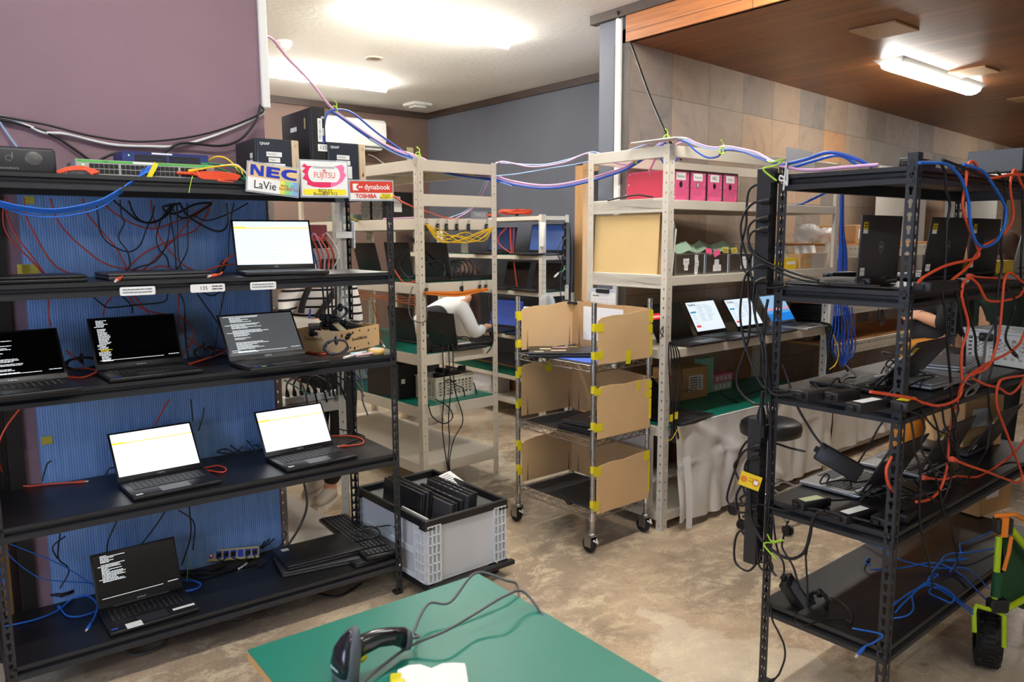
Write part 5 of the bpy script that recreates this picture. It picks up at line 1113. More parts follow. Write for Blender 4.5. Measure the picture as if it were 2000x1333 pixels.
closed('closed charcoal laptop, upper of two on the middle wire shelf', T0.M @ Mx.Translation((.23, .205, .619)) @ Mx.Rotation(radians(10), 4, 'Z'), .31, .22, .02, LAPD, 'closed laptops on the wire trolley', sticker=([(-.03, .0, -.02, .03)], [mat('sticker_rose', (214, 180, 196), .5)]))
coil('black cord coil hung on the far post of the wire trolley', CABK, T0.p(TWd, TDp, 1.225), .055, .0038, 9, (0, 0, 1), 1, 77)
def pd(pts): return [CAM+ray(x, y)*d for x, y, d in pts]       # points at a distance along the view axis
def bx(lb, name, cat, M, dims, mats, group=None, kids=()):        # a plain box thing with detail parts [(part, box, mat)]
    t = thing(name, lb, cat, M, group); MB().box(*dims, 0, .003).build('body', mats, t)
    for n_, bb, m_ in kids: MB().box(*bb).build(n_, m_, t)
    return t
def uv(fr, u, v, z, ang=0): return fr.M @ Mx.Translation((u, v, z)) @ Mx.Rotation(radians(ang), 4, 'Z')
# ------------------------------------------------------------------ rack M
for z, lb in ((1.325, 'dark green mat on the upper laptop shelf of the middle rack'), (.885, 'green mat on the shelf with cable strip of the middle rack'), (.555, 'green mat under the white basket in the middle rack')):
    b = MB(); b.T = FM.M; b.box(.01, .6, .02, 1.53, z+.001, z+.004); tag(b.build('shelf_mat', GRM if z < 1 else GRD), lb, 'mat', 'green mats')
def rearnas(lb, px0, px1, py0, py1, u):
    a = FM.loc(FM.au(px1, py1, u)); c = FM.loc(FM.au(px0, py1, u)); w = c.y-a.y; h = .178
    t = thing('network_storage', lb, 'network storage', uv(FM, u, a.y, 1.716), 'network storage boxes')
    MB().box(.004, .24, 0, w, 0, h, 0, .003).build('case', PLB, t); b = MB(); b.box(0, .004, .004, w-.004, .003, h-.003, 0, .002); p = b.build('rear_panel', mat('rear_grey', (96, 92, 86), .5), t)
    b = MB(); b.T = LM((-.0006, w/2, h*.42), (0, -1, 0), (0, 0, 1))
    for q in range(5):
        r0 = .01+q*.011
        for k in range(10):
            a0 = 2*pi*k/10; a1 = a0+.45; b.add([((r0)*cos(a0), r0*sin(a0), 0), ((r0+.005)*cos(a0), (r0+.005)*sin(a0), 0), ((r0+.005)*cos(a1), (r0+.005)*sin(a1), 0), (r0*cos(a1), r0*sin(a1), 0)], [(0, 1, 2, 3)], 0)
    b.rect(-.05, .05, h*.48, h*.54, 0, 1); b.build('fan_grille', [TXT, mat('rear_light', (150, 146, 138), .5)], p)
    b = MB(); b.T = LM((.09, -.0006, .09), (1, 0, 0), (0, 0, 1)); b.rect(0, .05, .02, .06, 0); b.rect(0, .06, -.04, .018, 0); b.build('label', PAP, t); return t
rearnas('black storage box with fan grille facing out, nearer one on the middle rack', 727, 747, 404, 441, .02)
rearnas('black storage box with fan grille facing out, farther one on the middle rack', 706, 723, 407, 441, .02)
a = FM.loc(FM.au(716, 441, .03)); bx('flat grey green network box with cords on the middle rack', 'network_switch', 'network switch', uv(FM, .0, a.y+.12, 1.716), (0, .16, 0, .34, 0, .042), mat('sage_grey', (110, 122, 112), .5), 'network switches', [('led', (-.001, 0, .02, .024, .02, .026), LEDG)])
for lb, m, p in (('yellow cord slanting down behind the black rack post to the flat network box', CAYE, [(672, 405, 4.9), (685, 424, 5.0), (700, 432, 5.1), (712, 433, 5.15)]), ('green cord lying on the flat network box', CAGN, [(672, 432, 5.0), (700, 433, 5.1), (730, 434, 5.2), (745, 438, 5.2)]), ('grey blue cord plugged between the storage boxes', CALB, [(720, 433, 5.0), (728, 431, 5.05), (733, 438, 5.0)])): cable(lb, m, pd(p), .004, group='cords on the middle rack')
cable('pink cords lying on the shelf of the middle rack', CAPK, [FM.p(.03, v, 1.722) for v in (.05, .2, .35, .5)], .005)
cable('orange cord sagging through the middle rack to the orange coils', CAOR, pd([(766, 381, 4.0), (790, 397, 4.5), (830, 412, 5.0), (868, 425, 5.5), (900, 429, 5.9)]), .0055)
cable('pink cord slanting behind the middle rack', CAPK, pd([(955, 352, 5.4), (940, 385, 5.7), (920, 410, 5.9), (888, 429, 6.0)]), .006, group='cords rising behind the middle rack')
cable('grey blue cord slanting behind the middle rack', CALB, pd([(950, 352, 5.4), (934, 385, 5.7), (912, 412, 5.9), (870, 429, 6.0)]), .005, group='cords rising behind the middle rack')
a = FM.loc(FM.av(920, 430, .04)); c = FM.loc(FM.av(953, 412, .04)); t = thing('sign', 'clear plate with SONY seen in mirror writing on the middle rack', 'sign', uv(FM, a.x, .04, 1.716)); w = c.x-a.x
MB().box(0, w, -.0015, .0015, 0, c.z-1.716).build('plate', mat('smoke_plate', (150, 156, 166), .2, alpha=.75), t)
b = MB(); b.T = LM((w, .0-.0022, 0), (-1, 0, 0), (0, 0, 1)) ; b.text('SONY', .036, w/2, (c.z-1.716)*.5, .0, 0, bold=.02); b.build('lettering', mat('sony_grey', (188, 190, 194), .5), t)
def clip(lb, px, py, z, grp):
    u = FM.loc(FM.av(px, py, -.01)).x; t = thing('binder_clip', lb, 'binder clip', uv(FM, u, -.008, z), grp)
    MB().box(-.011, .011, -.008, .002, -.062, -.02, 0, .003).build('clip_body', PLB, t); b = MB(); b.tube([(-.006, -.004, -.02), (-.004, -.008, 0), (0, -.009, .008), (.004, -.008, 0), (.006, -.004, -.02)], .0016, 6); b.box(-.005, .005, -.0095, -.0075, -.052, -.03); b.build('wire_handle', CHR, t)
for i, px in enumerate((833, 855, 872, 892, 915, 950)): clip('black binder clip on the beam with the yellow cord, %s' % ('leftmost', 'second from the left', 'third from the left', 'third from the right', 'second from the right', 'rightmost')[i], px, 440, 1.705, 'binder clips on the upper beam')
for i, px in enumerate((833, 902, 937, 949)): clip('black binder clip on the beam above the orange bundle, %s' % ('leftmost', 'second', 'third', 'rightmost')[i], px, 565, 1.318, 'binder clips on the lower beam')
b = MB(); b.T = FM.M; r = random.Random(5); L0 = [(.04, -.012, 1.68), (.15, -.02, 1.62), (.3, -.02, 1.615), (.45, -.02, 1.62), (.57, -.012, 1.665)]
for k in range(7): b.tube(spl([(u+(r.uniform(-.03, .03) if 0 < i < 4 else 0), v-r.uniform(0, .012), z+(r.uniform(-.05, .02) if 0 < i < 4 else 0)-(.02 if k > 3 and 0 < i < 4 else 0)) for i, (u, v, z) in enumerate(L0)], 4), .0032, 5)
tag(b.build('yellow_cord', CAYE), 'yellow cord strung between the binder clips on the middle rack', 'cord')
for i in range(6): cable('orange cord of the bundle slung under the laptop shelf, %s' % ('uppermost', 'second', 'third', 'fourth', 'fifth', 'lowest')[i], mat('amber_cable', (226, 132, 40), .5), [FM.p(.02+.1*(k), -.012-.004*(i % 3), 1.262-.006*i+.012*abs(k-2.5)*(.5+i*.1)) for k in range(6)], .0036, group='orange bundle under the laptop shelf')
for i in range(5): cable('brown orange cord running along the side of the middle rack, %s' % ('top', 'second', 'third', 'fourth', 'bottom')[i], mat('dull_amber', (170, 92, 36), .5), [FM.p(.01+.02*(k % 2), .05+.2*k, 1.235-.009*i+.012*sin(k*2+i)) for k in range(6)], .004, group='brown orange cords at the side of the middle rack')
for i, pts in enumerate(([(727, 590), (735, 620), (745, 660), (750, 690)], [(733, 592), (738, 640), (728, 680)])): cable('brown orange cord dropping beside the post, %s' % ('right', 'left')[i], mat('dull_amber', (170, 92, 36), .5), pu(FM, .06, pts), .004, group='brown orange cords dropping at the middle rack')
def lapM(lb, x0, x1, yb, z, logo=None, tl=8):
    a = FM.loc(FM.au((x0+x1)/2, yb, .24)); M = uv(FM, .26, a.y, z+.004, 90)
    return laptop(lb, M, .3, .23, tl, group='laptops on the middle rack, seen from behind', keys=False, back=(lambda b, w, h: [b.text('VAIO', .026, 0, h*.45, 0, 0)] and [mat('logo_bronze', (110, 84, 60), .4)]) if logo else None)
lapM('black laptop at the far left of the upper laptop shelf', 701, 742, 528, 1.325, tl=14)
lapM('black laptop behind the rack post on the upper laptop shelf', 758, 801, 535, 1.325)
lapM('black laptop nearest on the upper laptop shelf, plugs beside it', 830, 872, 548, 1.325)
lapM('black laptop with a bronze logo on the lower laptop shelf', 838, 890, 690, .885, 1)
lapM('black laptop behind the post on the lower laptop shelf', 762, 812, 690, .885)
t = thing('power_strip', 'black power strip with a row of plugs on the upper laptop shelf', 'power strip', uv(FM, .33, .05, 1.33)); MB().box(-.27, .27, -.02, .02, 0, .03, 0, .003).build('housing', PLB, t)
for i, px in enumerate((869, 889, 898, 907, 916, 925)):
    a = FM.loc(FM.av(px, 545, .05)); P = FM.p(a.x, .05, 1.37); cable('black cord plugged upright in the strip, %s' % ('first from the left', 'second', 'third', 'fourth', 'fifth', 'rightmost')[i], CABK, [P, P+V((0, 0, .05)), P+V((-.03-.03*(i % 3), .03, .085-.008*(i % 2))), FM.p(a.x-.13, .12, 1.45-.02*(i % 2)), FM.p(.05, .1, 1.55+.01*i), FM.p(.02, .15, 1.62)] if i < 4 else [P, P+V((0, 0, .04)), P+V((-.04, .01, .085)), P+V((-.14, .03, .08)), P+V((-.2, .06, .02))], .004, group='cords in the strip on the upper laptop shelf', ends=[(0, .05, .011, CABK, None)])
for i, pts in enumerate(([(790, 484), (765, 520), (762, 560), (808, 585)], [(800, 484), (782, 520), (800, 545), (812, 550)], [(806, 484), (776, 505), (772, 540)])): cable('black cord hanging at the left corner of the middle rack, %s' % ('longest', 'middle', 'shortest')[i], CABK, pu(FM, .02, pts), .004, group='cords at the left corner of the middle rack')
cable('red cord lying along the upper laptop shelf', CARD, pu(FM, .01, [(760, 505), (775, 535), (790, 552), (812, 550)]), .005)
cable('thin grey cord looping round the left front post of the middle rack', CAGR, pv(FM, -.03, [(806, 560), (798, 590), (802, 620), (818, 630), (832, 626), (833, 600), (831, 570)]), .0035)
t = thing('power_strip', 'black power strip along the front of the lower laptop shelf', 'power strip', uv(FM, .36, .04, .89)); MB().box(-.26, .23, -.02, .02, 0, .026, 0, .003).build('housing', PLB, t); MB().box(-.05, .1, .03, .07, 0, .03, 0, .003).build('white_tap', WHT, t)
brick('black power adapter upright at the left of the lower laptop shelf', uv(FM, .075, .06, .89) @ Mx.Rotation(pi/2, 4, 'Y') @ Mx.Translation((-.04, 0, 0)), .08, .05, .04)
for i, (x, lb) in enumerate(((860, 'left'), (872, 'middle'), (880, 'right'))):
    p = FM.av(x, 688, .03); cable('long black cord hanging from the lower laptop shelf to the floor, %s' % lb, CABK, [p, p+V((.0, -.0, .05)), FM.av(x+4, 676, -.01)]+pv(FM, -.02, [(x+5, 700), (x+8, 760), (x+(24 if i == 2 else 4), 820), (x+6, 860), (872+3*i, 900), (876+2*i, 925+4*i)]), .004, group='cords hanging on the front of the middle rack')
cable('black cord arching over the white tap', CABK, pv(FM, .05, [(888, 684), (895, 662), (908, 658), (920, 664), (923, 684)]), .004)
cable('black cord loop hanging beside the middle rack front', CABK, pv(FM, -.02, [(836, 790), (845, 815), (868, 828), (884, 815), (875, 795), (850, 780)]), .004)
cable('black cord taped down the right front post of the middle rack', CABK, pv(FM, -.012, [(958, 572), (953, 592), (962, 640), (962, 672), (951, 690)]), .004)
a = FM.loc(FM.av(797, 768, .25)); bx('black computer case standing on the shelf above the basket level', 'desktop_computer', 'desktop computer', uv(FM, .03, .3, .56, 4), (0, .24, 0, .35, 0, .235), PLB, None, [('label', (.17, .215, -.001, 0, .19, .215), PAP), ('sticker', (.02, .05, -.001, 0, .1, .13), PAP)])
bx('white box behind the black rack post on the basket shelf', 'box', 'box', uv(FM, .1, 1.1, .56), (0, .2, 0, .2, 0, .14), WHT)
for i in range(4): cable('blue cord lying on the basket shelf, %s' % ('leftmost', 'second', 'third', 'rightmost')[i], CADB, [FM.p(.05+.05*i, 1.0-.1*i, .75), FM.p(.08+.03*i, .85-.1*i, .6), FM.p(.14, .6-.08*i, .563), FM.p(.3, .4-.05*i, .563)], .004, group='blue cords on the basket shelf')
def basket(lb, M, w, d, h, m, nx, ny):
    t = thing('basket', lb, 'basket', M, 'white plastic baskets'); b = MB(); tp_ = .012
    b.box(0, w, 0, d, 0, .004)
    for face in range(4):
        L_ = w if face % 2 == 0 else d; n = nx if face % 2 == 0 else ny
        Mf = [Mx.Identity(4), Mx.Translation((w, 0, 0)) @ Mx.Rotation(pi/2, 4, 'Z'), Mx.Translation((w, d, 0)) @ Mx.Rotation(pi, 4, 'Z'), Mx.Translation((0, d, 0)) @ Mx.Rotation(-pi/2, 4, 'Z')][face]
        b.T = Mf; cw = (L_-.04)/n; z0_ = h*.18; z1_ = h*.8; nz = 5; ch = (z1_-z0_)/nz
        b.box(0, L_, -.003, 0, 0, z0_); b.box(0, L_, -.003, 0, z1_, h); b.box(0, .02, -.003, 0, z0_, z1_); b.box(L_-.02, L_, -.003, 0, z0_, z1_)
        for i in range(n+1): x = .02+i*cw; b.box(x-cw*.2, x+cw*.2, -.003, 0, z0_, z1_)
        for k in range(1, nz): b.box(.02, L_-.02, -.003, 0, z0_+k*ch-ch*.2, z0_+k*ch+ch*.2)
    b.T = Mx.Identity(4); sk = b.build('body', m, t); b = MB(); e = .008
    for x0, x1, y0, y1 in ((-e, w+e, -e, .002), (-e, w+e, d-.002, d+e), (-e, .002, .002, d-.002), (w-.002, w+e, .002, d-.002)): b.box(x0, x1, y0, y1, h-.006, h+.004, 0, .002)
    b.build('rim', m, t); return t
a = FM.loc(FM.av(862, 788, .06)); c = FM.loc(FM.av(945, 782, .06)); basket('cream basket full of black adapters on the middle rack', uv(FM, a.x-.01, .1, .56, 5), c.x-a.x-.02, .2, .145, mat('basket_cream', (222, 216, 200), .5), 9, 6)
for i, (u, v, z, an, ay) in enumerate(((.08, .1, .13, 20, 10), (.18, .08, .135, -25, -12), (.27, .12, .15, 60, 20), (.14, .16, .15, 100, 0))): brick('black power adapter heaped in the cream basket, %s' % ('left', 'front', 'right end with yellow tape', 'back')[i], uv(FM, a.x+u, .1+v*.8, .56+z) @ Mx.Rotation(radians(an), 4, 'Z') @ Mx.Rotation(radians(ay), 4, 'Y'), .1, .05, .03, lab=YTA if i == 2 else None, group='adapters in the cream basket')
for i, pts in enumerate(([(868, 745), (880, 742), (890, 752), (905, 760), (908, 785)], [(925, 748), (930, 765), (932, 786)])): cable('black cord spilling over the cream basket, %s' % ('left', 'right')[i], CABK, pv(FM, .085, pts), .004, group='cords over the cream basket', ends=[(1, .03, .008, CABK, None)])
tag(MB().cb((3.05, 6.45, .004), (.5, .1, .006)).build('floor_tape', YTA, None), 'strip of yellow tape on the floor beyond the middle rack', 'tape') if 0 else None
q = az(752, 810, .09); bx('yellow board lying low behind the middle rack', 'board', 'board', RZ((q.x, q.y, .0), 40), (-.16, .16, -.12, .12, .0, .012), mat('board_yellow', (236, 190, 40), .5))
# ------------------------------------------------------------------ rack N
coil('orange cable coil on top of the low rack by the slate blue wall', CAOR, (4.34, 5.3, 1.82), .13, .008, 9, (0, 0, 1), 1, 5); coil('small orange cable coil further along the low rack', CAOR, (4.34, 5.72, 1.8), .1, .007, 5, (0, 0, 1), 1, 6)
for z, lb in ((.75, 'green mat on the desk shelf of the low rack'), (.386, 'green mat on the lower shelf of the low rack'), (1.446, 'green mat on the upper shelf of the low rack'), (1.139, 'green mat on the third shelf of the low rack')): tag(MB().box(4.21, 4.49, 4.8, 6.27, z+.001, z+.004).build('shelf_mat', GRD), lb, 'mat', 'green mats')
def lapN(lb, y, z, scr, tilt=12, w=.33, d=.23, ang=-90, x=4.40, **k): return laptop(lb, RZ((x, y, z+.005), ang), w, d, tilt, scr, group='laptops on the low rack', **k)
lapN('black laptop with a blue screen at the near end of the low rack', 4.98, 1.446, plainscr(SCBL), w=.36, d=.25, ang=-78)
lapN('dark laptop further along the top laptop shelf of the low rack', 5.6, 1.446, plainscr(mat('screen_navy', (34, 54, 96), .3, emit=0.123)), ang=-80)
lapN('black laptop at the near end of the third shelf of the low rack', 5.0, 1.139, plainscr(mat('screen_dim', (30, 26, 26), .3, emit=0.0617)), 16); lapN('black laptop at the far end of the third shelf of the low rack', 5.4, 1.139, None, 14)
s_, ms = sysinfo(3); lapN('laptop with a pale page on screen on the desk shelf of the low rack', 5.11, .75, (s_, ms), 14, ang=-74); lapN('laptop with a solid blue screen under the bending person', 5.56, .75, plainscr(mat('screen_royal', (58, 80, 156), .3, emit=0.154)), 16, w=.4, d=.27, ang=-82)
t = thing('remote_control', 'white air conditioner remote hung on the low rack post', 'remote control', Mx.Translation((4.188, 4.775, 1.52))); b = MB(); b.T = Mx.Rotation(radians(4), 4, 'Y'); b.box(-.012, .004, -.028, .026, 0, .2, 0, .005, 2); b.build('body', WHT, t)
b = MB(); b.box(-.0, .045, -.012, -.01, 0, 0); b = MB(); b.T = LM((-.0135+.007, .026, .0), (0, -1, 0), (.05, 0, 1)); b.rect(.008, .044, .15, .185, 0, 0); [b.rect(.009+.013*i, .017+.013*i, .045+.018*j, .054+.018*j, 0, (1, 2, 3)[(i+j) % 3]) for i in range(3) for j in range(5)]; b.build('buttons', [mat('lcd', (150, 164, 150), .4), mat('btn_orange', (240, 180, 80), .5), mat('btn_green', (110, 190, 140), .5), TXG], t)
t = thing('power_strip', 'black power strip hanging down the end of the low rack with plugs', 'power strip', Mx.Translation((4.455, 4.78, 1.2))); MB().box(-.022, .022, -.03, 0, 0, .52, 0, .004).build('housing', PLB, t); b = MB(); [b.box(-.05, -.02, -.028, -.005, .04+.085*k, .07+.085*k, 0, .004) for k in range(6)]; b.build('plugs', RUB, t)
for i, p in enumerate(([(4.44, 4.75, 1.6), (4.36, 4.73, 1.56), (4.32, 4.73, 1.48), (4.36, 4.74, 1.42), (4.4, 4.75, 1.46)], [(4.44, 4.75, 1.34), (4.36, 4.73, 1.3), (4.35, 4.73, 1.16), (4.4, 4.74, 1.02)], [(4.49, 4.77, 1.72), (4.51, 4.76, 1.45), (4.50, 4.76, 1.1), (4.49, 4.76, .8)])): cable('black cord at the end of the low rack, %s' % ('looped', 'dangling', 'running down the rear post')[i], CABK, p, .005, group='cords at the end of the low rack')
cable('green and white cord tag dangling from the low rack strip', CAGN, [(4.42, 4.75, 1.36), (4.37, 4.72, 1.32), (4.33, 4.72, 1.31), (4.30, 4.72, 1.29)], .005, ends=[(1, .05, .009, WHT, None)])
for i, pts in enumerate(([(998, 495), (976, 478), (975, 462), (990, 445)], [(997, 446), (998, 475), (1000, 496)], [(1004, 446), (1003, 500), (1010, 560)])): cable('orange cord at the near laptop of the low rack, %s' % ('looping left', 'hanging thick', 'running on down')[i], CARD, [apl(x, y, (4.26, 0, 0), (1, 0, 0)) for x, y in pts], .008 if i == 1 else .0055, group='orange cords on the low rack')
b = MB(); r = random.Random(8); b.sphere((0, 0, 0), .07, 0, 14, 8, (1, .9, 1.2)); b.v = [(x*(1+r.uniform(-.25, .25)), y*(1+r.uniform(-.25, .25)), z) for x, y, z in b.v]; b.T = Mx.Identity(4); b.v = [(4.2+x, 4.73+y, 1.06+z) for x, y, z in b.v]; tag(b.build('plastic_bag', BAG), 'clear plastic bag hanging at the low rack corner', 'plastic bag')
tag(MB().box(4.486, 4.497, 4.83, 6.25, .171, .40).build('backboard', PLY), 'plywood board standing at the back of the lowest tier of the low rack', 'board')
bx('translucent drawer case on the lowest tier of the low rack', 'drawer_case', 'drawers', Mx.Translation((4.22, 5.52, .17)), (0, .22, 0, .3, 0, .2), mat('milky', (214, 216, 220), .35, alpha=.85), None, [('drawer', (-.006, 0, .02, .28, .02, .09), mat('milky2', (226, 228, 230), .35)), ('handle', (-.012, -.006, .12, .18, .045, .065), WHT)])
cable('black cord bundle hanging from the desk shelf of the low rack', CABK, [(4.18, 5.47, .75), (4.17, 5.44, .68), (4.17, 5.42, .58), (4.18, 5.43, .55), (4.19, 5.46, .62)], .012)
# ------------------------------------------------------------------ rack R
pb0 = .085; pw = .146
for i, nm in enumerate(('Panasonic', 'Panasonic', 'NEC', 'Toshiba')):
    M = uv(FR, pb0+i*pw+(.004 if i > 1 else 0), .05, 1.792); hb = .158
    t = thing('file_box', 'pink file box with metal edges, %s' % ('leftmost, red side showing', 'labelled Panasonic, second in the row', 'labelled NEC, third in the row', 'labelled Toshiba, rightmost of the row')[i], 'file box', M, 'pink file boxes on the beige rack')
    MB().box(.002, pw-.004, .0, .32, 0, hb).build('body', [PNK if i else PNK], t)
    if i == 0: b = MB(); b.box(.0008, .002, .004, .318, .004, hb-.004); b.build('side_panel', REDB, t)
    b = MB(); [b.box(x0, x1, -.003, .001, z0_, z1_) for x0, x1, z0_, z1_ in ((0, pw-.002, hb-.006, hb+.002), (0, .005, 0, hb), (pw-.007, pw-.002, 0, hb))]; [b.sphere((x, -.003, z), .0045, 0, 8, 5) for x in (.018, pw-.02) for z in (.015, .075, hb-.018)]
    if i == 0: [b.sphere((-.001, y, z), .0055, 0, 8, 5) for y, z in ((.03, hb-.015), (.15, hb-.015), (.29, hb-.015), (.3, .09), (.3, .03))]
    b.build('metal_edging', CHR, t)
    b = MB(); b.T = LM((pw/2-.001, -.0012, 0), (1, 0, 0), (0, 0, 1)); b.rect(-.04, .04, .105, .145, 0, 0); b.text(nm, .017 if nm != 'NEC' else .026, 0, .125, .0006, 1, sx=.9); b.add([(.011*cos(2*pi*k/16), .083+.014*sin(2*pi*k/16), .0004) for k in range(16)], [tuple(range(16))], 2); b.add([(.0135*cos(2*pi*k/16), .083+.0165*sin(2*pi*k/16), 0) for k in range(16)], [tuple(range(16))], 3); b.rect(-.03, .03, .03, .055, -.0004, 4); b.build('label', [PAP, TXG if nm != 'NEC' else TXT, TXT if i != 1 else mat('hole_pale', (196, 180, 180), .5), CHR, mat('pink_faded', (216, 96, 136), .6)], t)
b = MB(); b.T = FR.M @ Mx.Translation((.012, .08, 1.392)) @ Mx.Rotation(radians(3), 4, 'Y'); b.box(0, .004, 0, .47, 0, .33); tag(b.build('cardboard_sheet', KRA), 'large plain kraft cardboard sheet standing at the end of the beige rack', 'cardboard')
for i, (m_, hh) in enumerate(((CRD, .335), (PAP, .29), (TXG, .27), (WHT, .25))):
    b = MB(); b.T = FR.M @ Mx.Translation((.03+.014*i, .03, 1.392)) @ Mx.Rotation(radians(7), 4, 'Y'); b.box(0, .007, 0, .38, 0, hh, 0, .001); tag(b.build('document_folder', m_), 'folder leaning beside the kraft sheet, %s' % ('torn brown card one at the left', 'white one second from the left', 'grey one third from the left', 'white one nearest the tins')[i], 'folder', 'folders beside the kraft sheet')
SAGE = mat('sage_sheet', (150, 178, 152), .5)
def tin(lb, u0, u1, h, labels, v=.04):
    w = u1-u0; t = thing('metal_tin', lb, 'metal tin', uv(FR, u0, v, 1.391), 'metal tins of slips'); d = .27; b = MB()
    b.box(0, w, 0, d, 0, .003)
    for x0, x1, y0, y1 in ((0, w, 0, .002), (0, w, d-.002, d), (0, .002, .002, d-.002), (w-.002, w, .002, d-.002)): b.box(x0, x1, y0, y1, .003, h)
    b.cyl((.003, .0, 0), (.003, 0, h), .006, 10); b.cyl((w-.003, .0, 0), (w-.003, 0, h), .005, 10); b.cyl((0, -.001, h-.004), (w, -.001, h-.004), .0035, 8); b.build('tin_body', STL, t)
    b = MB(); b.T = LM((0, -.001, 0), (1, 0, 0), (0, 0, 1))
    for x, z, ww, hh, tx in labels: b.rect(w*x-ww/2, w*x+ww/2, h*z-hh/2, h*z+hh/2, .0, 0); (b.text(tx, .011, w*x, h*z, .0005, 1, sx=.85) if tx else None)
    b.build('label', [PAP, TXG], t); return t
tin('largest metal tin labelled Surface, beside the folders', .112, .372, .118, ((.36, .62, .05, .034, 'Surface'), (.36, .36, .032, .032, 'Fans'), (.7, .8, .03, .03, 'MAC'), (.72, .52, .034, .034, 'VAIO'), (.7, .32, .03, .03, 'NEC'), (.7, .14, .028, .028, '47')))
tin('middle metal tin labelled HP', .378, .592, .112, ((.48, .56, .042, .034, 'HP'), (.5, .28, .075, .036, 'ノート')))
tin('rightmost metal tin, partly behind the black rack', .598, .84, .112, ((.62, .66, .06, .036, 'LENOVO'), (.6, .34, .06, .036, '')))
for i, (u, v, an, m_, w, lb) in enumerate(((.22, .06, -14, SAGE, .13, 'over the Surface tin, left'), (.3, .08, 10, SAGE, .12, 'over the Surface tin, right'), (.42, .1, -20, SAGE, .1, 'left over the HP tin'), (.52, .12, 16, SAGE, .14, 'high over the HP tin'), (.62, .1, -10, SAGE, .14, 'over the gap of the right tins'), (.74, .12, 12, SAGE, .13, 'over the rightmost tin'))):
    b = MB(); b.T = uv(FR, u, v, 1.515) @ Mx.Rotation(radians(an), 4, 'Y') @ Mx.Rotation(radians(50), 4, 'X'); b.box(-w/2, w/2, 0, .06, 0, .0012); tag(b.build('paper_slip', m_), 'sage green slip sticking up '+lb, 'paper slip', 'slips in the metal tins')
for i, (u, z, an, m_, lb) in enumerate(((.40, 1.515, 5, mat('slip_pink', (238, 96, 140), .6), 'pink slip at the left edge of the HP tin'), (.475, 1.502, -20, mat('slip_pink', (238, 96, 140), .6), 'small pink slip in the HP tin'), (.555, 1.518, 3, mat('slip_yellow', (216, 200, 90), .6), 'yellow slip with writing at the right of the HP tin'), (.64, 1.515, -4, mat('slip_yellow', (216, 200, 90), .6), 'yellow slip with writing over the rightmost tin'))):
    b = MB(); b.T = uv(FR, u, .035, z) @ Mx.Rotation(radians(an), 4, 'Y') @ Mx.Rotation(radians(80), 4, 'X'); b.rect(-.028, .028, -.012, .02, 0, 0); (line(b, -.022, .008, .04, .004, 1, random.Random(i)), line(b, -.022, -.002, .04, .004, 1, random.Random(i+9))) if i > 1 else None; tag(b.build('paper_slip', [m_, mat('slip_ink', (110, 96, 40), .7)]), lb, 'paper slip', 'slips in the metal tins')
def fbox(lb, u0, u1, h, m_, v=.05, d=.2, z=1.391, name='box', kids=(), grp=None): return bx(lb, name, 'box', uv(FR, u0, v, z), (0, u1-u0, 0, d, 0, h), m_, grp, kids)
fbox('blue carton showing between the power strip and tins', .86, .94, .045, mat('carton_blue', (40, 96, 190), .5), kids=(('label', (.02, .05, -.001, 0, .015, .032), PAP),))
t = fbox('yellow card box holding paper sleeved discs', 1.09, 1.345, .07, mat('carton_yellow', (244, 206, 34), .5), kids=(('label', (.14, .235, -.001, 0, .03, .05), PAP),))
for i in range(5):
    b = MB(); b.T = uv(FR, 1.12+.045*i, .09+.012*i, 1.405) @ Mx.Rotation(radians(-6+4*(i % 3)), 4, 'Y') @ Mx.Rotation(radians(80), 4, 'X'); b.rect(0, .124, 0, .124, 0, 0); b.add([(.062+.05*cos(2*pi*k/20), .066+.05*sin(2*pi*k/20), .0006) for k in range(20)], [tuple(range(20))], 1); b.add([(.062+.012*cos(2*pi*k/12), .066+.012*sin(2*pi*k/12), .0012) for k in range(12)], [tuple(range(12))], 0); tag(b.build('disc_sleeve', [PAP, mat('disc_blue', (120, 150, 206), .4) if i < 3 else mat('disc_grey', (170, 168, 176), .3)]), 'paper sleeve with %s disc in the yellow box, %s' % ('a blue' if i < 3 else 'a grey', ('frontmost', 'second', 'third', 'fourth', 'rearmost')[i]), 'disc', 'discs in the yellow box')
fbox('cardboard tray wrapped in clear film at the right of the discs', 1.385, 1.72, .095, CRD2, kids=(('label', (.05, .13, -.001, 0, .03, .06), mat('label_cream', (190, 176, 130), .5)), ('film', (.14, .33, -.004, -.002, .0, .1), CLR)))
for i in range(4):
    b = MB(); b.T = uv(FR, 1.43+.05*i, .1, 1.44) @ Mx.Rotation(radians(75), 4, 'X'); b.rect(0, .11, 0, .1); tag(b.build('envelope', PAP), 'white sleeve upright in the film wrapped tray, %s' % ('leftmost', 'second', 'third', 'rightmost')[i], 'envelope', 'white sleeves in the tray')
# laptops on the 1.0 shelf
def lapR(lb, px, py, v, w, ty, scr, **k):
    q = FR.loc(FR.av(px, py, v)); a = radians(k.pop('ang', 0)); M = FR.M @ Mx.Translation((q.x+cos(a)*w/2, v+sin(a)*w/2, 1.002)) @ Mx.Rotation(a, 4, 'Z'); return laptop(lb, M, w, k.pop('d', .225), fit_tilt(M, w, .225, .017, ty, -1), scr, group='laptops on the beige rack', **k)
def d_len(b, W, Hs, y0): b.rect(-W/2, W/2, y0, y0+Hs, .0006, 0); b.rect(-W/2+.02, -W/2+.1, y0+Hs*.55, y0+Hs*.74, .001, 1); b.text('Lenovo', .022, -W/2+.06, y0+Hs*.645, .0015, 2, bold=.02)
lapR('black laptop with red tag on its dark screen behind the beige post', 1285, 668, .2, .33, 597, (d_len, [mat('screen_off', (42, 40, 40), .25), mat('screen_red', (220, 52, 48), .4, emit=0.309), TXW]))
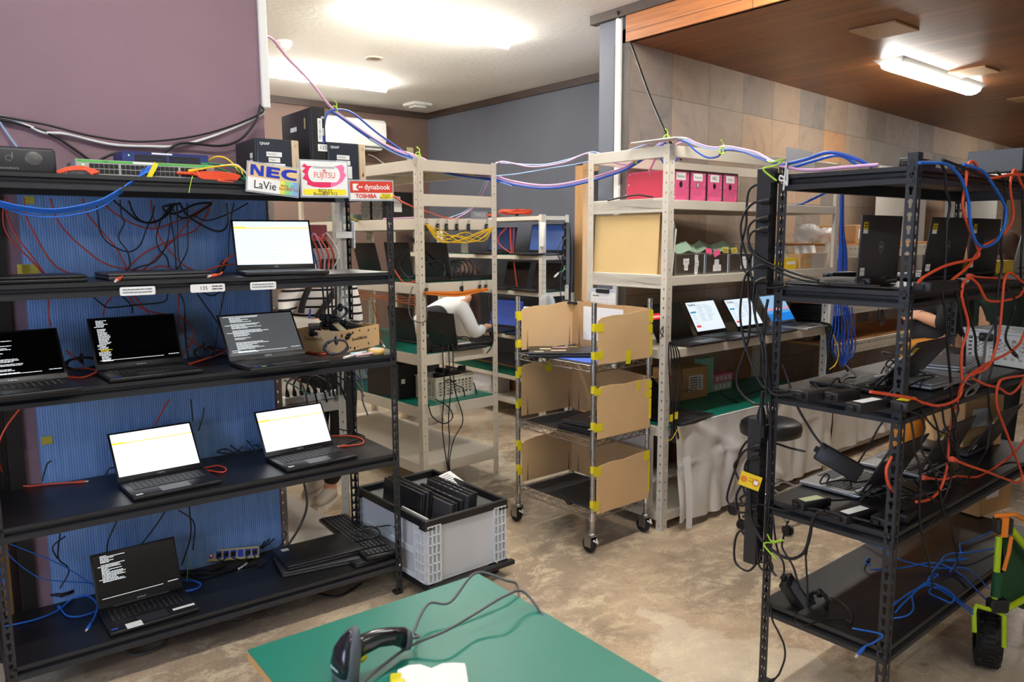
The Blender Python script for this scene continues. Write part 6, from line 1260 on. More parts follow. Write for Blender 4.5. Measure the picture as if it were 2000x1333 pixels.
lapR('black laptop with a system page on screen, left of the two', 1365, 655, .19, .31, 590, sysinfo(5), ang=2); lapR('black laptop with a system page on screen, behind hanging black cords', 1444, 643, .19, .31, 585, sysinfo(6), ang=2)
lapR('silver laptop with a blue seaside wallpaper at the right end', 1512, 636, .18, .32, 578, wallpaper(), shell=LAPG, ang=4)
o = MB(); o.T = FR.M; o.cyl((.22, .025, 1.008), (.27, .03, 1.008), .006, 10); o.cyl((.27, .03, 1.008), (.35, .04, 1.008), .002, 8, 1); tag(o.build('screwdriver', [mat('pale_blue_plastic', (140, 190, 220), .4), CHR]), 'small screwdriver with pale blue handle at the shelf edge', 'screwdriver')
bx('white power tap with a red lamp at the right end of the laptop shelf', 'power_strip', 'power strip', uv(FR, 1.38, .2, 1.002, 6), (0, .26, 0, .05, 0, .035), WHT, None, [('pilot_lamp', (.2, .206, -.001, 0, .015, .02), LEDR)])
tag(MB().cb(FR.p(1.70, -.004, .99), (.008, .006, .008)).build('indicator_lamp', LEDG), 'tiny green lamp at the shelf end', 'lamp')
# mat shelf and cloth
b = MB(); b.T = FR.M; b.box(.03, 1.72, -.005, .56, .577, .582); tag(b.build('shelf_mat', GRM), 'green mat on the cloth covered shelf of the beige rack', 'mat', 'green mats')
q = FR.loc(az(1400, 803, .6)); M = uv(FR, .23, .2, .583, 8); laptop('black laptop with a dark screen on the green mat beside the cartons', M, .33, .235, fit_tilt(M, .33, .235, .017, 737, 1), None, group='laptops on the beige rack', brand='ThinkPad')
for lb, u0, u1, h, v, an in (('smaller cardboard carton with a shipping label behind the black laptop', .36, .52, .15, .36, 0), ('larger cardboard carton with a shipping label on the green mat', .53, .86, .2, .37, -4)):
    t = bx(lb, 'cardboard_box', 'cardboard box', uv(FR, u0, v, .583, an), (0, u1-u0, 0, .17, 0, h), CRD2, 'cartons on the green mat', [('shipping_label', ((u1-u0)*.45, (u1-u0)*.85, -.001, 0, h*.25, h*.75), PAP)])
    b = MB(); b.T = LM((0, -.0016, 0), (1, 0, 0), (0, 0, 1)); r = random.Random(3); [line(b, (u1-u0)*.48, h*(.68-.08*k), (u1-u0)*.22, h*.03, 0, r) for k in range(6)]; [b.rect((u1-u0)*.74+.004*k, (u1-u0)*.74+.004*k+.002, h*.3, h*.68) for k in range(3)]; b.build('label_print', TXT, t)
fbox('mint green document case standing behind the cartons', .86, .99, .235, mat('mint', (140, 206, 186), .5), .4, .06, .583, 'document_case')
for i, (u, z, m_, lb) in enumerate(((.98, .583, mat('tissue_mint', (178, 206, 180), .6), 'lower pink and green tissue box on the mat'), (.99, .64, mat('tissue_pink', (236, 130, 170), .6), 'upper pink patterned tissue box on the mat'))):
    fbox(lb, u, u+.22, .055, m_, .4, .11, z, 'tissue_box', grp='tissue boxes', kids=[('pattern', (.03+.045*k, .06+.045*k, -.001, 0, .012, .042), PAP) for k in range(4)])
cable('black cord lying across the green mat to a loose plug', CABK, [FR.p(.55, .3, .66)]+onz(.588, [(1395, 750), (1412, 770), (1425, 780), (1438, 786)]), .003, ends=[(1, .03, .006, CABK, CHR)])
cable('second black cord on the green mat', CABK, onz(.588, [(1432, 781), (1460, 770), (1485, 762), (1520, 755)]), .003)
# white cloth
m_ = mat('white_cloth', (226, 222, 216), .75, noise=(7, .03), bump=(9, .25))
def cloth(lb, fr, u0, u1, z1, zb0, zb1, seed, grp):
    nu, nz = 90, 34; b = MB(); b.T = fr.M; vs = []; fs = []; r = random.Random(seed); ph = [r.uniform(0, 6) for _ in range(6)]
    for j in range(nz+1):
        for i in range(nu+1):
            s_ = i/nu; q = j/nz; zb = zb0+(zb1-zb0)*s_+.008*sin(s_*14+ph[0]); z = z1+(zb-z1)*q; u = u0+(u1-u0)*s_
            f = q**.8*(.018*sin(s_*21+ph[1]+q*1.5)+.012*sin(s_*37+ph[2]-q*2)+.008*sin(s_*63+ph[3]))+.004*sin(q*9+s_*30)+.014*math.exp(-((s_*1.2-q*.7-.12)/.05)**2)-.01*math.exp(-((s_-.6+q*.3)/.03)**2)
            crease = .006*math.exp(-((q-.42+.12*s_)/.012)**2); vs.append((u, -.024-abs(f)-crease-.02*q, z))
    n = nu+1; fs = [(j*n+i, j*n+i+1, (j+1)*n+i+1, (j+1)*n+i) for j in range(nz) for i in range(nu)]
    b.add(vs, fs, 0, True); b.quad((u0, -.02, z1), (u1, -.02, z1), (u1, .03, z1+.004), (u0, .03, z1+.004)); tag(b.build('table_cloth', m_), lb, 'cloth', grp)
cloth('white cloth draped down the front of the beige rack under the green mat', FR, .06, 1.72, .578, .045, .06, 4, 'white cloths')
cloth('white cloth draped over the bench further back on the right', FS, .05, 2.3, .62, .1, .1, 5, 'white cloths')
b = MB(); b.T = FR.M; n = 14; vs = []
for j in range(n+1): q = j/n; w = .055-.012*q; vs += [(.075+.018*q, -.075-.02*sin(q*2), .42-.40*q), (.075+.018*q+w, -.08-.02*sin(q*2), .42-.40*q)]
b.add(vs, [(2*j, 2*j+1, 2*j+3, 2*j+2) for j in range(n)], 0, True); b.add([(p[0], p[1]+.002, p[2]) for p in vs], [(2*j+2, 2*j+3, 2*j+1, 2*j) for j in range(n)], 0, True); tag(b.build('paper_strip', PAP), 'long white paper strip hanging at the corner of the white cloth', 'paper strip')
b = MB(); b.T = FR.M; b.box(-.004, .0, .07, .55, .12, .56); tag(b.build('end_cloth', m_), 'white sheet closing the end of the beige rack below the green mat', 'cloth', None)
# bundle hanging at the front post of rack R
for i, (dx, ye, v) in enumerate(((-2, 855, -.03), (3, 845, -.035), (8, 858, -.03), (13, 838, -.04), (18, 850, -.032))):
    cable('black cord of the bundle hanging at the beige front post, %s' % ('leftmost', 'second', 'middle', 'fourth', 'rightmost')[i], CABK, pv(FR, v, [(1308+dx*.4, 668), (1308+dx, 690), (1310+dx*1.2, 740), (1311+dx*.8, 790), (1312+dx*.5, 820), (1312+dx*.6, ye)]), .004, group='cord bundle at the beige front post', ends=[(1, .035, .009, CABK, None)])
for i, (x, y, dz) in enumerate(((1311, 817, 0), (1321, 812, .01))): b = MB(); b.T = LM(FR.av(x, y, -.05), FR.X, (.1, 0, 1)); b.rect(-.014, .014, -.02, .02); tag(b.build('cord_tag', YTA), 'yellow tag on the hanging cord bundle, %s' % ('left', 'right')[i], 'tag', 'yellow cord tags')
cable('thin yellow green wire trailing from the cord bundle over the cloth', CAYE, pv(FR, -.06, [(1300, 862), (1312, 858), (1320, 845), (1325, 840), (1335, 862)]), .002)
cable('black cord wound on the middle of the beige front post', CABK, pv(FR, -.012, [(1290, 662), (1295, 650), (1294, 640), (1290, 650), (1296, 658)]), .003)
cable('black cord lying on the beam at the end of the beige rack', CABK, [FR.p(-.01, v, z) for v, z in ((.42, 1.80), (.3, 1.815), (.2, 1.82), (.1, 1.805))], .005)
t = thing('clipboard', 'white clipboard with a table of figures hanging at the end of the beige rack', 'clipboard', LM(FR.p(-.03, .53, 1.02), -FR.Y, (0, 0, 1))); MB().box(0, .2, 0, .29, -.003, 0).build('board', mat('board_clear', (190, 200, 214), .4), t)
b = MB(); b.rect(.006, .194, .004, .27, .001, 0)
for k in range(11): b.rect(.01, .19, .03+.02*k, .0306+.02*k, .0015, 1)
for k in range(8): b.rect(.012+.024*k, .0126+.024*k, .03, .23, .0015, 1)
b.rect(.02, .07, .245, .252, .0015, 1); b.rect(.01, .19, .12, .126, .0015, 1); b.build('sheet', [PAP, TXG], t); MB().box(.05, .15, .265, .29, 0, .01, 0, .003).build('clip', PLB, t)
b = MB(); b.cyl((.075, .19, .006), (.085, .1, .006), .005, 8); b.cyl((.085, .1, .006), (.09, .06, .006), .006, 8); b.build('pen', BLUE, t)
# right end of R: blue coils hanging
for i in range(7):
    dx = (i-3)*2.6; cable('blue network cord hanging down the end post of the beige rack, %s' % ('leftmost', 'second', 'third', 'middle', 'fifth', 'sixth', 'rightmost')[i], CADB, pv(FR, -.02-.006*(i % 3), [(1645+dx*.3, 380), (1644+dx*.5, 450), (1646+dx, 500), (1642+dx*1.5, 590), (1644+dx*2.4, 640), (1640+dx*2.8, 680), (1648, 705+i % 3*5), (1652-dx*2.4, 680), (1648-dx*2, 600)]), .005, group='blue cord hanks at the end of the beige rack')
cable('blue cord loop hanging lowest below the blue hank', CADB, pv(FR, -.03, [(1640, 680), (1638, 705), (1644, 718), (1650, 705), (1648, 682)]), .003)
for i in range(5): cable('black cord in the bunch hanging at the right end of the laptop shelf, %s' % ('leftmost', 'second', 'middle', 'fourth', 'rightmost')[i], CABK, pv(FR, -.02, [(1600+i*2, 630), (1612+i*3, 640), (1616+i*3, 690), (1612+i*2, 748)]), .005, group='black cords at the right end of the laptop shelf')
t_ = cable('yellow and green wire hanging beside the blue hank', CAYE, pv(FR, -.04, [(1628, 655), (1632, 668), (1638, 690), (1632, 712), (1620, 722)]), .0035)
for i in range(4): cable('blue cord lying in the hank on the pink box shelf, %s' % ('upper', 'second', 'third', 'lower')[i], CADB, pv(FR, .02, [(1542+i*8, 402), (1570+i*3, 397-i*2), (1600+i*4, 384-i*3), (1622, 372-i*2)]), .005, group='blue cords on the pink box shelf')
# ------------------------------------------------------------------ rack K: laptops seen from behind
def dell(sz=1, logo='DELL'):
    def f(b, w, h):
        b.rect(-w/2+.012, -w/2+.045, h-.045, h-.022, 0, 0); b.rect(-w/2+.012, -w/2+.045, h-.058, h-.0455, 0, 1); line(b, -w/2+.017, h-.03, .022, .0035, 3, random.Random(1)); line(b, -w/2+.017, h-.038, .022, .0035, 3, random.Random(2))
        b.rect(-w/2+.012, -w/2+.045, .02, .045, 0, 1); b.rect(-w/2+.012, -w/2+.045, .034, .0352, .0004, 3)
        if logo:
            for k in range(40):
                a, c = 2*pi*k/40, 2*pi*(k+1)/40; b.add([(.017*cos(a), h*.52+.017*sin(a), 0), (.0155*cos(a), h*.52+.0155*sin(a), 0), (.0155*cos(c), h*.52+.0155*sin(c), 0), (.017*cos(c), h*.52+.017*sin(c), 0)], [(0, 1, 2, 3)], 2)
            b.text(logo, .0105, 0, h*.52, .0003, 2, bold=.02)
        return [YTA, PAP, mat('logo_pale', (176, 176, 178), .5), TXT]
    return f
GKL = 'laptops on the right black rack, seen from behind'
def lapK(lb, px, py, z, w, topy, v=None, ang=180, sh=LAP, back=None, d=.215, tilt=None):
    q = FK.loc(FK.av(px, py, v) if v is not None else az(px, py, z+.01)); a = radians(ang); M = FK.M @ Mx.Translation((q.x-cos(a)*w/2, q.y-sin(a)*w/2, z+.001)) @ Mx.Rotation(a, 4, 'Z')
    return laptop(lb, M, w, d, tilt or fit_tilt(M, w, d, .017, topy, 1), None, group=GKL, shell=sh, back=back or dell(), keym=KEY)
lapK('charcoal laptop lid with yellow sticker, left one on the upper shelf', 1668, 547, 1.435, .31, 443, v=.2, sh=LAPD, tilt=2, ang=182)
lapK('charcoal laptop lid with yellow sticker just right of the near post, upper shelf', 1795, 540, 1.435, .30, 452, v=.2, tilt=7, ang=176)
lapK('black laptop lid without yellow sticker, third on the upper shelf', 1884, 541, 1.435, .30, 447, v=.2, tilt=2, ang=180)
lapK('silver laptop leaning at the right edge of the upper shelf', 1972, 540, 1.435, .31, 452, v=.2, sh=LAPG, back=lambda b, w, h: [b.rect(-.01, .01, .1, .12)] and [LAPD], ang=178, tilt=10)
lapK('black laptop tilted far back on the middle shelf behind the near post', 1700, 765, 1.085, .31, 682, back=dell(logo=None), tilt=38, ang=180)
lapK('silver laptop with dark lid at the left of the lower shelf', 1673, 972, .69, .31, 876, sh=LAPG, back=dell(), ang=180)
lapK('silver laptop with dark lid behind the orange cord on the lower shelf', 1789, 931, .69, .31, 835, sh=LAPG, back=dell(), ang=180)
lapK('dark grey laptop lid standing before the cartons on the lower shelf', 1884, 890, .69, .30, 808, sh=LAPD, back=dell(logo='hp'), ang=180)
for o in list(C.objects):       # the two silver machines carry charcoal lids
    if o.name.startswith('lid') and o.parent and o.parent.get('label', '').startswith('silver laptop with dark lid'): o.data.materials[0] = LAPD
def onK(px, py, z, ang=0, dz=0): q = FK.loc(az(px, py, z)); return uv(FK, q.x, q.y, z+dz, ang)
closed('closed silver laptop lying on the middle shelf, upper of two', onK(1840, 712, 1.11, 8), .32, .22, .022, LAPG, 'closed silver laptops'); 
closed('closed silver laptop lying on the middle shelf, nearer one', onK(1805, 745, 1.09, -5), .3, .2, .022, LAPG, 'closed silver laptops')
q = FK.loc(az(1868, 712, 1.09)); basket('white slotted basket of cords at the right of the middle shelf', uv(FK, q.x-.05, q.y-.28, 1.087, 88) @ Mx.Scale(1, 4), .28, .2, .125, mat('basket_white', (226, 230, 230), .5), 12, 8) if 0 else None
a = az(1878, 702, 1.09); c = az(1994, 720, 1.09); X_ = c-a; X_.z = 0; basket('white slotted basket of cords at the right of the middle shelf', LM(a, X_, V((0, 0, 1)).cross(X_)), .34, .2, .13, mat('basket_white', (226, 230, 230), .5), 10, 6)
P = a+X_.normalized()*.17+V((0, 0, .12)); brick('black power adapter lying in the white slotted basket', RZ(P+V((.05, .08, -.03)), 20), .12, .05, .03, lab=LAB, group='adapters on the right black rack')
for i, (px, py, z, an, L_, lab, lb) in enumerate(((1712, 548, 1.435, -20, .12, LAB, 'standing tilted with a label beside the near post, upper shelf'), (1700, 553, 1.435, 5, .14, None, 'flat before the left charcoal laptop, upper shelf'), (1828, 562, 1.435, -3, .18, None, 'long rounded one right of the near post, upper shelf'), (1640, 542, 1.435, -18, .12, None, 'slanting at the left end of the upper shelf'),
    (1600, 773, 1.085, -20, .14, None, 'wedge shaped at the left of the middle shelf'), (1645, 776, 1.085, -12, .11, None, 'second from the left on the middle shelf'), (1695, 795, 1.085, -8, .15, PAP, 'with pale sticker at the front of the middle shelf'), (1770, 792, 1.085, 4, .12, YTA, 'with yellow sticker right of the near post, middle shelf'),
    (1585, 985, .69, -15, .13, mat('pale_sticker', (214, 222, 170), .5), 'with pale strip at the left of the lower shelf'), (1670, 1008, .69, -10, .16, PAP, 'with white label at the front of the lower shelf'), (1735, 1015, .69, -5, .13, None, 'beside the near post on the lower shelf'), (1770, 1005, .69, 5, .14, None, 'right of the near post on the lower shelf'))):
    brick('black power adapter '+lb, onK(px, py, z+.012, an, -.01), L_, .052, .03, lab=lab, group='adapters on the right black rack')
b = MB(); 
for nm, lb, x0, x1, y0, y1, v in (('box', 'yellow carton behind the third laptop lid, left', 1869, 1890, 519, 536, .3), ('box', 'yellow carton behind the silver leaning laptop', 1941, 1995, 521, 541, .19)):
    a = FK.loc(FK.av(x0, y1, v)); c = FK.loc(FK.av(x1, y0, v)); bx(lb, nm, 'box', uv(FK, a.x, v, 1.436), (0, min(c.x, 1.48)-a.x, 0, .06, 0, .055), mat('carton_mustard', (226, 190, 60), .55), 'yellow cartons')
for lb, x0, x1, yb, yt, z, d in (('tan carton with white label behind the dark grey lid, larger', 1876, 1960, 885, 790, .69, .2), ('brown carton under the lower shelf at the right', 1884, 1952, 1008, 955, .318, .2)):
    a = FK.loc(az(x0, yb, z)); h = .22 if z > .5 else .17
    t = bx(lb, 'cardboard_box', 'cardboard box', uv(FK, a.x+.02, max(.2, min(a.y, .24)), z+.001, -14 if z > .5 else -10), (0, .26, 0, d*.9, 0, h), CRD2, 'cartons on the right black rack', [('label', (.05, .15, -.001, 0, h*.45, h*.8), PAP)])
# top of K
a = FK.loc(FK.av(1972, 318, .25)); bx('dark grey desktop computer on top of the right black rack', 'desktop_computer', 'desktop computer', uv(FK, a.x-.0, .2, 1.872), (0, .3, 0, .22, 0, .1), mat('slate_case', (66, 72, 82), .5), None, [('handle_slot', (.06, .12, -.001, 0, .075, .082), TXT), ('label', (.15, .18, -.001, 0, .05, .065), PAP)])
bx('black box with white end under the grey computer on the right black rack', 'recorder', 'electronics', uv(FK, a.x-.03, .19, 1.802), (0, .36, 0, .24, 0, .066), PLB, None, [('white_end', (-.003, 0, .004, .236, .004, .062), PAP), ('label', (.1, .22, -.001, 0, .015, .035), PAP)])
P = [FK.av(x, y, .432) for x, y in ((1537, 330), (1592, 327), (1588, 297), (1536, 286))]
b = MB(); b.add([p for p in P], [(0, 1, 2, 3)], 0); b.add([p+FK.Y*.002 for p in P], [(3, 2, 1, 0)], 0); tag(b.build('paper_sheet', PAP), 'white paper in a clear sleeve standing on top of the right black rack', 'paper')
# vertical power strips beside the rear left post
for lb, y0, y1, n, v in (('upper', 576, 327, 7, .462), ('lower', 1092, 815, 8, .462)):
    z0_ = FK.av(1505, y0, v).z; z1_ = FK.av(1505, y1, v).z; M = uv(FK, .0, v, z0_); t = thing('power_strip', 'tall black power strip on the rear left post of the right rack, %s one' % lb, 'power strip', M, 'tall power strips'); h = z1_-z0_
    MB().box(-.014, .034, 0, .052, 0, h, 0, .003).build('housing', BLK, t); b = MB(); b.box(.034, .04, .01, .02, h*.7, h*.86); b.box(-.012, .03, -.012, 0, h*.88, h*.96); b.build('bracket', RUB, t)
    b = MB(); [b.box(-.006, .026, .052, .054, h*(.06+.88*k/n), h*(.06+.88*k/n)+.035) for k in range(n)]; b.build('sockets', RUB, t)
PLUG = lambda e, w=.013: [(e, .045, w, CABK, None)]
vK = .50
def kc(lb, pts, r=.0042, u=-.01, ends=None, m=CABK, grp='black cords at the rear left post of the right rack', smp=8): cable(lb, m, pu(FK, u, pts) if u is not None else pts, r, 7, smp, grp, ends=ends)
kc('black plug cord leaving the upper strip at the top and sweeping far down', [(1492, 360), (1476, 362), (1462, 375), (1458, 410), (1457, 440), (1450, 470), (1447, 500), (1455, 530), (1490, 552), (1530, 556)], u=.0, ends=PLUG(0))
kc('black plug cord second on the upper strip, looping left', [(1492, 394), (1472, 397), (1455, 415), (1447, 440), (1449, 470), (1458, 500), (1465, 530), (1472, 550), (1500, 562), (1535, 560)], u=-.01, ends=PLUG(0))
kc('black plug cord third on the upper strip, crossing to the shelf', [(1490, 428), (1472, 432), (1461, 448), (1463, 475), (1475, 495), (1510, 525), (1560, 545), (1620, 556)], u=-.02, ends=PLUG(0))
kc('black plug cord fourth on the upper strip, with white tag', [(1490, 449), (1470, 453), (1462, 470), (1466, 490), (1490, 508), (1540, 530), (1600, 548)], u=-.03, ends=PLUG(0))
kc('black plug cord fifth on the upper strip, hanging straight down', [(1490, 489), (1472, 492), (1462, 520), (1462, 570), (1465, 610), (1462, 660), (1450, 700), (1440, 730), (1442, 760), (1470, 788), (1500, 790)], u=.0, ends=PLUG(0))
kc('black plug cord sixth on the upper strip, hanging to the middle shelf', [(1488, 520), (1468, 526), (1454, 545), (1446, 600), (1448, 640), (1460, 690), (1480, 740), (1500, 762), (1540, 765)], u=-.01, ends=PLUG(0))
kc('black plug cord lowest on the upper strip, dropping inside the others', [(1488, 548), (1474, 556), (1472, 600), (1480, 640), (1490, 690), (1492, 740), (1510, 770), (1550, 772)], u=-.02, ends=PLUG(0))
kc('black cord running down the rear left post from the upper strip', [(1500, 585), (1494, 620), (1492, 680), (1502, 740), (1505, 800), (1505, 860), (1504, 960), (1500, 1020), (1502, 1060)], .005, u=-.012)
kc('black cord bulging left over the white cloth', [(1480, 560), (1475, 620), (1490, 660), (1497, 700), (1496, 770), (1500, 810)], u=-.03)
for i, (y, pts) in enumerate(((851, [(1478, 854), (1460, 862), (1447, 880), (1440, 905), (1428, 940), (1420, 970), (1424, 984), (1440, 988), (1462, 988)]), (872, [(1476, 875), (1456, 880), (1440, 900), (1434, 912), (1440, 932), (1450, 945), (1455, 965), (1470, 980), (1500, 990), (1530, 998), (1580, 994), (1640, 1005), (1700, 1020)]), (892, [(1474, 893), (1462, 898), (1455, 912), (1456, 935), (1462, 960), (1470, 985)]), (910, [(1474, 911), (1462, 914), (1457, 922), (1450, 945), (1438, 970), (1442, 1000), (1450, 1040), (1465, 1050), (1475, 1055)]), (968, [(1472, 968), (1456, 968), (1446, 975), (1455, 985), (1475, 982)]), (998, [(1470, 1000), (1452, 1002), (1440, 998), (1437, 980)]), (1028, [(1474, 1026), (1456, 1032), (1440, 1044), (1434, 1070), (1436, 1098), (1450, 1112), (1464, 1115), (1478, 1100), (1486, 1075)]))):
    kc('black plug cord of the lower strip, %s' % ('topmost', 'second from the top running along the shelf', 'third from the top', 'fourth from the top', 'fifth with yellow flag', 'sixth curling back', 'lowest with a big loop')[i], pts, u=-.012*(i % 3), ends=PLUG(0))
kc('thick black plug entering the top of the lower strip', [(1490, 765), (1488, 790), (1487, 812)], .007, u=0, ends=[(1, .06, .016, CABK, None)])
kc('black cord crossing the lower strip down to a big hanging loop', [(1464, 950), (1465, 990), (1470, 1022), (1490, 1058), (1520, 1083), (1545, 1092), (1565, 1085), (1575, 1070), (1582, 1045), (1586, 1020), (1595, 1003), (1610, 999)], .0055, u=-.04)
kc('black double cord dropping from the lower shelf to the hanging loop', [(1606, 998), (1592, 1010), (1582, 1040), (1576, 1070), (1574, 1085)], .0045, u=-.03)
for i, (p, lb) in enumerate((([(1478, 1062), (1480, 1090), (1484, 1108), (1495, 1116), (1508, 1114), (1505, 1098), (1490, 1100), (1484, 1090), (1492, 1080)], 'curled in loops at its foot'), ([(1496, 1000), (1494, 1040), (1496, 1080), (1505, 1110), (1516, 1126)], 'leading into the hanging adapter'), ([(1510, 1010), (1514, 1050), (1520, 1080), (1530, 1100), (1531, 1120), (1525, 1130)], 'bowed to the right'), ([(1538, 1022), (1528, 1060), (1530, 1075), (1548, 1105), (1556, 1130), (1563, 1152)], 'reaching the yellow tie'), ([(1573, 1078), (1575, 1110), (1577, 1150), (1577, 1187)], 'hanging straight to the bottom shelf'))): kc('black cord at the lower left of the right rack, '+lb, p, .0035, u=-.03+.006*i, grp='black cords at the lower left of the right rack')
kc('black cord running down to the floor beside the rear left post', [(1506, 1180), (1508, 1210), (1520, 1235), (1531, 1260), (1533, 1285), (1525, 1310), (1518, 1322), (1505, 1333)], .0035, u=-.03, ends=[(1, .05, .008, CABK, PAP)])
b = MB(); b.T = LM(FK.au(1465, 940, -.05), V((.4, -.9, 0)), (0, .0, 1)) @ Mx.Rotation(radians(-14), 4, 'Z'); b.rect(-.036, .036, -.026, .026, 0, 0); b.add([(-.022+.012*cos(2*pi*k/16), .012*sin(2*pi*k/16), .0006) for k in range(16)], [tuple(range(16))], 1); b.add([(.02+.014*cos(2*pi*k/16), .014*sin(2*pi*k/16), .0006) for k in range(16)], [tuple(range(16))], 1); b.rect(.013, .027, -.007, .007, .001, 2); line(b, -.006, .01, .014, .003, 1, random.Random(1)); line(b, -.006, .0, .014, .003, 1, random.Random(2)); tag(b.build('warning_flag', [mat('flag_yellow', (244, 206, 20), .5), mat('flag_orange', (226, 140, 20), .5), PAP]), 'yellow warning flag on a cord of the lower power strip', 'tag')
for lb, y, m_ in (('lime twist tie binding the cords at the lower left of the right rack', 1055, TIE), ('lime twist tie binding the cords at the top of the rear left post', 318, TIE)):
    p = FK.au(1514, y, -.04); cable(lb, m_, [p+V((-.0, .03, .01)), p+V((-.02, 0, 0)), p+V((0, -.03, .008)), p+V((.0, .0, -.01)), p+V((-.02, .03, -.02)), p+V((-.02, -.02, -.06))], .003)
cable('white ribbon tied at the top of the rear left post', CAWH, pu(FK, -.012, [(1536, 318), (1533, 345), (1530, 372), (1532, 350), (1524, 344), (1523, 352), (1533, 354), (1537, 362), (1538, 330)]), .0035)
t = brick('black power adapter with white sticker hanging by its cord over the bottom shelf', LM(FK.au(1548, 1168, .06), V((.45, -.45, -.95)), V((.8, .2, .2))), .155, .07, .032, lab=mat('label_slate', (96, 98, 106), .5)); t2 = MB(); t2.rect(.05, .07, -.025, .025, .033); t2.build('sticker', PAP, t)
t = brick('black ribbed power adapter hanging in mid air between two shelves', LM(FK.au(1638, 902, .12), V((.35, -.75, -.42)), V((0, .3, 1))), .15, .062, .04); 
kc('black cord with yellow sleeve holding the hanging ribbed adapter', [(1528, 712), (1545, 760), (1560, 800), (1590, 850), (1612, 876)], .0042, u=.05); MB()
kc('black cord leaving the hanging ribbed adapter to the right post', [(1666, 918), (1682, 895), (1700, 865), (1720, 830), (1745, 800)], .003, u=.14)
cable('yellow sleeve on the cord of the hanging ribbed adapter', YTA, pu(FK, .049, [(1549, 772), (1556, 790)]), .0052, sm=0)
for i, pts in enumerate(([(1535, 552), (1600, 556), (1680, 556), (1760, 562)], [(1535, 545), (1590, 550), (1650, 552), (1720, 560)], [(1540, 556), (1620, 549), (1690, 552)])): cable('black cord lying along the edge of the upper shelf, %s' % ('front', 'middle', 'back')[i], CABK, [FK.loc(p) and FK.p(FK.loc(p).x, FK.loc(p).y, 1.441+.004*i) for p in pu(FK, .03+.02*i, pts)], .0042, group='cords on the upper shelf edge')
cable('orange cord lying along the edge of the upper shelf', CAOR, [FK.p(.04, v, 1.441) for v in (.03, .1, .2, .26)]+[FK.p(.07, .3, 1.445)], .0036)
r = random.Random(12)
for z, n, nm in ((1.087, 7, 'middle'), (.692, 10, 'lower')):
    for i in range(n):
        u0 = r.uniform(.05, .55); v0 = r.uniform(.04, .36); pts = []; a = r.uniform(0, 6)
        for k in range(9): a += r.uniform(-.2, 1.5); R_ = r.uniform(.04, .11); pts.append(FK.p(max(.03, min(1.2, u0+.03*k+R_*cos(a))), max(.03, min(.41, v0+R_*.8*sin(a))), z+.006+r.uniform(0, .05)))
        cable('black cord tangled on the %s shelf of the right rack, %s' % (nm, ('far left', 'left', 'near the front edge', 'beneath an adapter', 'half way along', 'looping high', 'by the near post', 'behind the near post', 'right of the post', 'furthest right')[i]), CABK if i % 4 else CAGR, pts, .0032, 5, 5, 'tangled cords on the right rack')
# cords in front of the long side (v just off the shelf edge)
def kf(lb, pts, m=CAOR, r=.0045, v=-.03, grp='orange network cords in front of the right rack', ends=None): cable(lb, m, pv(FK, v, pts), r, 7, 8, grp, ends=ends)
kf('orange cord hooking over the top shelf and swinging left to the near post', [(2010, 342), (1970, 342), (1934, 349), (1915, 339), (1904, 319), (1896, 316), (1890, 326), (1886, 360), (1880, 404), (1893, 446), (1907, 477), (1912, 496), (1907, 504), (1894, 508), (1848, 519), (1807, 540), (1793, 552)], v=-.03)
kf('orange cord dropping from a hook at the upper right and crossing behind the blue one', [(2008, 378), (1995, 360), (1984, 333), (1977, 340), (1973, 368), (1979, 422), (1960, 458), (1922, 480), (1905, 500), (1890, 522), (1856, 550)], v=-.02)
kf('bright blue cord hanging as a long loop from the top shelf', [(1796, 318), (1846, 320), (1864, 333), (1880, 354), (1892, 395), (1895, 434), (1907, 474), (1925, 482), (1945, 472), (1960, 447), (1965, 416), (1959, 394), (1936, 356), (1918, 334), (1882, 321)], CABL, .0048, -.04, None)
kf('orange cord making a swan neck at the upper shelf and running low past the post', [(2000, 562), (1990, 579), (1958, 588), (1931, 588), (1921, 577), (1910, 556), (1895, 544), (1883, 551), (1878, 575), (1881, 593), (1891, 638), (1878, 688), (1878, 761), (1866, 782), (1836, 793), (1805, 788), (1778, 778), (1721, 769), (1700, 766)])
kf('orange cord arching over the upper shelf edge at the right and falling straight', [(1998, 552), (1973, 533), (1962, 547), (1958, 583), (1952, 646), (1941, 694), (1927, 719), (1900, 732)], v=-.04)
kf('orange cord slanting across the white basket', [(2004, 640), (1990, 673), (1962, 694), (1935, 707), (1910, 722), (1889, 738), (1874, 765)], v=-.035)
kf('orange cord with a kink at the middle shelf falling to a wide lower loop', [(2006, 733), (1962, 740), (1950, 751), (1946, 772), (1948, 798), (1961, 834), (1981, 886), (1995, 926), (1990, 943), (1961, 935), (1927, 922), (1894, 911), (1864, 899)], v=-.05, ends=[(1, .04, .009, CAOR, None)])
kf('orange cord waving below the middle shelf edge at the right', [(2004, 730), (1990, 756), (1972, 770), (1950, 758), (1925, 752), (1900, 740)], v=-.03)
kf('orange cord running up to the right across the lower shelf', [(2008, 850), (1979, 886), (1945, 913), (1909, 932), (1871, 931), (1842, 937), (1808, 934)], v=.05, ends=[(1, .04, .009, CAOR, None)])
kf('red orange cord dropping steeply in the cord tangle', [(1880, 740), (1867, 794), (1858, 827), (1853, 872), (1849, 917), (1835, 958), (1815, 976), (1790, 981)], v=-.01)
kf('orange cord bowing left of the near post on the lower shelf', [(1741, 893), (1731, 917), (1734, 944), (1746, 962)], v=.02)
kf('orange cord lying behind the third laptop lid on the upper shelf', [(2000, 552), (1960, 545), (1920, 543), (1897, 540)], v=.03, ends=[(1, .04, .009, CAOR, None)])
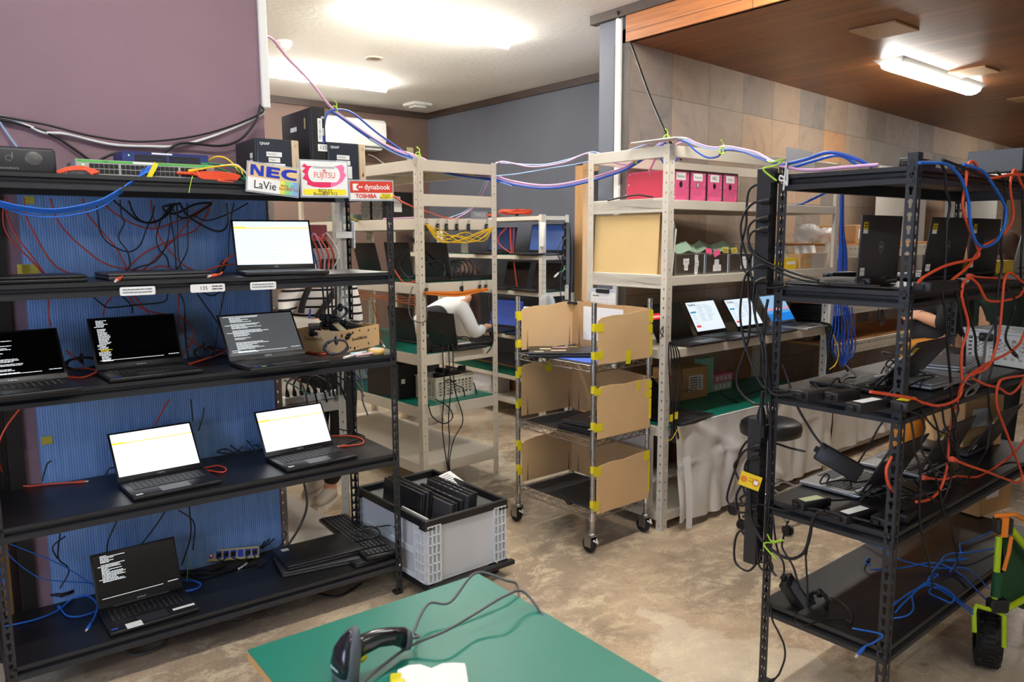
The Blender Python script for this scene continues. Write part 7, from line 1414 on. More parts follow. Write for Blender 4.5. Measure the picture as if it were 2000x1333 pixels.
KB = [('black cord hanging from the top shelf just right of the near post', [(1800, 318), (1832, 318), (1845, 335), (1848, 370), (1855, 400), (1850, 440), (1848, 500), (1845, 545), (1840, 570), (1846, 610), (1852, 690), (1858, 760), (1862, 830), (1870, 880), (1877, 915), (1868, 922)]),
 ('black cord hanging from the top shelf at the right', [(1945, 335), (1960, 350), (1964, 375), (1962, 420), (1955, 480), (1957, 520), (1950, 560), (1945, 640), (1940, 700), (1932, 740), (1931, 790), (1936, 820), (1932, 850), (1926, 880), (1905, 910), (1890, 918)]),
 ('black twin cord slanting along the edge of the top shelf', [(1840, 312), (1880, 327), (1920, 345), (1963, 368)]), ('black cord over the upper shelf edge, left of the swan neck', [(1858, 552), (1866, 562), (1870, 585), (1876, 610), (1878, 640), (1884, 662), (1884, 715)]), ('black cord over the upper shelf edge, passing the basket', [(1860, 553), (1884, 572), (1890, 600), (1896, 625), (1905, 660), (1906, 690), (1913, 720), (1905, 742)]),
 ('black cord with inline plug hanging before the basket', [(1962, 556), (1978, 575), (1983, 600), (1970, 635), (1964, 660), (1972, 680), (1980, 690)]), ('grey cord falling past the basket to the tangle', [(1950, 620), (1940, 640), (1926, 665), (1922, 700), (1915, 735), (1905, 760)]),
 ('black cord at the far right hanging from top to basket', [(1996, 372), (1998, 440), (1994, 520), (1996, 570), (2000, 600)]), ('black cord in the tangle below the middle shelf, outermost left', [(1775, 803), (1795, 812), (1806, 835), (1800, 860), (1802, 885), (1812, 900), (1825, 925), (1835, 960), (1842, 1000)]),
 ('black cord in the tangle below the middle shelf, second', [(1800, 800), (1812, 822), (1830, 840), (1850, 850), (1865, 870), (1870, 900)]), ('black cord in the tangle below the middle shelf, third', [(1820, 800), (1832, 840), (1836, 870), (1850, 900), (1858, 930), (1850, 960), (1838, 985)]), ('black cord in the tangle below the middle shelf, fourth', [(1840, 795), (1845, 830), (1858, 845), (1868, 830), (1862, 800)]), ('black cord in the tangle below the middle shelf, fifth', [(1864, 780), (1872, 800), (1862, 830), (1856, 860), (1866, 880), (1872, 860)]),
 ('black cord looping low over the lower shelf edge', [(1800, 960), (1820, 975), (1848, 990), (1830, 1010), (1815, 1025), (1828, 1020), (1842, 1005)]), ('black cord trailing from the lower shelf to the bottom shelf, left', [(1795, 975), (1797, 1020), (1802, 1050), (1812, 1090), (1820, 1130), (1822, 1150)]), ('black cord trailing from the lower shelf to the bottom shelf, right', [(1840, 1000), (1858, 1015), (1862, 1050), (1870, 1085), (1862, 1120), (1840, 1134)]), ('black cord beside the near post between the shelves', [(1778, 815), (1784, 850), (1786, 880), (1796, 910), (1798, 945), (1796, 985)]), ('grey cord loops on the middle shelf edge', [(1845, 760), (1870, 745), (1895, 752), (1905, 765), (1885, 775), (1895, 758), (1912, 752), (1900, 772)])]
for i, (lb, p) in enumerate(KB): kf(lb, p, CAGR if 'grey' in lb else CABK, .0042 if i < 8 else .0034, -.02-.008*(i % 3), 'black cords in front of the right rack', ends=[(1, .05, .007, CABK, CHR)] if 'inline' in lb else None)
for i, (p, lb) in enumerate((((1776, 352, 1810, 334), 'nearest the post'), ((1870, 336, 1925, 348), 'at the middle'), ((1985, 352, 2004, 356), 'at the right'))): 
    a = FK.loc(FK.av(p[0], p[1], .08)); brick('black power adapter on the top shelf, '+lb, uv(FK, a.x+.1, .1, 1.803, 3), .18, .05, .035, group='adapters on top of the right rack')
coil('black velcro tied cord on the bottom shelf of the right rack', RUB, FK.au(1600, 1172, .12)*1, .03, .006, 4, FK.X, .9, 61)
# bottom shelf blue cords
BB = [([(1682, 1060), (1710, 1072), (1760, 1104), (1830, 1112), (1890, 1118), (1930, 1160)], 'longest across to the cart'), ([(1700, 1115), (1760, 1116), (1820, 1110), (1870, 1120), (1925, 1178)], 'second across to the cart'), ([(1748, 1181), (1785, 1160), (1820, 1150), (1858, 1165), (1900, 1200)], 'low curve to the wheel'), ([(1748, 1200), (1765, 1185), (1805, 1155), (1845, 1160), (1900, 1207)], 'lower curve to the wheel'), ([(1745, 1211), (1770, 1210), (1783, 1200), (1782, 1165), (1800, 1150), (1830, 1135), (1825, 1125), (1812, 1140), (1835, 1110), (1860, 1095), (1890, 1098), (1870, 1105), (1840, 1098)], 'figure of eight'), ([(1820, 1150), (1815, 1165), (1835, 1180), (1858, 1180), (1862, 1170), (1840, 1158), (1822, 1152)], 'small closed loop'), ([(1830, 1112), (1850, 1090), (1900, 1088), (1950, 1070), (1975, 1050)], 'off to the right'), ([(1855, 1120), (1875, 1090), (1874, 1072), (1890, 1062), (1945, 1040)], 'bent upward to the carton'), ([(1695, 1095), (1690, 1105), (1700, 1115)], 'plug beside the post')]
for i, (p, lb) in enumerate(BB): cable('blue network cord on the bottom shelf of the right rack, '+lb, CABL, onz(.322, p, [.004+.008*(k % 3) for k in range(len(p))]), .003, group='blue cords on the bottom shelf of the right rack', ends=[(0, .03, .0065, CABL, CP)] if i in (2, 8) else None)
cable('blue network cord with a plug hanging over the bottom shelf edge', CABL, [FK.p(.02, .12, .33)]+pu(FK, -.006, [(1722, 1240), (1708, 1255), (1692, 1262), (1684, 1270)]), .003, ends=[(1, .035, .007, CABL, CP)])
cable('black thin cord curving on the bottom shelf from the hanging adapter', CABK, onz(.322, [(1552, 1195), (1555, 1215), (1570, 1222), (1610, 1212), (1650, 1210), (1662, 1218), (1660, 1195), (1640, 1175), (1622, 1168)]), .0026)
# ------------------------------------------------------------------ stool
SC = (3.73, 2.33); t = thing('stool', 'round black padded stool on chrome castors before the white cloth', 'stool', Mx.Translation((*SC, 0)))
MB().lathe([(0, .50), (.13, .50), (.163, .515), (.168, .55), (.16, .575), (.14, .588), (.06, .594), (0, .595)], 32).build('seat', mat('black_vinyl', (34, 34, 36), .4), t)
MB().cyl((0, 0, .14), (0, 0, .50), .02, 14).build('column', CHR, t); b = MB(); b.lathe([(.145, .0), (.155, .008), (.145, .016), (.135, .008), (.145, 0)], 28, c=(0, 0, .2)); [b.tube([(0, 0, .21), (.145*cos(a), .145*sin(a), .208)], .006, 6) for a in (0, 2.1, 4.2)]; b.build('foot_ring', CHR, t)
for k in range(5):
    a = 2*pi*k/5+.5; l = MB().tube([(.0, .0, .16), (.08*cos(a), .08*sin(a), .13), (.2*cos(a), .2*sin(a), .075)], [.02, .016, .012], 8).build('leg', CHR, t)
    b = MB(); [b.cyl((.2*cos(a)-sin(a)*s_, .2*sin(a)+cos(a)*s_, .027), (.2*cos(a)-sin(a)*(s_+.014), .2*sin(a)+cos(a)*(s_+.014), .027), .027, 14) for s_ in (-.02, .006)]; b.build('castor', PLB, l)
b = MB(); b.tube([(0, .03, .47), (.0, -.12, .455), (.02, -.2, .45)], .006, 6); b.build('lever', PLB, t)
# ------------------------------------------------------------------ garden cart
wd = 2.64; t = thing('garden_cart', 'lime framed folding cart with dark green cloth and fat black wheel', 'cart', Mx.Translation(az(1925, 1296, 0)))
Wc = az(1925, 1296, 0); Ti = Mx.Translation(-Wc); WX = (fh*.9+rh*.45).normalized(); ax_ = V((0, 0, 1)).cross(WX)
b = MB(); b.T = Ti @ LM(Wc+V((0, 0, .1)), WX, (0, 0, 1)); b.lathe([(.05, -.042), (.085, -.042), (.097, -.03), (.1, -.01), (.1, .01), (.097, .03), (.085, .042), (.05, .042)], 36); 
for k in range(30): a = 2*pi*k/30; b.cb((.1*cos(a), .1*sin(a), 0), (.006, .006, .03)); 
for k in range(12): a = 2*pi*k/12; [b.cb((.096*cos(a+.2*(s_ > 0)), .096*sin(a+.2*(s_ > 0)), s_*.03), (.014, .014, .018), 0, .003) for s_ in (-1, 1)]
b.build('tyre', RUB, t)
Q = lambda x, y, d: Ti @ (CAM+ray(x, y)*d)
b = MB(); b.tube([Q(1903, 1235, wd-.02), Q(1902, 1195, wd-.02), Q(1906, 1184, wd-.02), Q(1950, 1196, wd), Q(1961, 1204, wd), Q(1961, 1265, wd)], .008, 8); b.build('fork', LIM, t)
b = MB(); b.tube([Q(1943, 1170, wd), Q(1951, 1048, wd)], .011, 10); b.tube([Q(1975, 1035, wd), Q(2030, 1100, wd+.1)], .013, 10); b.tube([Q(1965, 1190, wd), Q(2030, 1155, wd+.1)], .011, 10); b.build('frame_tube', LIM, t)
b = MB(); b.T = Ti @ LM(CAM+ray(1958, 1027)*wd, rh, (0, 0, 1)); b.box(-.028, .028, -.028, .03, -.02, .02, 0, .006); b.T = Ti @ LM(CAM+ray(1948, 1183)*wd, rh, (0, 0, 1)); b.box(-.032, .032, -.022, .024, -.02, .02, 0, .006); b.build('corner_bracket', PLB, t)
b = MB(); b.T = Ti @ LM(CAM+ray(1958, 1027)*wd, rh, (0, 0, 1)); b.box(-.016, .006, -.034, .036, -.023, .023); b.tube([(-.03, .034, 0), (0, .045, .02), (.04, .04, .0), (.09, .01, -.03)], .008, 6); b.T = Mx.Identity(4); b.tube([Q(1975, 1048, wd), Q(1970, 1080, wd), Q(1960, 1115, wd)], .007, 6); b.build('strap', ORS, t)
b = MB(); vs = [Q(x, y, d) for x, y, d in ((1958, 1045, wd+.01), (2030, 1075, wd+.2), (2040, 1200, wd+.2), (1995, 1190, wd+.1), (1955, 1168, wd+.01), (1960, 1110, wd+.01))]; b.add(vs, [(0, 1, 2, 3, 4, 5)], 0); b.add([v+V((.0, .0, .0))+V((.004, .01, 0)) for v in vs], [(5, 4, 3, 2, 1, 0)]); b.tube([Q(1945, 1166, wd), Q(1949, 1118, wd)], .017, 12); b.build('cloth_side', NYG, t)
# ------------------------------------------------------------------ storage rack S and things beyond
for lb, u0, u1, z0_, z1_ in (('white standing panel behind the slotted rack, left', 1.74, 2.7, .3, 2.2), ('white standing panel behind the slotted rack, right', 3.2, 4.5, .0, 2.2)): b = MB(); b.T = FS.M; b.box(u0, u1, .512, .535, z0_, z1_); tag(b.build('partition_panel', M_WHC), lb, 'panel', 'white standing panels')
def onS(u, v, z, a=0): return uv(FS, u, v, z, a)
bx('tan carton with white labels on the top of the slotted rack', 'cardboard_box', 'cardboard box', onS(.5, .08, 1.547), (0, .34, 0, .3, 0, .13), CRD2, None, [('label', (.04, .11, -.001, 0, .03, .1), PAP), ('label', (.2, .26, -.001, 0, .03, .1), PAP)])
r = random.Random(6)
for i, (u, z, rr, lb) in enumerate(((-.55, 1.56, .1, 'heap of clear plastic bags seen past the beige post'), (.1, 1.61, .085, 'heap of clear plastic bags beside the tan carton'), (.34, 1.6, .07, 'smaller heap of clear plastic bags'))):
    if i == 0: continue
    b = MB(); b.sphere((0, 0, 0), rr, 0, 18, 12, (1.3, .9, .75)); b.v = [tuple(FS.p(u, .22, z)+V(p)*(1+r.uniform(-.22, .25))) for p in b.v]; tag(b.build('plastic_bag', BAG), lb, 'plastic bag', 'heaps of plastic bags')
b = MB(); b.T = FS.M; b.box(.12, 1.2, .03, .4, 1.147, 1.158); tag(b.build('board', mat('board_pale_yellow', (226, 206, 120), .55)), 'pale yellow board lying on the slotted rack', 'board')
for k in range(9): closed('black laptop in the pile on the lowest slotted shelf, %s' % ('bottom one', 'second from the bottom', 'third from the bottom', 'fourth from the bottom', 'middle one', 'fourth from the top', 'third from the top', 'second from the top', 'top one')[k], onS(.3+.01*(k % 2), .25, .857+.028*k, 3*(k % 3)), .34, .24, .026, PLB, 'pile of black laptops on the slotted rack')
bx('shallow tin tray on the slotted rack', 'tray', 'tray', onS(-.0+.02, .15, .857), (0, .14, 0, .1, 0, .05), STL); bx('brown carton at the end of the black laptop pile', 'cardboard_box', 'cardboard box', onS(.52, .1, .857), (0, .1, 0, .3, 0, .2), CRD2)
cable('black cord loops hanging under the yellow board shelf', CABK, [FS.p(.75, .0, 1.06), FS.p(.74, -.01, .97), FS.p(.78, -.01, .93), FS.p(.83, -.01, .97), FS.p(.8, 0, 1.05), FS.p(.78, -.01, .95), FS.p(.72, -.01, .96)], .005)
bx('dark metal cabinet at the right edge behind the right rack', 'cabinet', 'cabinet', RZ((5.0, 1.0, 0), 0), (0, .5, -.3, .3, 0, 1.0), mat('cabinet_dark', (40, 42, 46), .5), None, [('drawer', (-.006, 0, -.28, .28, .08+.23*k, .28+.23*k), mat('cabinet_face', (52, 54, 58), .45)) for k in range(4)])
# ------------------------------------------------------------------ rack B contents
bx('maroon box behind the black rack post', 'box', 'box', uv(FB, .25, .3, 1.551), (0, .2, 0, .2, 0, .12), mat('maroon', (120, 44, 56), .5)); bx('small black network box full of coloured plugs behind the black rack', 'network_switch', 'network switch', uv(FB, .12, .06, 1.551), (0, .22, 0, .16, 0, .04), PLB, 'network switches')
for i in range(9): m_ = (CAOR, CAYE, CAGN, CABL, CAOR, CAPK, CAOR, CARD, CAWH)[i]; cable('coloured plug cord behind the black rack, %s' % ('orange leftmost', 'yellow', 'green', 'blue', 'orange middle', 'pink', 'orange right', 'red', 'white')[i], m_, [FB.p(.14+.02*i, .05, 1.57+.004*i), FB.p(.13+.022*i, .0, 1.6+.01*(i % 3)), FB.p(.15+.025*i, -.02, 1.52), FB.p(.2+.015*i, -.01, 1.44), FB.p(.24+.01*i, .02, 1.36)], .004, group='coloured plug cords behind the black rack')
for i in range(5): cable('dark cord hanging behind the rear post of the black rack, %s' % ('leftmost', 'second', 'middle', 'fourth', 'rightmost')[i], CABK, [FB.p(.27+.022*i, -.012, 1.5), FB.p(.26+.024*i, -.02, 1.4), FB.p(.27+.02*i, -.015, 1.2), FB.p(.26+.026*i, -.02, 1.0), FB.p(.28+.02*i, -.015, .82)], .0045, group='dark cords behind the rear post')
t = thing('power_strip', 'white power strip crowded with plugs behind the right white screen', 'power strip', uv(FB, .2, .03, .802)); MB().box(-.14, .15, -.02, .03, 0, .035, 0, .003).build('housing', WHT, t)
for i in range(7): P = FB.p(.08+.036*i, .03, .85); cable('cord plugged in the white strip behind the screen, %s' % ('first', 'second', 'third', 'fourth', 'fifth', 'sixth', 'last')[i], CABK if i % 3 else CAGR, [P, P+V((0, 0, .05)), P+V((.03, -.02, .08)), P+V((.07+.01*i, -.03, .03)), P+V((.09+.015*i, -.03, -.06))], .0045, group='cords in the white strip', ends=[(0, .045, .011, CABK, None)])
cable('grey cord with white joint hanging along the grey beige post', CAGR, [FB.p(.12, -.02, .44), FB.p(.13, -.03, .3), FB.p(.09, -.03, .2), FB.p(.02, -.04, .12)], .006); cable('red cord leaning on the grey beige post', CARD, [FB.p(.01, -.02, .78), FB.p(.03, -.02, .7), FB.p(.05, -.02, .62)], .005)
cable('mint cord lying behind the right white screen', mat('mint_cable', (130, 200, 190), .5), [FB.p(.05, -.01, .93), FB.p(.12, -.015, .88), FB.p(.18, -.01, .84)], .004)
cable('grey cord with black plug hanging right of the rear post', CAGR, [FL.p(1.505, .40, 1.02), FL.p(1.53, .41, .9), FL.p(1.53, .41, .82), FL.p(1.56, .42, .74)], .004, ends=[(0, .05, .012, CABK, None)])
b = MB(); b.T = FL.M; b.box(1.43, 1.478, .42, .424, 1.2, 1.8); tag(b.build('plastic_strip', CLR), 'clear plastic strip taped along the rear post of the black rack', 'plastic strip')
b = MB(); b.T = FL.M; b.box(1.505, 1.515, .40, .44, 1.55, 1.68, 0, .004); b.box(1.42, 1.506, .408, .415, 1.6, 1.63); tag(b.build('tape_tag', PAP), 'white tape flag wrapped on the rear post of the black rack', 'tape')
tag(MB().box(.9, 1.35, 4.4, 4.6, 1.15, 1.5).build('cardboard_box', CRD), 'cardboard box behind the striped shirt', 'cardboard box') if 0 else None
# ------------------------------------------------------------------ overhead cable runs
RUN = [(517, 68, 3.46), (535, 78, 3.6), (560, 112, 3.7), (605, 160, 3.85), (653, 215, 4.0), (720, 262, 4.3), (770, 292, 4.5), (815, 306, 4.66), (870, 330, 4.78), (922, 340, 4.9), (968, 346, 5.04), (1000, 354, 5.0), (1060, 361, 4.8), (1120, 356, 4.6), (1200, 335, 4.3), (1243, 313, 4.2), (1300, 272, 4.05)]
def run(lb, m, k0, k1, dx, dy, r, extra=(), pre=()): cable(lb, m, pd(list(pre)+[(x+dx, y+dy+1.2*sin(i*1.7+dx), d) for i, (x, y, d) in enumerate(RUN)][k0:k1]+list(extra)), r, 6, 6, 'cables strung across the room')
run('pink cable strung from the white duct over the racks', CAPK, 0, 17, 0, 0, .0065)
run('second pink cable strung over the middle rack', mat('mauve_cable', (196, 170, 206), .45), 4, 17, 1, 3, .0055)
run('deep blue cable strung over the middle rack', CADB, 4, 17, 0, 6, .0065, pre=[(633, 245, 3.9), (638, 225, 3.95)])
run('blue cable arching behind the desktop computer over the middle rack', CADB, 7, 12, 2, 8, .0055, pre=[(632, 250, 3.92), (640, 222, 3.95), (660, 214, 4.02), (690, 222, 4.15), (740, 262, 4.4)])
run('pale blue cable strung over the middle rack', CALB, 5, 12, 1, 9, .005)
cable('pale blue cable from the middle rack post to the beige rack, upper', CALB, pd([(968, 318, 5.04), (1000, 320, 5.0), (1060, 322, 4.8), (1110, 312, 4.6), (1148, 299, 4.46), (1165, 298, 4.42), (1200, 310, 4.3), (1240, 310, 4.2), (1300, 274, 4.05)]), .005, group='cables strung across the room'); cable('pink cable from the middle rack post to the beige rack, upper', CAPK, pd([(968, 320, 5.04), (985, 316, 5.0), (1040, 326, 4.85), (1100, 318, 4.6), (1148, 300, 4.46), (1180, 312, 4.35), (1220, 322, 4.25), (1243, 314, 4.2)]), .005, group='cables strung across the room'); cable('grey blue cable from the middle rack to the corner of the beige rack', CALB, pd([(970, 344, 5.04), (1010, 340, 4.95), (1070, 330, 4.75), (1140, 318, 4.5), (1220, 296, 4.25), (1298, 270, 4.05)]), .0045, group='cables strung across the room')
TOPR = [(1300, 272, 4.03), (1336, 276, 4.0), (1360, 296, 3.95), (1382, 308, 3.9), (1402, 306, 3.8), (1412, 295, 3.7), (1432, 293, 3.6), (1455, 298, 3.4), (1480, 308, 3.1), (1510, 318, 2.7), (1530, 314, 2.64)]
for i, (m_, dy, r_, lb) in enumerate(((CADB, 0, .006, 'deep blue cable wavy along the top of the beige rack to the right rack'), (CALB, -6, .006, 'pale blue cable along the top of the beige rack to the right rack'), (CAPK, -9, .006, 'pink cable along the top of the beige rack to the right rack'), (CAWH, -4, .004, 'white cable along the top of the beige rack to the right rack'))):
    k = 1 if i == 0 else .35; cable(lb, m_, pd([(x, (y-(272+(x-1300)*.2))*k+272+(x-1300)*.2+dy*(0 if j in (0, 9, 10) else 1), d) for j, (x, y, d) in enumerate(TOPR)]), r_*.8, group='cables along the beige rack top')
cable('pink cable lying along the top edge of the right rack', CAPK, [FK.p(.0, .44, 1.83)]+[FK.p(.015, v, 1.81) for v in (.35, .2, .12)], .006); cable('blue cable arching along the top left edge of the right rack', CADB, [FK.p(.0, .44, 1.83), FK.p(.02, .36, 1.845), FK.p(.02, .28, 1.86), FK.p(.03, .2, 1.835), FK.p(.04, .15, 1.806)], .006); cable('second blue cable arching along the top left edge of the right rack', CABL, [FK.p(.03, .42, 1.82), FK.p(.04, .34, 1.84), FK.p(.05, .26, 1.85), FK.p(.07, .2, 1.81)], .005)
cable('pink cable dropping across the end of the beige rack onto the pink box shelf', CAPK, pd([(1330, 278, 4.0), (1290, 300, 4.1), (1283, 305, 4.15), (1262, 345, 4.3), (1245, 368, 4.35), (1222, 383, 4.4)]), .006); cable('blue cable loop hanging in the top corner of the beige rack', CADB, pd([(1288, 298, 4.1), (1292, 312, 4.1), (1300, 322, 4.1), (1315, 318, 4.1), (1325, 306, 4.1), (1328, 298, 4.1)]), .005)
cable('black cable slanting down from the slate pier to the beige rack corner', CABK, pd([(1206, 22, 4.55), (1222, 60, 4.6), (1236, 95, 4.5), (1270, 190, 4.3), (1304, 268, 4.06), (1330, 312, 4.2)]), .007)
for i, (x, y, d, lb) in enumerate(((653, 214, 4.0, 'at the first bend behind the desktop computer'), (816, 303, 4.64, 'on the left corner of the middle rack'), (921, 338, 4.88, 'half way over the middle rack'), (1243, 313, 4.19, 'before the beige rack corner'), (1302, 270, 4.03, 'on the beige rack corner'), (1411, 294, 3.68, 'on the beige rack top'))):
    p = CAM+ray(x, y)*d; cable('lime twist tie round the overhead cables '+lb, TIE, [p+V((0, 0, -.02)), p+V((.012, -.012, 0)), p+V((0, 0, .018)), p+V((-.012, .012, 0)), p+V((0, 0, -.016)), p+V((.02, .01, .03)), p+V((.0, .01, .05))], .003, group='lime ties on the overhead cables')
tag(MB().cb(FR.p(.0, .08, 2.092), (.09, .3, .006)).build('plastic_strip', mat('pale_strip', (220, 226, 216), .5)), 'flat pale strip lying on the beige rack corner', 'strip')
# ------------------------------------------------------------------ people
def skin(name, chains, mt, parent, sub=2, sharp=()):
    # chains: lists of (point, radius); points that coincide are shared; first point is the root
    vs = []; rs = []; es = []
    def idx(p, r):
        for i, q in enumerate(vs):
            if (q-p).length < 1e-4: return i
        vs.append(p); rs.append(r); return len(vs)-1
    for ch in chains:
        last = None
        for p, r in ch:
            i = idx(V(p), r)
            if last is not None and last != i: es.append((last, i))
            last = i
    me = bpy.data.meshes.new(name); me.from_pydata(vs, es, []); o = bpy.data.objects.new(name, me); C.objects.link(o)
    md = o.modifiers.new('skin', 'SKIN'); md.use_smooth_shade = True
    sv = me.skin_vertices[0].data if me.skin_vertices else None
    if sv is None:
        bm = bmesh.new(); bm.from_mesh(me); bm.verts.layers.skin.verify(); bm.to_mesh(me); bm.free(); sv = me.skin_vertices[0].data
    for i, r in enumerate(rs): sv[i].radius = (r, r) if not isinstance(r, tuple) else r
    sv[0].use_root = True; o.modifiers.new('s', 'SUBSURF').levels = sub
    bpy.context.view_layer.update(); ev = bpy.data.meshes.new_from_object(o.evaluated_get(bpy.context.evaluated_depsgraph_get()))
    bpy.data.objects.remove(o); bpy.data.meshes.remove(me); ev.name = name; ev.materials.clear(); ev.materials.append(mt); ev.polygons.foreach_set('use_smooth', [True]*len(ev.polygons)); o = bpy.data.objects.new(name, ev); C.objects.link(o)
    if parent: o.parent = parent
    return o
def headmb(c, f, M_):                 # face: head with nose, ears, eyes, mouth; f = facing direction
    b = MB(); f = V(f).normalized(); s_ = V((0, 0, 1)).cross(f).normalized(); u = f.cross(s_); b.T = Mx.Translation(V(c)) @ Mx((f, s_, u)).transposed().to_4x4()
    b.sphere((0, 0, 0), .1, 0, 18, 12, (.95, .78, 1.18)); b.sphere((.05, 0, -.075), .05, 0, 12, 8, (1, .9, .9)); b.sphere((.097, 0, -.015), .016, 0, 8, 6, (1, .8, 1.4))
    for k in (-1, 1): b.sphere((0, .08*k, -.01), .024, 0, 8, 6, (.6, .35, 1)); b.sphere((.083, .032*k, .015), .009, 1, 8, 6)
    b.box(.088, .096, -.02, .02, -.062, -.056, 2); return b
def hand(ch, w, d, up, curl=.6, s=1):  # chains for a palm with five fingers from wrist w, direction d, back-of-hand normal up
    d = V(d).normalized(); up = V(up); up = (up-d*up.dot(d)).normalized(); x = d.cross(up); W_ = V(w)
    k0 = W_+d*.05*s; ch.append([(W_, .026*s), (k0, (.03*s))])
    for j, (o_, L_) in enumerate(((-.03, .062), (-.01, .072), (.011, .068), (.03, .054))):
        a = k0+x*o_*s+d*.03*s; p = [k0, a]; dd = d.copy(); q = a
        for t_ in range(3):
            dd = (dd-up*curl*(.5+.3*t_)).normalized(); q = q+dd*L_*s*(.45, .32, .26)[t_]; p.append(q)
        ch.append([(k0, .03*s)]+[(p_, r_*s) for p_, r_ in zip(p[1:], (.0115, .0095, .0085, .007))])
    a = W_+d*.02*s; ch.append([(W_, .026*s), (W_+d*.03*s-x*.035*s-up*.008*s, .013*s), (W_+d*.06*s-x*.05*s-up*.02*s, .010*s), (W_+d*.085*s-x*.05*s-up*.03*s, .008*s)])
m, nt, b, N, L, ramp, mixc, noise, bump = nodemat('striped_jersey', .8, .2)
tc = N('ShaderNodeTexCoord'); sp = N('ShaderNodeSeparateXYZ'); L(tc.outputs['Object'], sp.inputs[0]); mt_ = N('ShaderNodeMath', operation='MULTIPLY'); mt_.inputs[1].default_value = 1/.047; L(sp.outputs[2], mt_.inputs[0]); fr_ = N('ShaderNodeMath', operation='FRACT'); L(mt_.outputs[0], fr_.inputs[0])
r_ = N('ShaderNodeValToRGB'); L(fr_.outputs[0], r_.inputs[0]); r_.color_ramp.interpolation = 'CONSTANT'; e = r_.color_ramp.elements; e[0].color = lin((232, 230, 226)); e[1].position = .74; e[1].color = lin((24, 24, 26)); L(r_.outputs[0], b.inputs['Base Color']); M_STR = m
SHW = mat('white_jersey', (232, 232, 232), .8, bump=(14, .3)); BKC = mat('black_cloth', (28, 28, 32), .8); MUS = mat('mustard_cloth', (190, 124, 36), .8, noise=(14, .1)); DGC = mat('dark_green_cloth', (22, 44, 38), .8)
def P3(x, y, d): return CAM+ray(x, y)*d
def off(p, dx=0, dy=0, dz=0): return p+rh*dx+fh*dy+V((0, 0, dz))
def person(label, base, pelvis, chest, neck, head, face, arms, legs, shirt, trousers, extra=None, hair='short', hs=1, sleeve=.86, tr=1):
    t = thing('person', label, 'person', Mx.Translation((base.x, base.y, 0)), 'people at work'); O = V((base.x, base.y, 0)); q = lambda p: p-O
    ch = [[(q(pelvis), .13*tr), (q((pelvis+chest)/2), .12*tr), (q(chest), .14*tr), (q(neck), .055), (q(neck+(head-neck)*.55), .05)]]
    for sh_, el, wr, dr, up in arms:
        ch.append([(q(chest), .14*tr), (q(sh_), .062), (q(el), .043), (q(wr), .027)]); h_ = []; hand(h_, q(wr), dr, up); ch += h_
    for hp, kn, an in legs: ch.append([(q(pelvis), .13*tr), (q(hp), .085), (q(kn), .058), (q(an), .04), (q(an)+V((face[0]*.05, face[1]*.05, -.035)), .022)])
    body = skin('body', ch, SKN, t)
    b = headmb(q(head), face, None); hb = b.build('head', [SKN, TXT, mat('lips', (180, 100, 92), .5)], t)
    b = MB(); f = V(face).normalized(); s_ = V((0, 0, 1)).cross(f).normalized(); u = f.cross(s_); b.T = Mx.Translation(q(head)) @ Mx((f, s_, u)).transposed().to_4x4()
    n0 = len(b.v); b.sphere((-.014, 0, .022), .112, 0, 24, 16, (.98, .86, 1.12)); 
    b.v = b.v  # cap of hair, open at the face
    keep = [fc for fc in b.f if not all((b.T.inverted() @ V(b.v[i])).x > .045 and (b.T.inverted() @ V(b.v[i])).z < .075 for i in fc)]; b.f = keep; b.m = [0]*len(keep); b.s = [True]*len(keep)
    if hair != 'short': b.T = Mx.Identity(4); hh = [q(head)+(-f)*.06+V((0, 0, .02)), q(head)+(-f)*.07+V((0, 0, -.08))]+[q(p) for p in hair]; b.tube(spl(hh, 5), [.085*(1-.75*i/((len(hh)-1)*5)) for i in range((len(hh)-1)*5+1)], 12)
    b.build('hair', HAIR, t)
    ch = [[(q(pelvis), .145*tr), (q((pelvis+chest)/2), .138*tr), (q(chest), .155*tr), (q(neck)*.75+q(chest)*.25, .078)]]
    for sh_, el, wr, dr, up in arms: ch.append([(q(chest), .155*tr), (q(sh_), .08), (q(el), .06), (q(el)+(q(wr)-q(el))*sleeve, .042)])
    skin('shirt', ch, shirt, t)
    ch = [[(q(pelvis)+V((0, 0, .05)), .15*tr), (q(pelvis), .152*tr)]]
    for hp, kn, an in legs: ch.append([(q(pelvis), .152*tr), (q(hp), .1), (q(kn), .078), (q(an)+V((0, 0, .02)), .062)])
    skin('trousers', ch, trousers, t)
    for hp, kn, an in legs:
        a = q(an); f2 = V((f.x, f.y, 0)).normalized(); b = MB(); b.T = Mx.Translation((a.x, a.y, 0)) @ Mx((f2, V((0, 0, 1)).cross(f2), V((0, 0, 1)))).transposed().to_4x4()
        P_ = [(-.07, -.03), (-.075, .0), (-.07, .03), (.02, .042), (.1, .046), (.16, .035), (.18, 0), (.16, -.035), (.1, -.042), (.02, -.036)]
        b.prism(P_, 0, .025, 1); loft(b, [((.055, 0, .025), (.125, 0, 0), (0, .042, 0)), ((.05, 0, .055), (.115, 0, 0), (0, .04, 0)), ((.0, 0, .085), (.06, 0, 0), (0, .035, 0)), ((-.025, 0, .1), (.04, 0, 0), (0, .03, 0))], 20, 0); [b.box(.03+.022*k, .036+.022*k, -.022, .022, .074-.008*k, .08-.008*k, 2) for k in range(4)]
        b.build('shoe', [mat('shoe_grey', (188, 178, 166), .7), mat('shoe_sole', (220, 212, 200), .6), mat('shoe_lace', (130, 122, 116), .7)], t)
    if extra: extra(t, q)
    return t
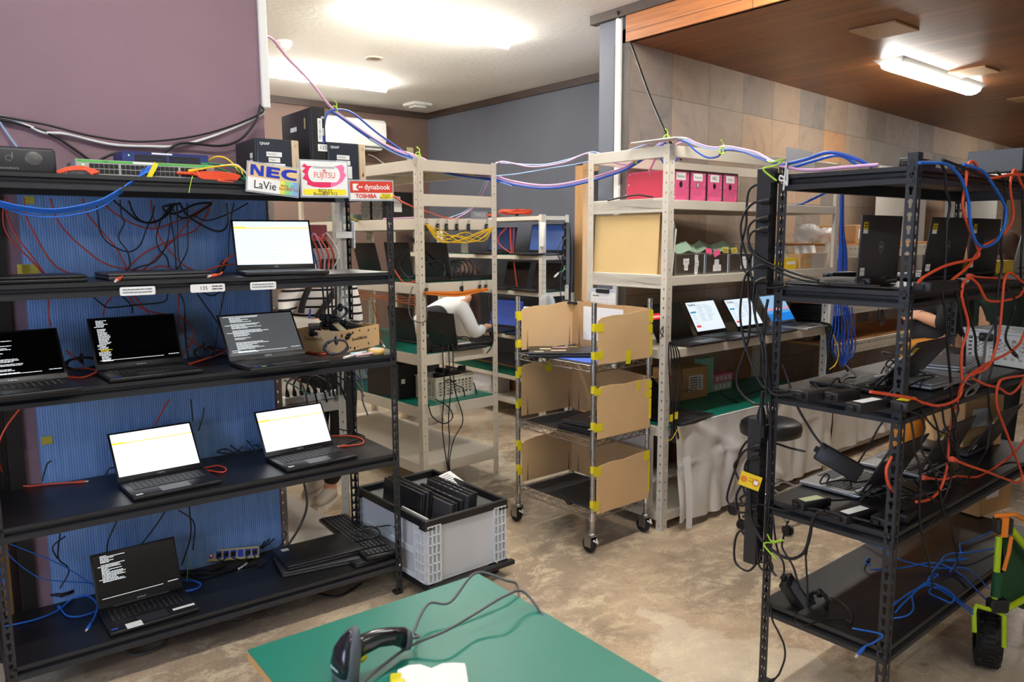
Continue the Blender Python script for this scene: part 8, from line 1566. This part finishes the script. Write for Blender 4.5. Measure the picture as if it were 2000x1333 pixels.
def apron1(t, q):
    for pts in ([(662, 556, 4.36), (640, 590, 4.29), (618, 622, 4.27)], [(604, 560, 4.27), (592, 590, 4.24), (588, 612, 4.24)]): b = MB(); P_ = spl([q(P3(*p)) for p in pts], 5); b.tube(P_, .017, 8); b.build('apron_strap', BKC, t)
    skin('apron', [[(q(P3(606, 625, 4.33)), .1), (q(P3(612, 680, 4.36)), .125), (q(P3(632, 760, 4.42)), .14)]], BKC, t)
    b = MB(); b.tube([q(P3(606, 604, 4.17)), q(P3(604, 622, 4.17))], .006, 8); b.build('pen', BLUE, t)
pb = V((1.99, 4.3, 0)); f1 = V((-.85, -.5, 0)).normalized(); s1 = V((0, 0, 1)).cross(f1)
pel = P3(645, 725, 4.5); 
person('person in a black and white striped top bending over behind the black rack', pel, pel, P3(632, 600, 4.45), P3(612, 540, 4.4), P3(584, 486, 4.36), V((-.7, -.6, -.35)), [(P3(683, 566, 4.5), P3(692, 648, 4.46), P3(628, 632, 4.2), V((-.8, -.35, .1)), V((0, -.3, 1))), (P3(575, 572, 4.36), P3(548, 604, 4.22), P3(556, 640, 4.08), V((-.2, -1, -.2)), V((0, 0, 1)))], [(off(pel, .07, 0, -.1), V((pel.x+.06, pel.y-.02, .48)), V((1.99, 4.24, .085))), (off(pel, -.08, 0, -.1), V((pel.x-.06, pel.y+.1, .48)), V((2.02, 4.48, .085)))], M_STR, BKC, apron1)
def apron2(t, q): skin('apron', [[(q(P3(822, 640, 6.36)), .15), (q(P3(850, 622, 6.33)), .125), (q(P3(878, 615, 6.33)), .1)]], BKC, t)
pel = P3(812, 650, 6.5)
person('person in white sleeves bent forward over the low rack, brown hair hanging', pel, pel, P3(880, 602, 6.5), P3(915, 578, 6.55), P3(914, 546, 6.62), V((.75, .35, -.7)), [(P3(902, 596, 6.4), P3(926, 652, 6.45), P3(946, 640, 6.7), V((.7, .3, .1)), V((0, 0, 1))), (P3(880, 600, 6.65), P3(900, 650, 6.8), P3(930, 650, 7.0), V((.8, .2, 0)), V((0, 0, 1)))], [(off(pel, .05, -.08, -.08), V((pel.x+.02, pel.y-.15, .5)), V((3.5, 5.42, .085))), (off(pel, .0, .1, -.08), V((pel.x, pel.y+.15, .5)), V((3.45, 5.75, .085)))], SHW, BKC, apron2, hair=[P3(925, 575, 6.55), P3(930, 600, 6.6), P3(934, 622, 6.62)])
pel = P3(1822, 690, 4.0)
person('person in a black top and mustard apron standing behind the right rack', pel, pel, P3(1850, 590, 4.0), P3(1868, 530, 4.0), P3(1880, 494, 4.02), V((-.9, .2, -.2)), [(P3(1858, 596, 3.88), P3(1838, 634, 3.84), P3(1806, 618, 3.95), V((.4, .9, .1)), V((0, 0, 1))), (P3(1850, 590, 4.14), P3(1835, 640, 4.2), P3(1815, 650, 4.35), V((.4, .9, 0)), V((0, 0, 1)))], [(off(pel, 0, -.08, -.08), V((pel.x, pel.y-.1, .48)), V((pel.x, pel.y-.1, .085))), (off(pel, 0, .1, -.08), V((pel.x, pel.y+.12, .48)), V((pel.x-.04, pel.y+.12, .085)))], BKC, MUS, lambda t, q: skin('apron', [[(q(P3(1822, 655, 3.97)), .14), (q(P3(1820, 700, 3.97)), .15)]], MUS, t), sleeve=.2)
pel = P3(1945, 690, 5.0)
person('person with brown hair and dark green top seen from behind at the right', pel, pel, P3(1945, 590, 4.95), P3(1952, 530, 4.95), P3(1956, 492, 4.95), V((.5, .8, -.15)), [(P3(1990, 580, 4.95), P3(1995, 650, 4.9), P3(1980, 690, 5.2), V((.2, .9, 0)), V((0, 0, 1))), (P3(1905, 580, 5.0), P3(1895, 650, 5.0), P3(1915, 690, 5.3), V((.2, .9, 0)), V((0, 0, 1)))], [(off(pel, .09, 0, -.08), V((pel.x+.06, pel.y-.06, .48)), V((pel.x+.06, pel.y-.06, .085))), (off(pel, -.09, 0, -.08), V((pel.x-.06, pel.y+.06, .48)), V((pel.x-.06, pel.y+.06, .085)))], DGC, BKC, hair=[P3(1955, 510, 4.86), P3(1954, 522, 4.86)])
bpy.context.view_layer.update()
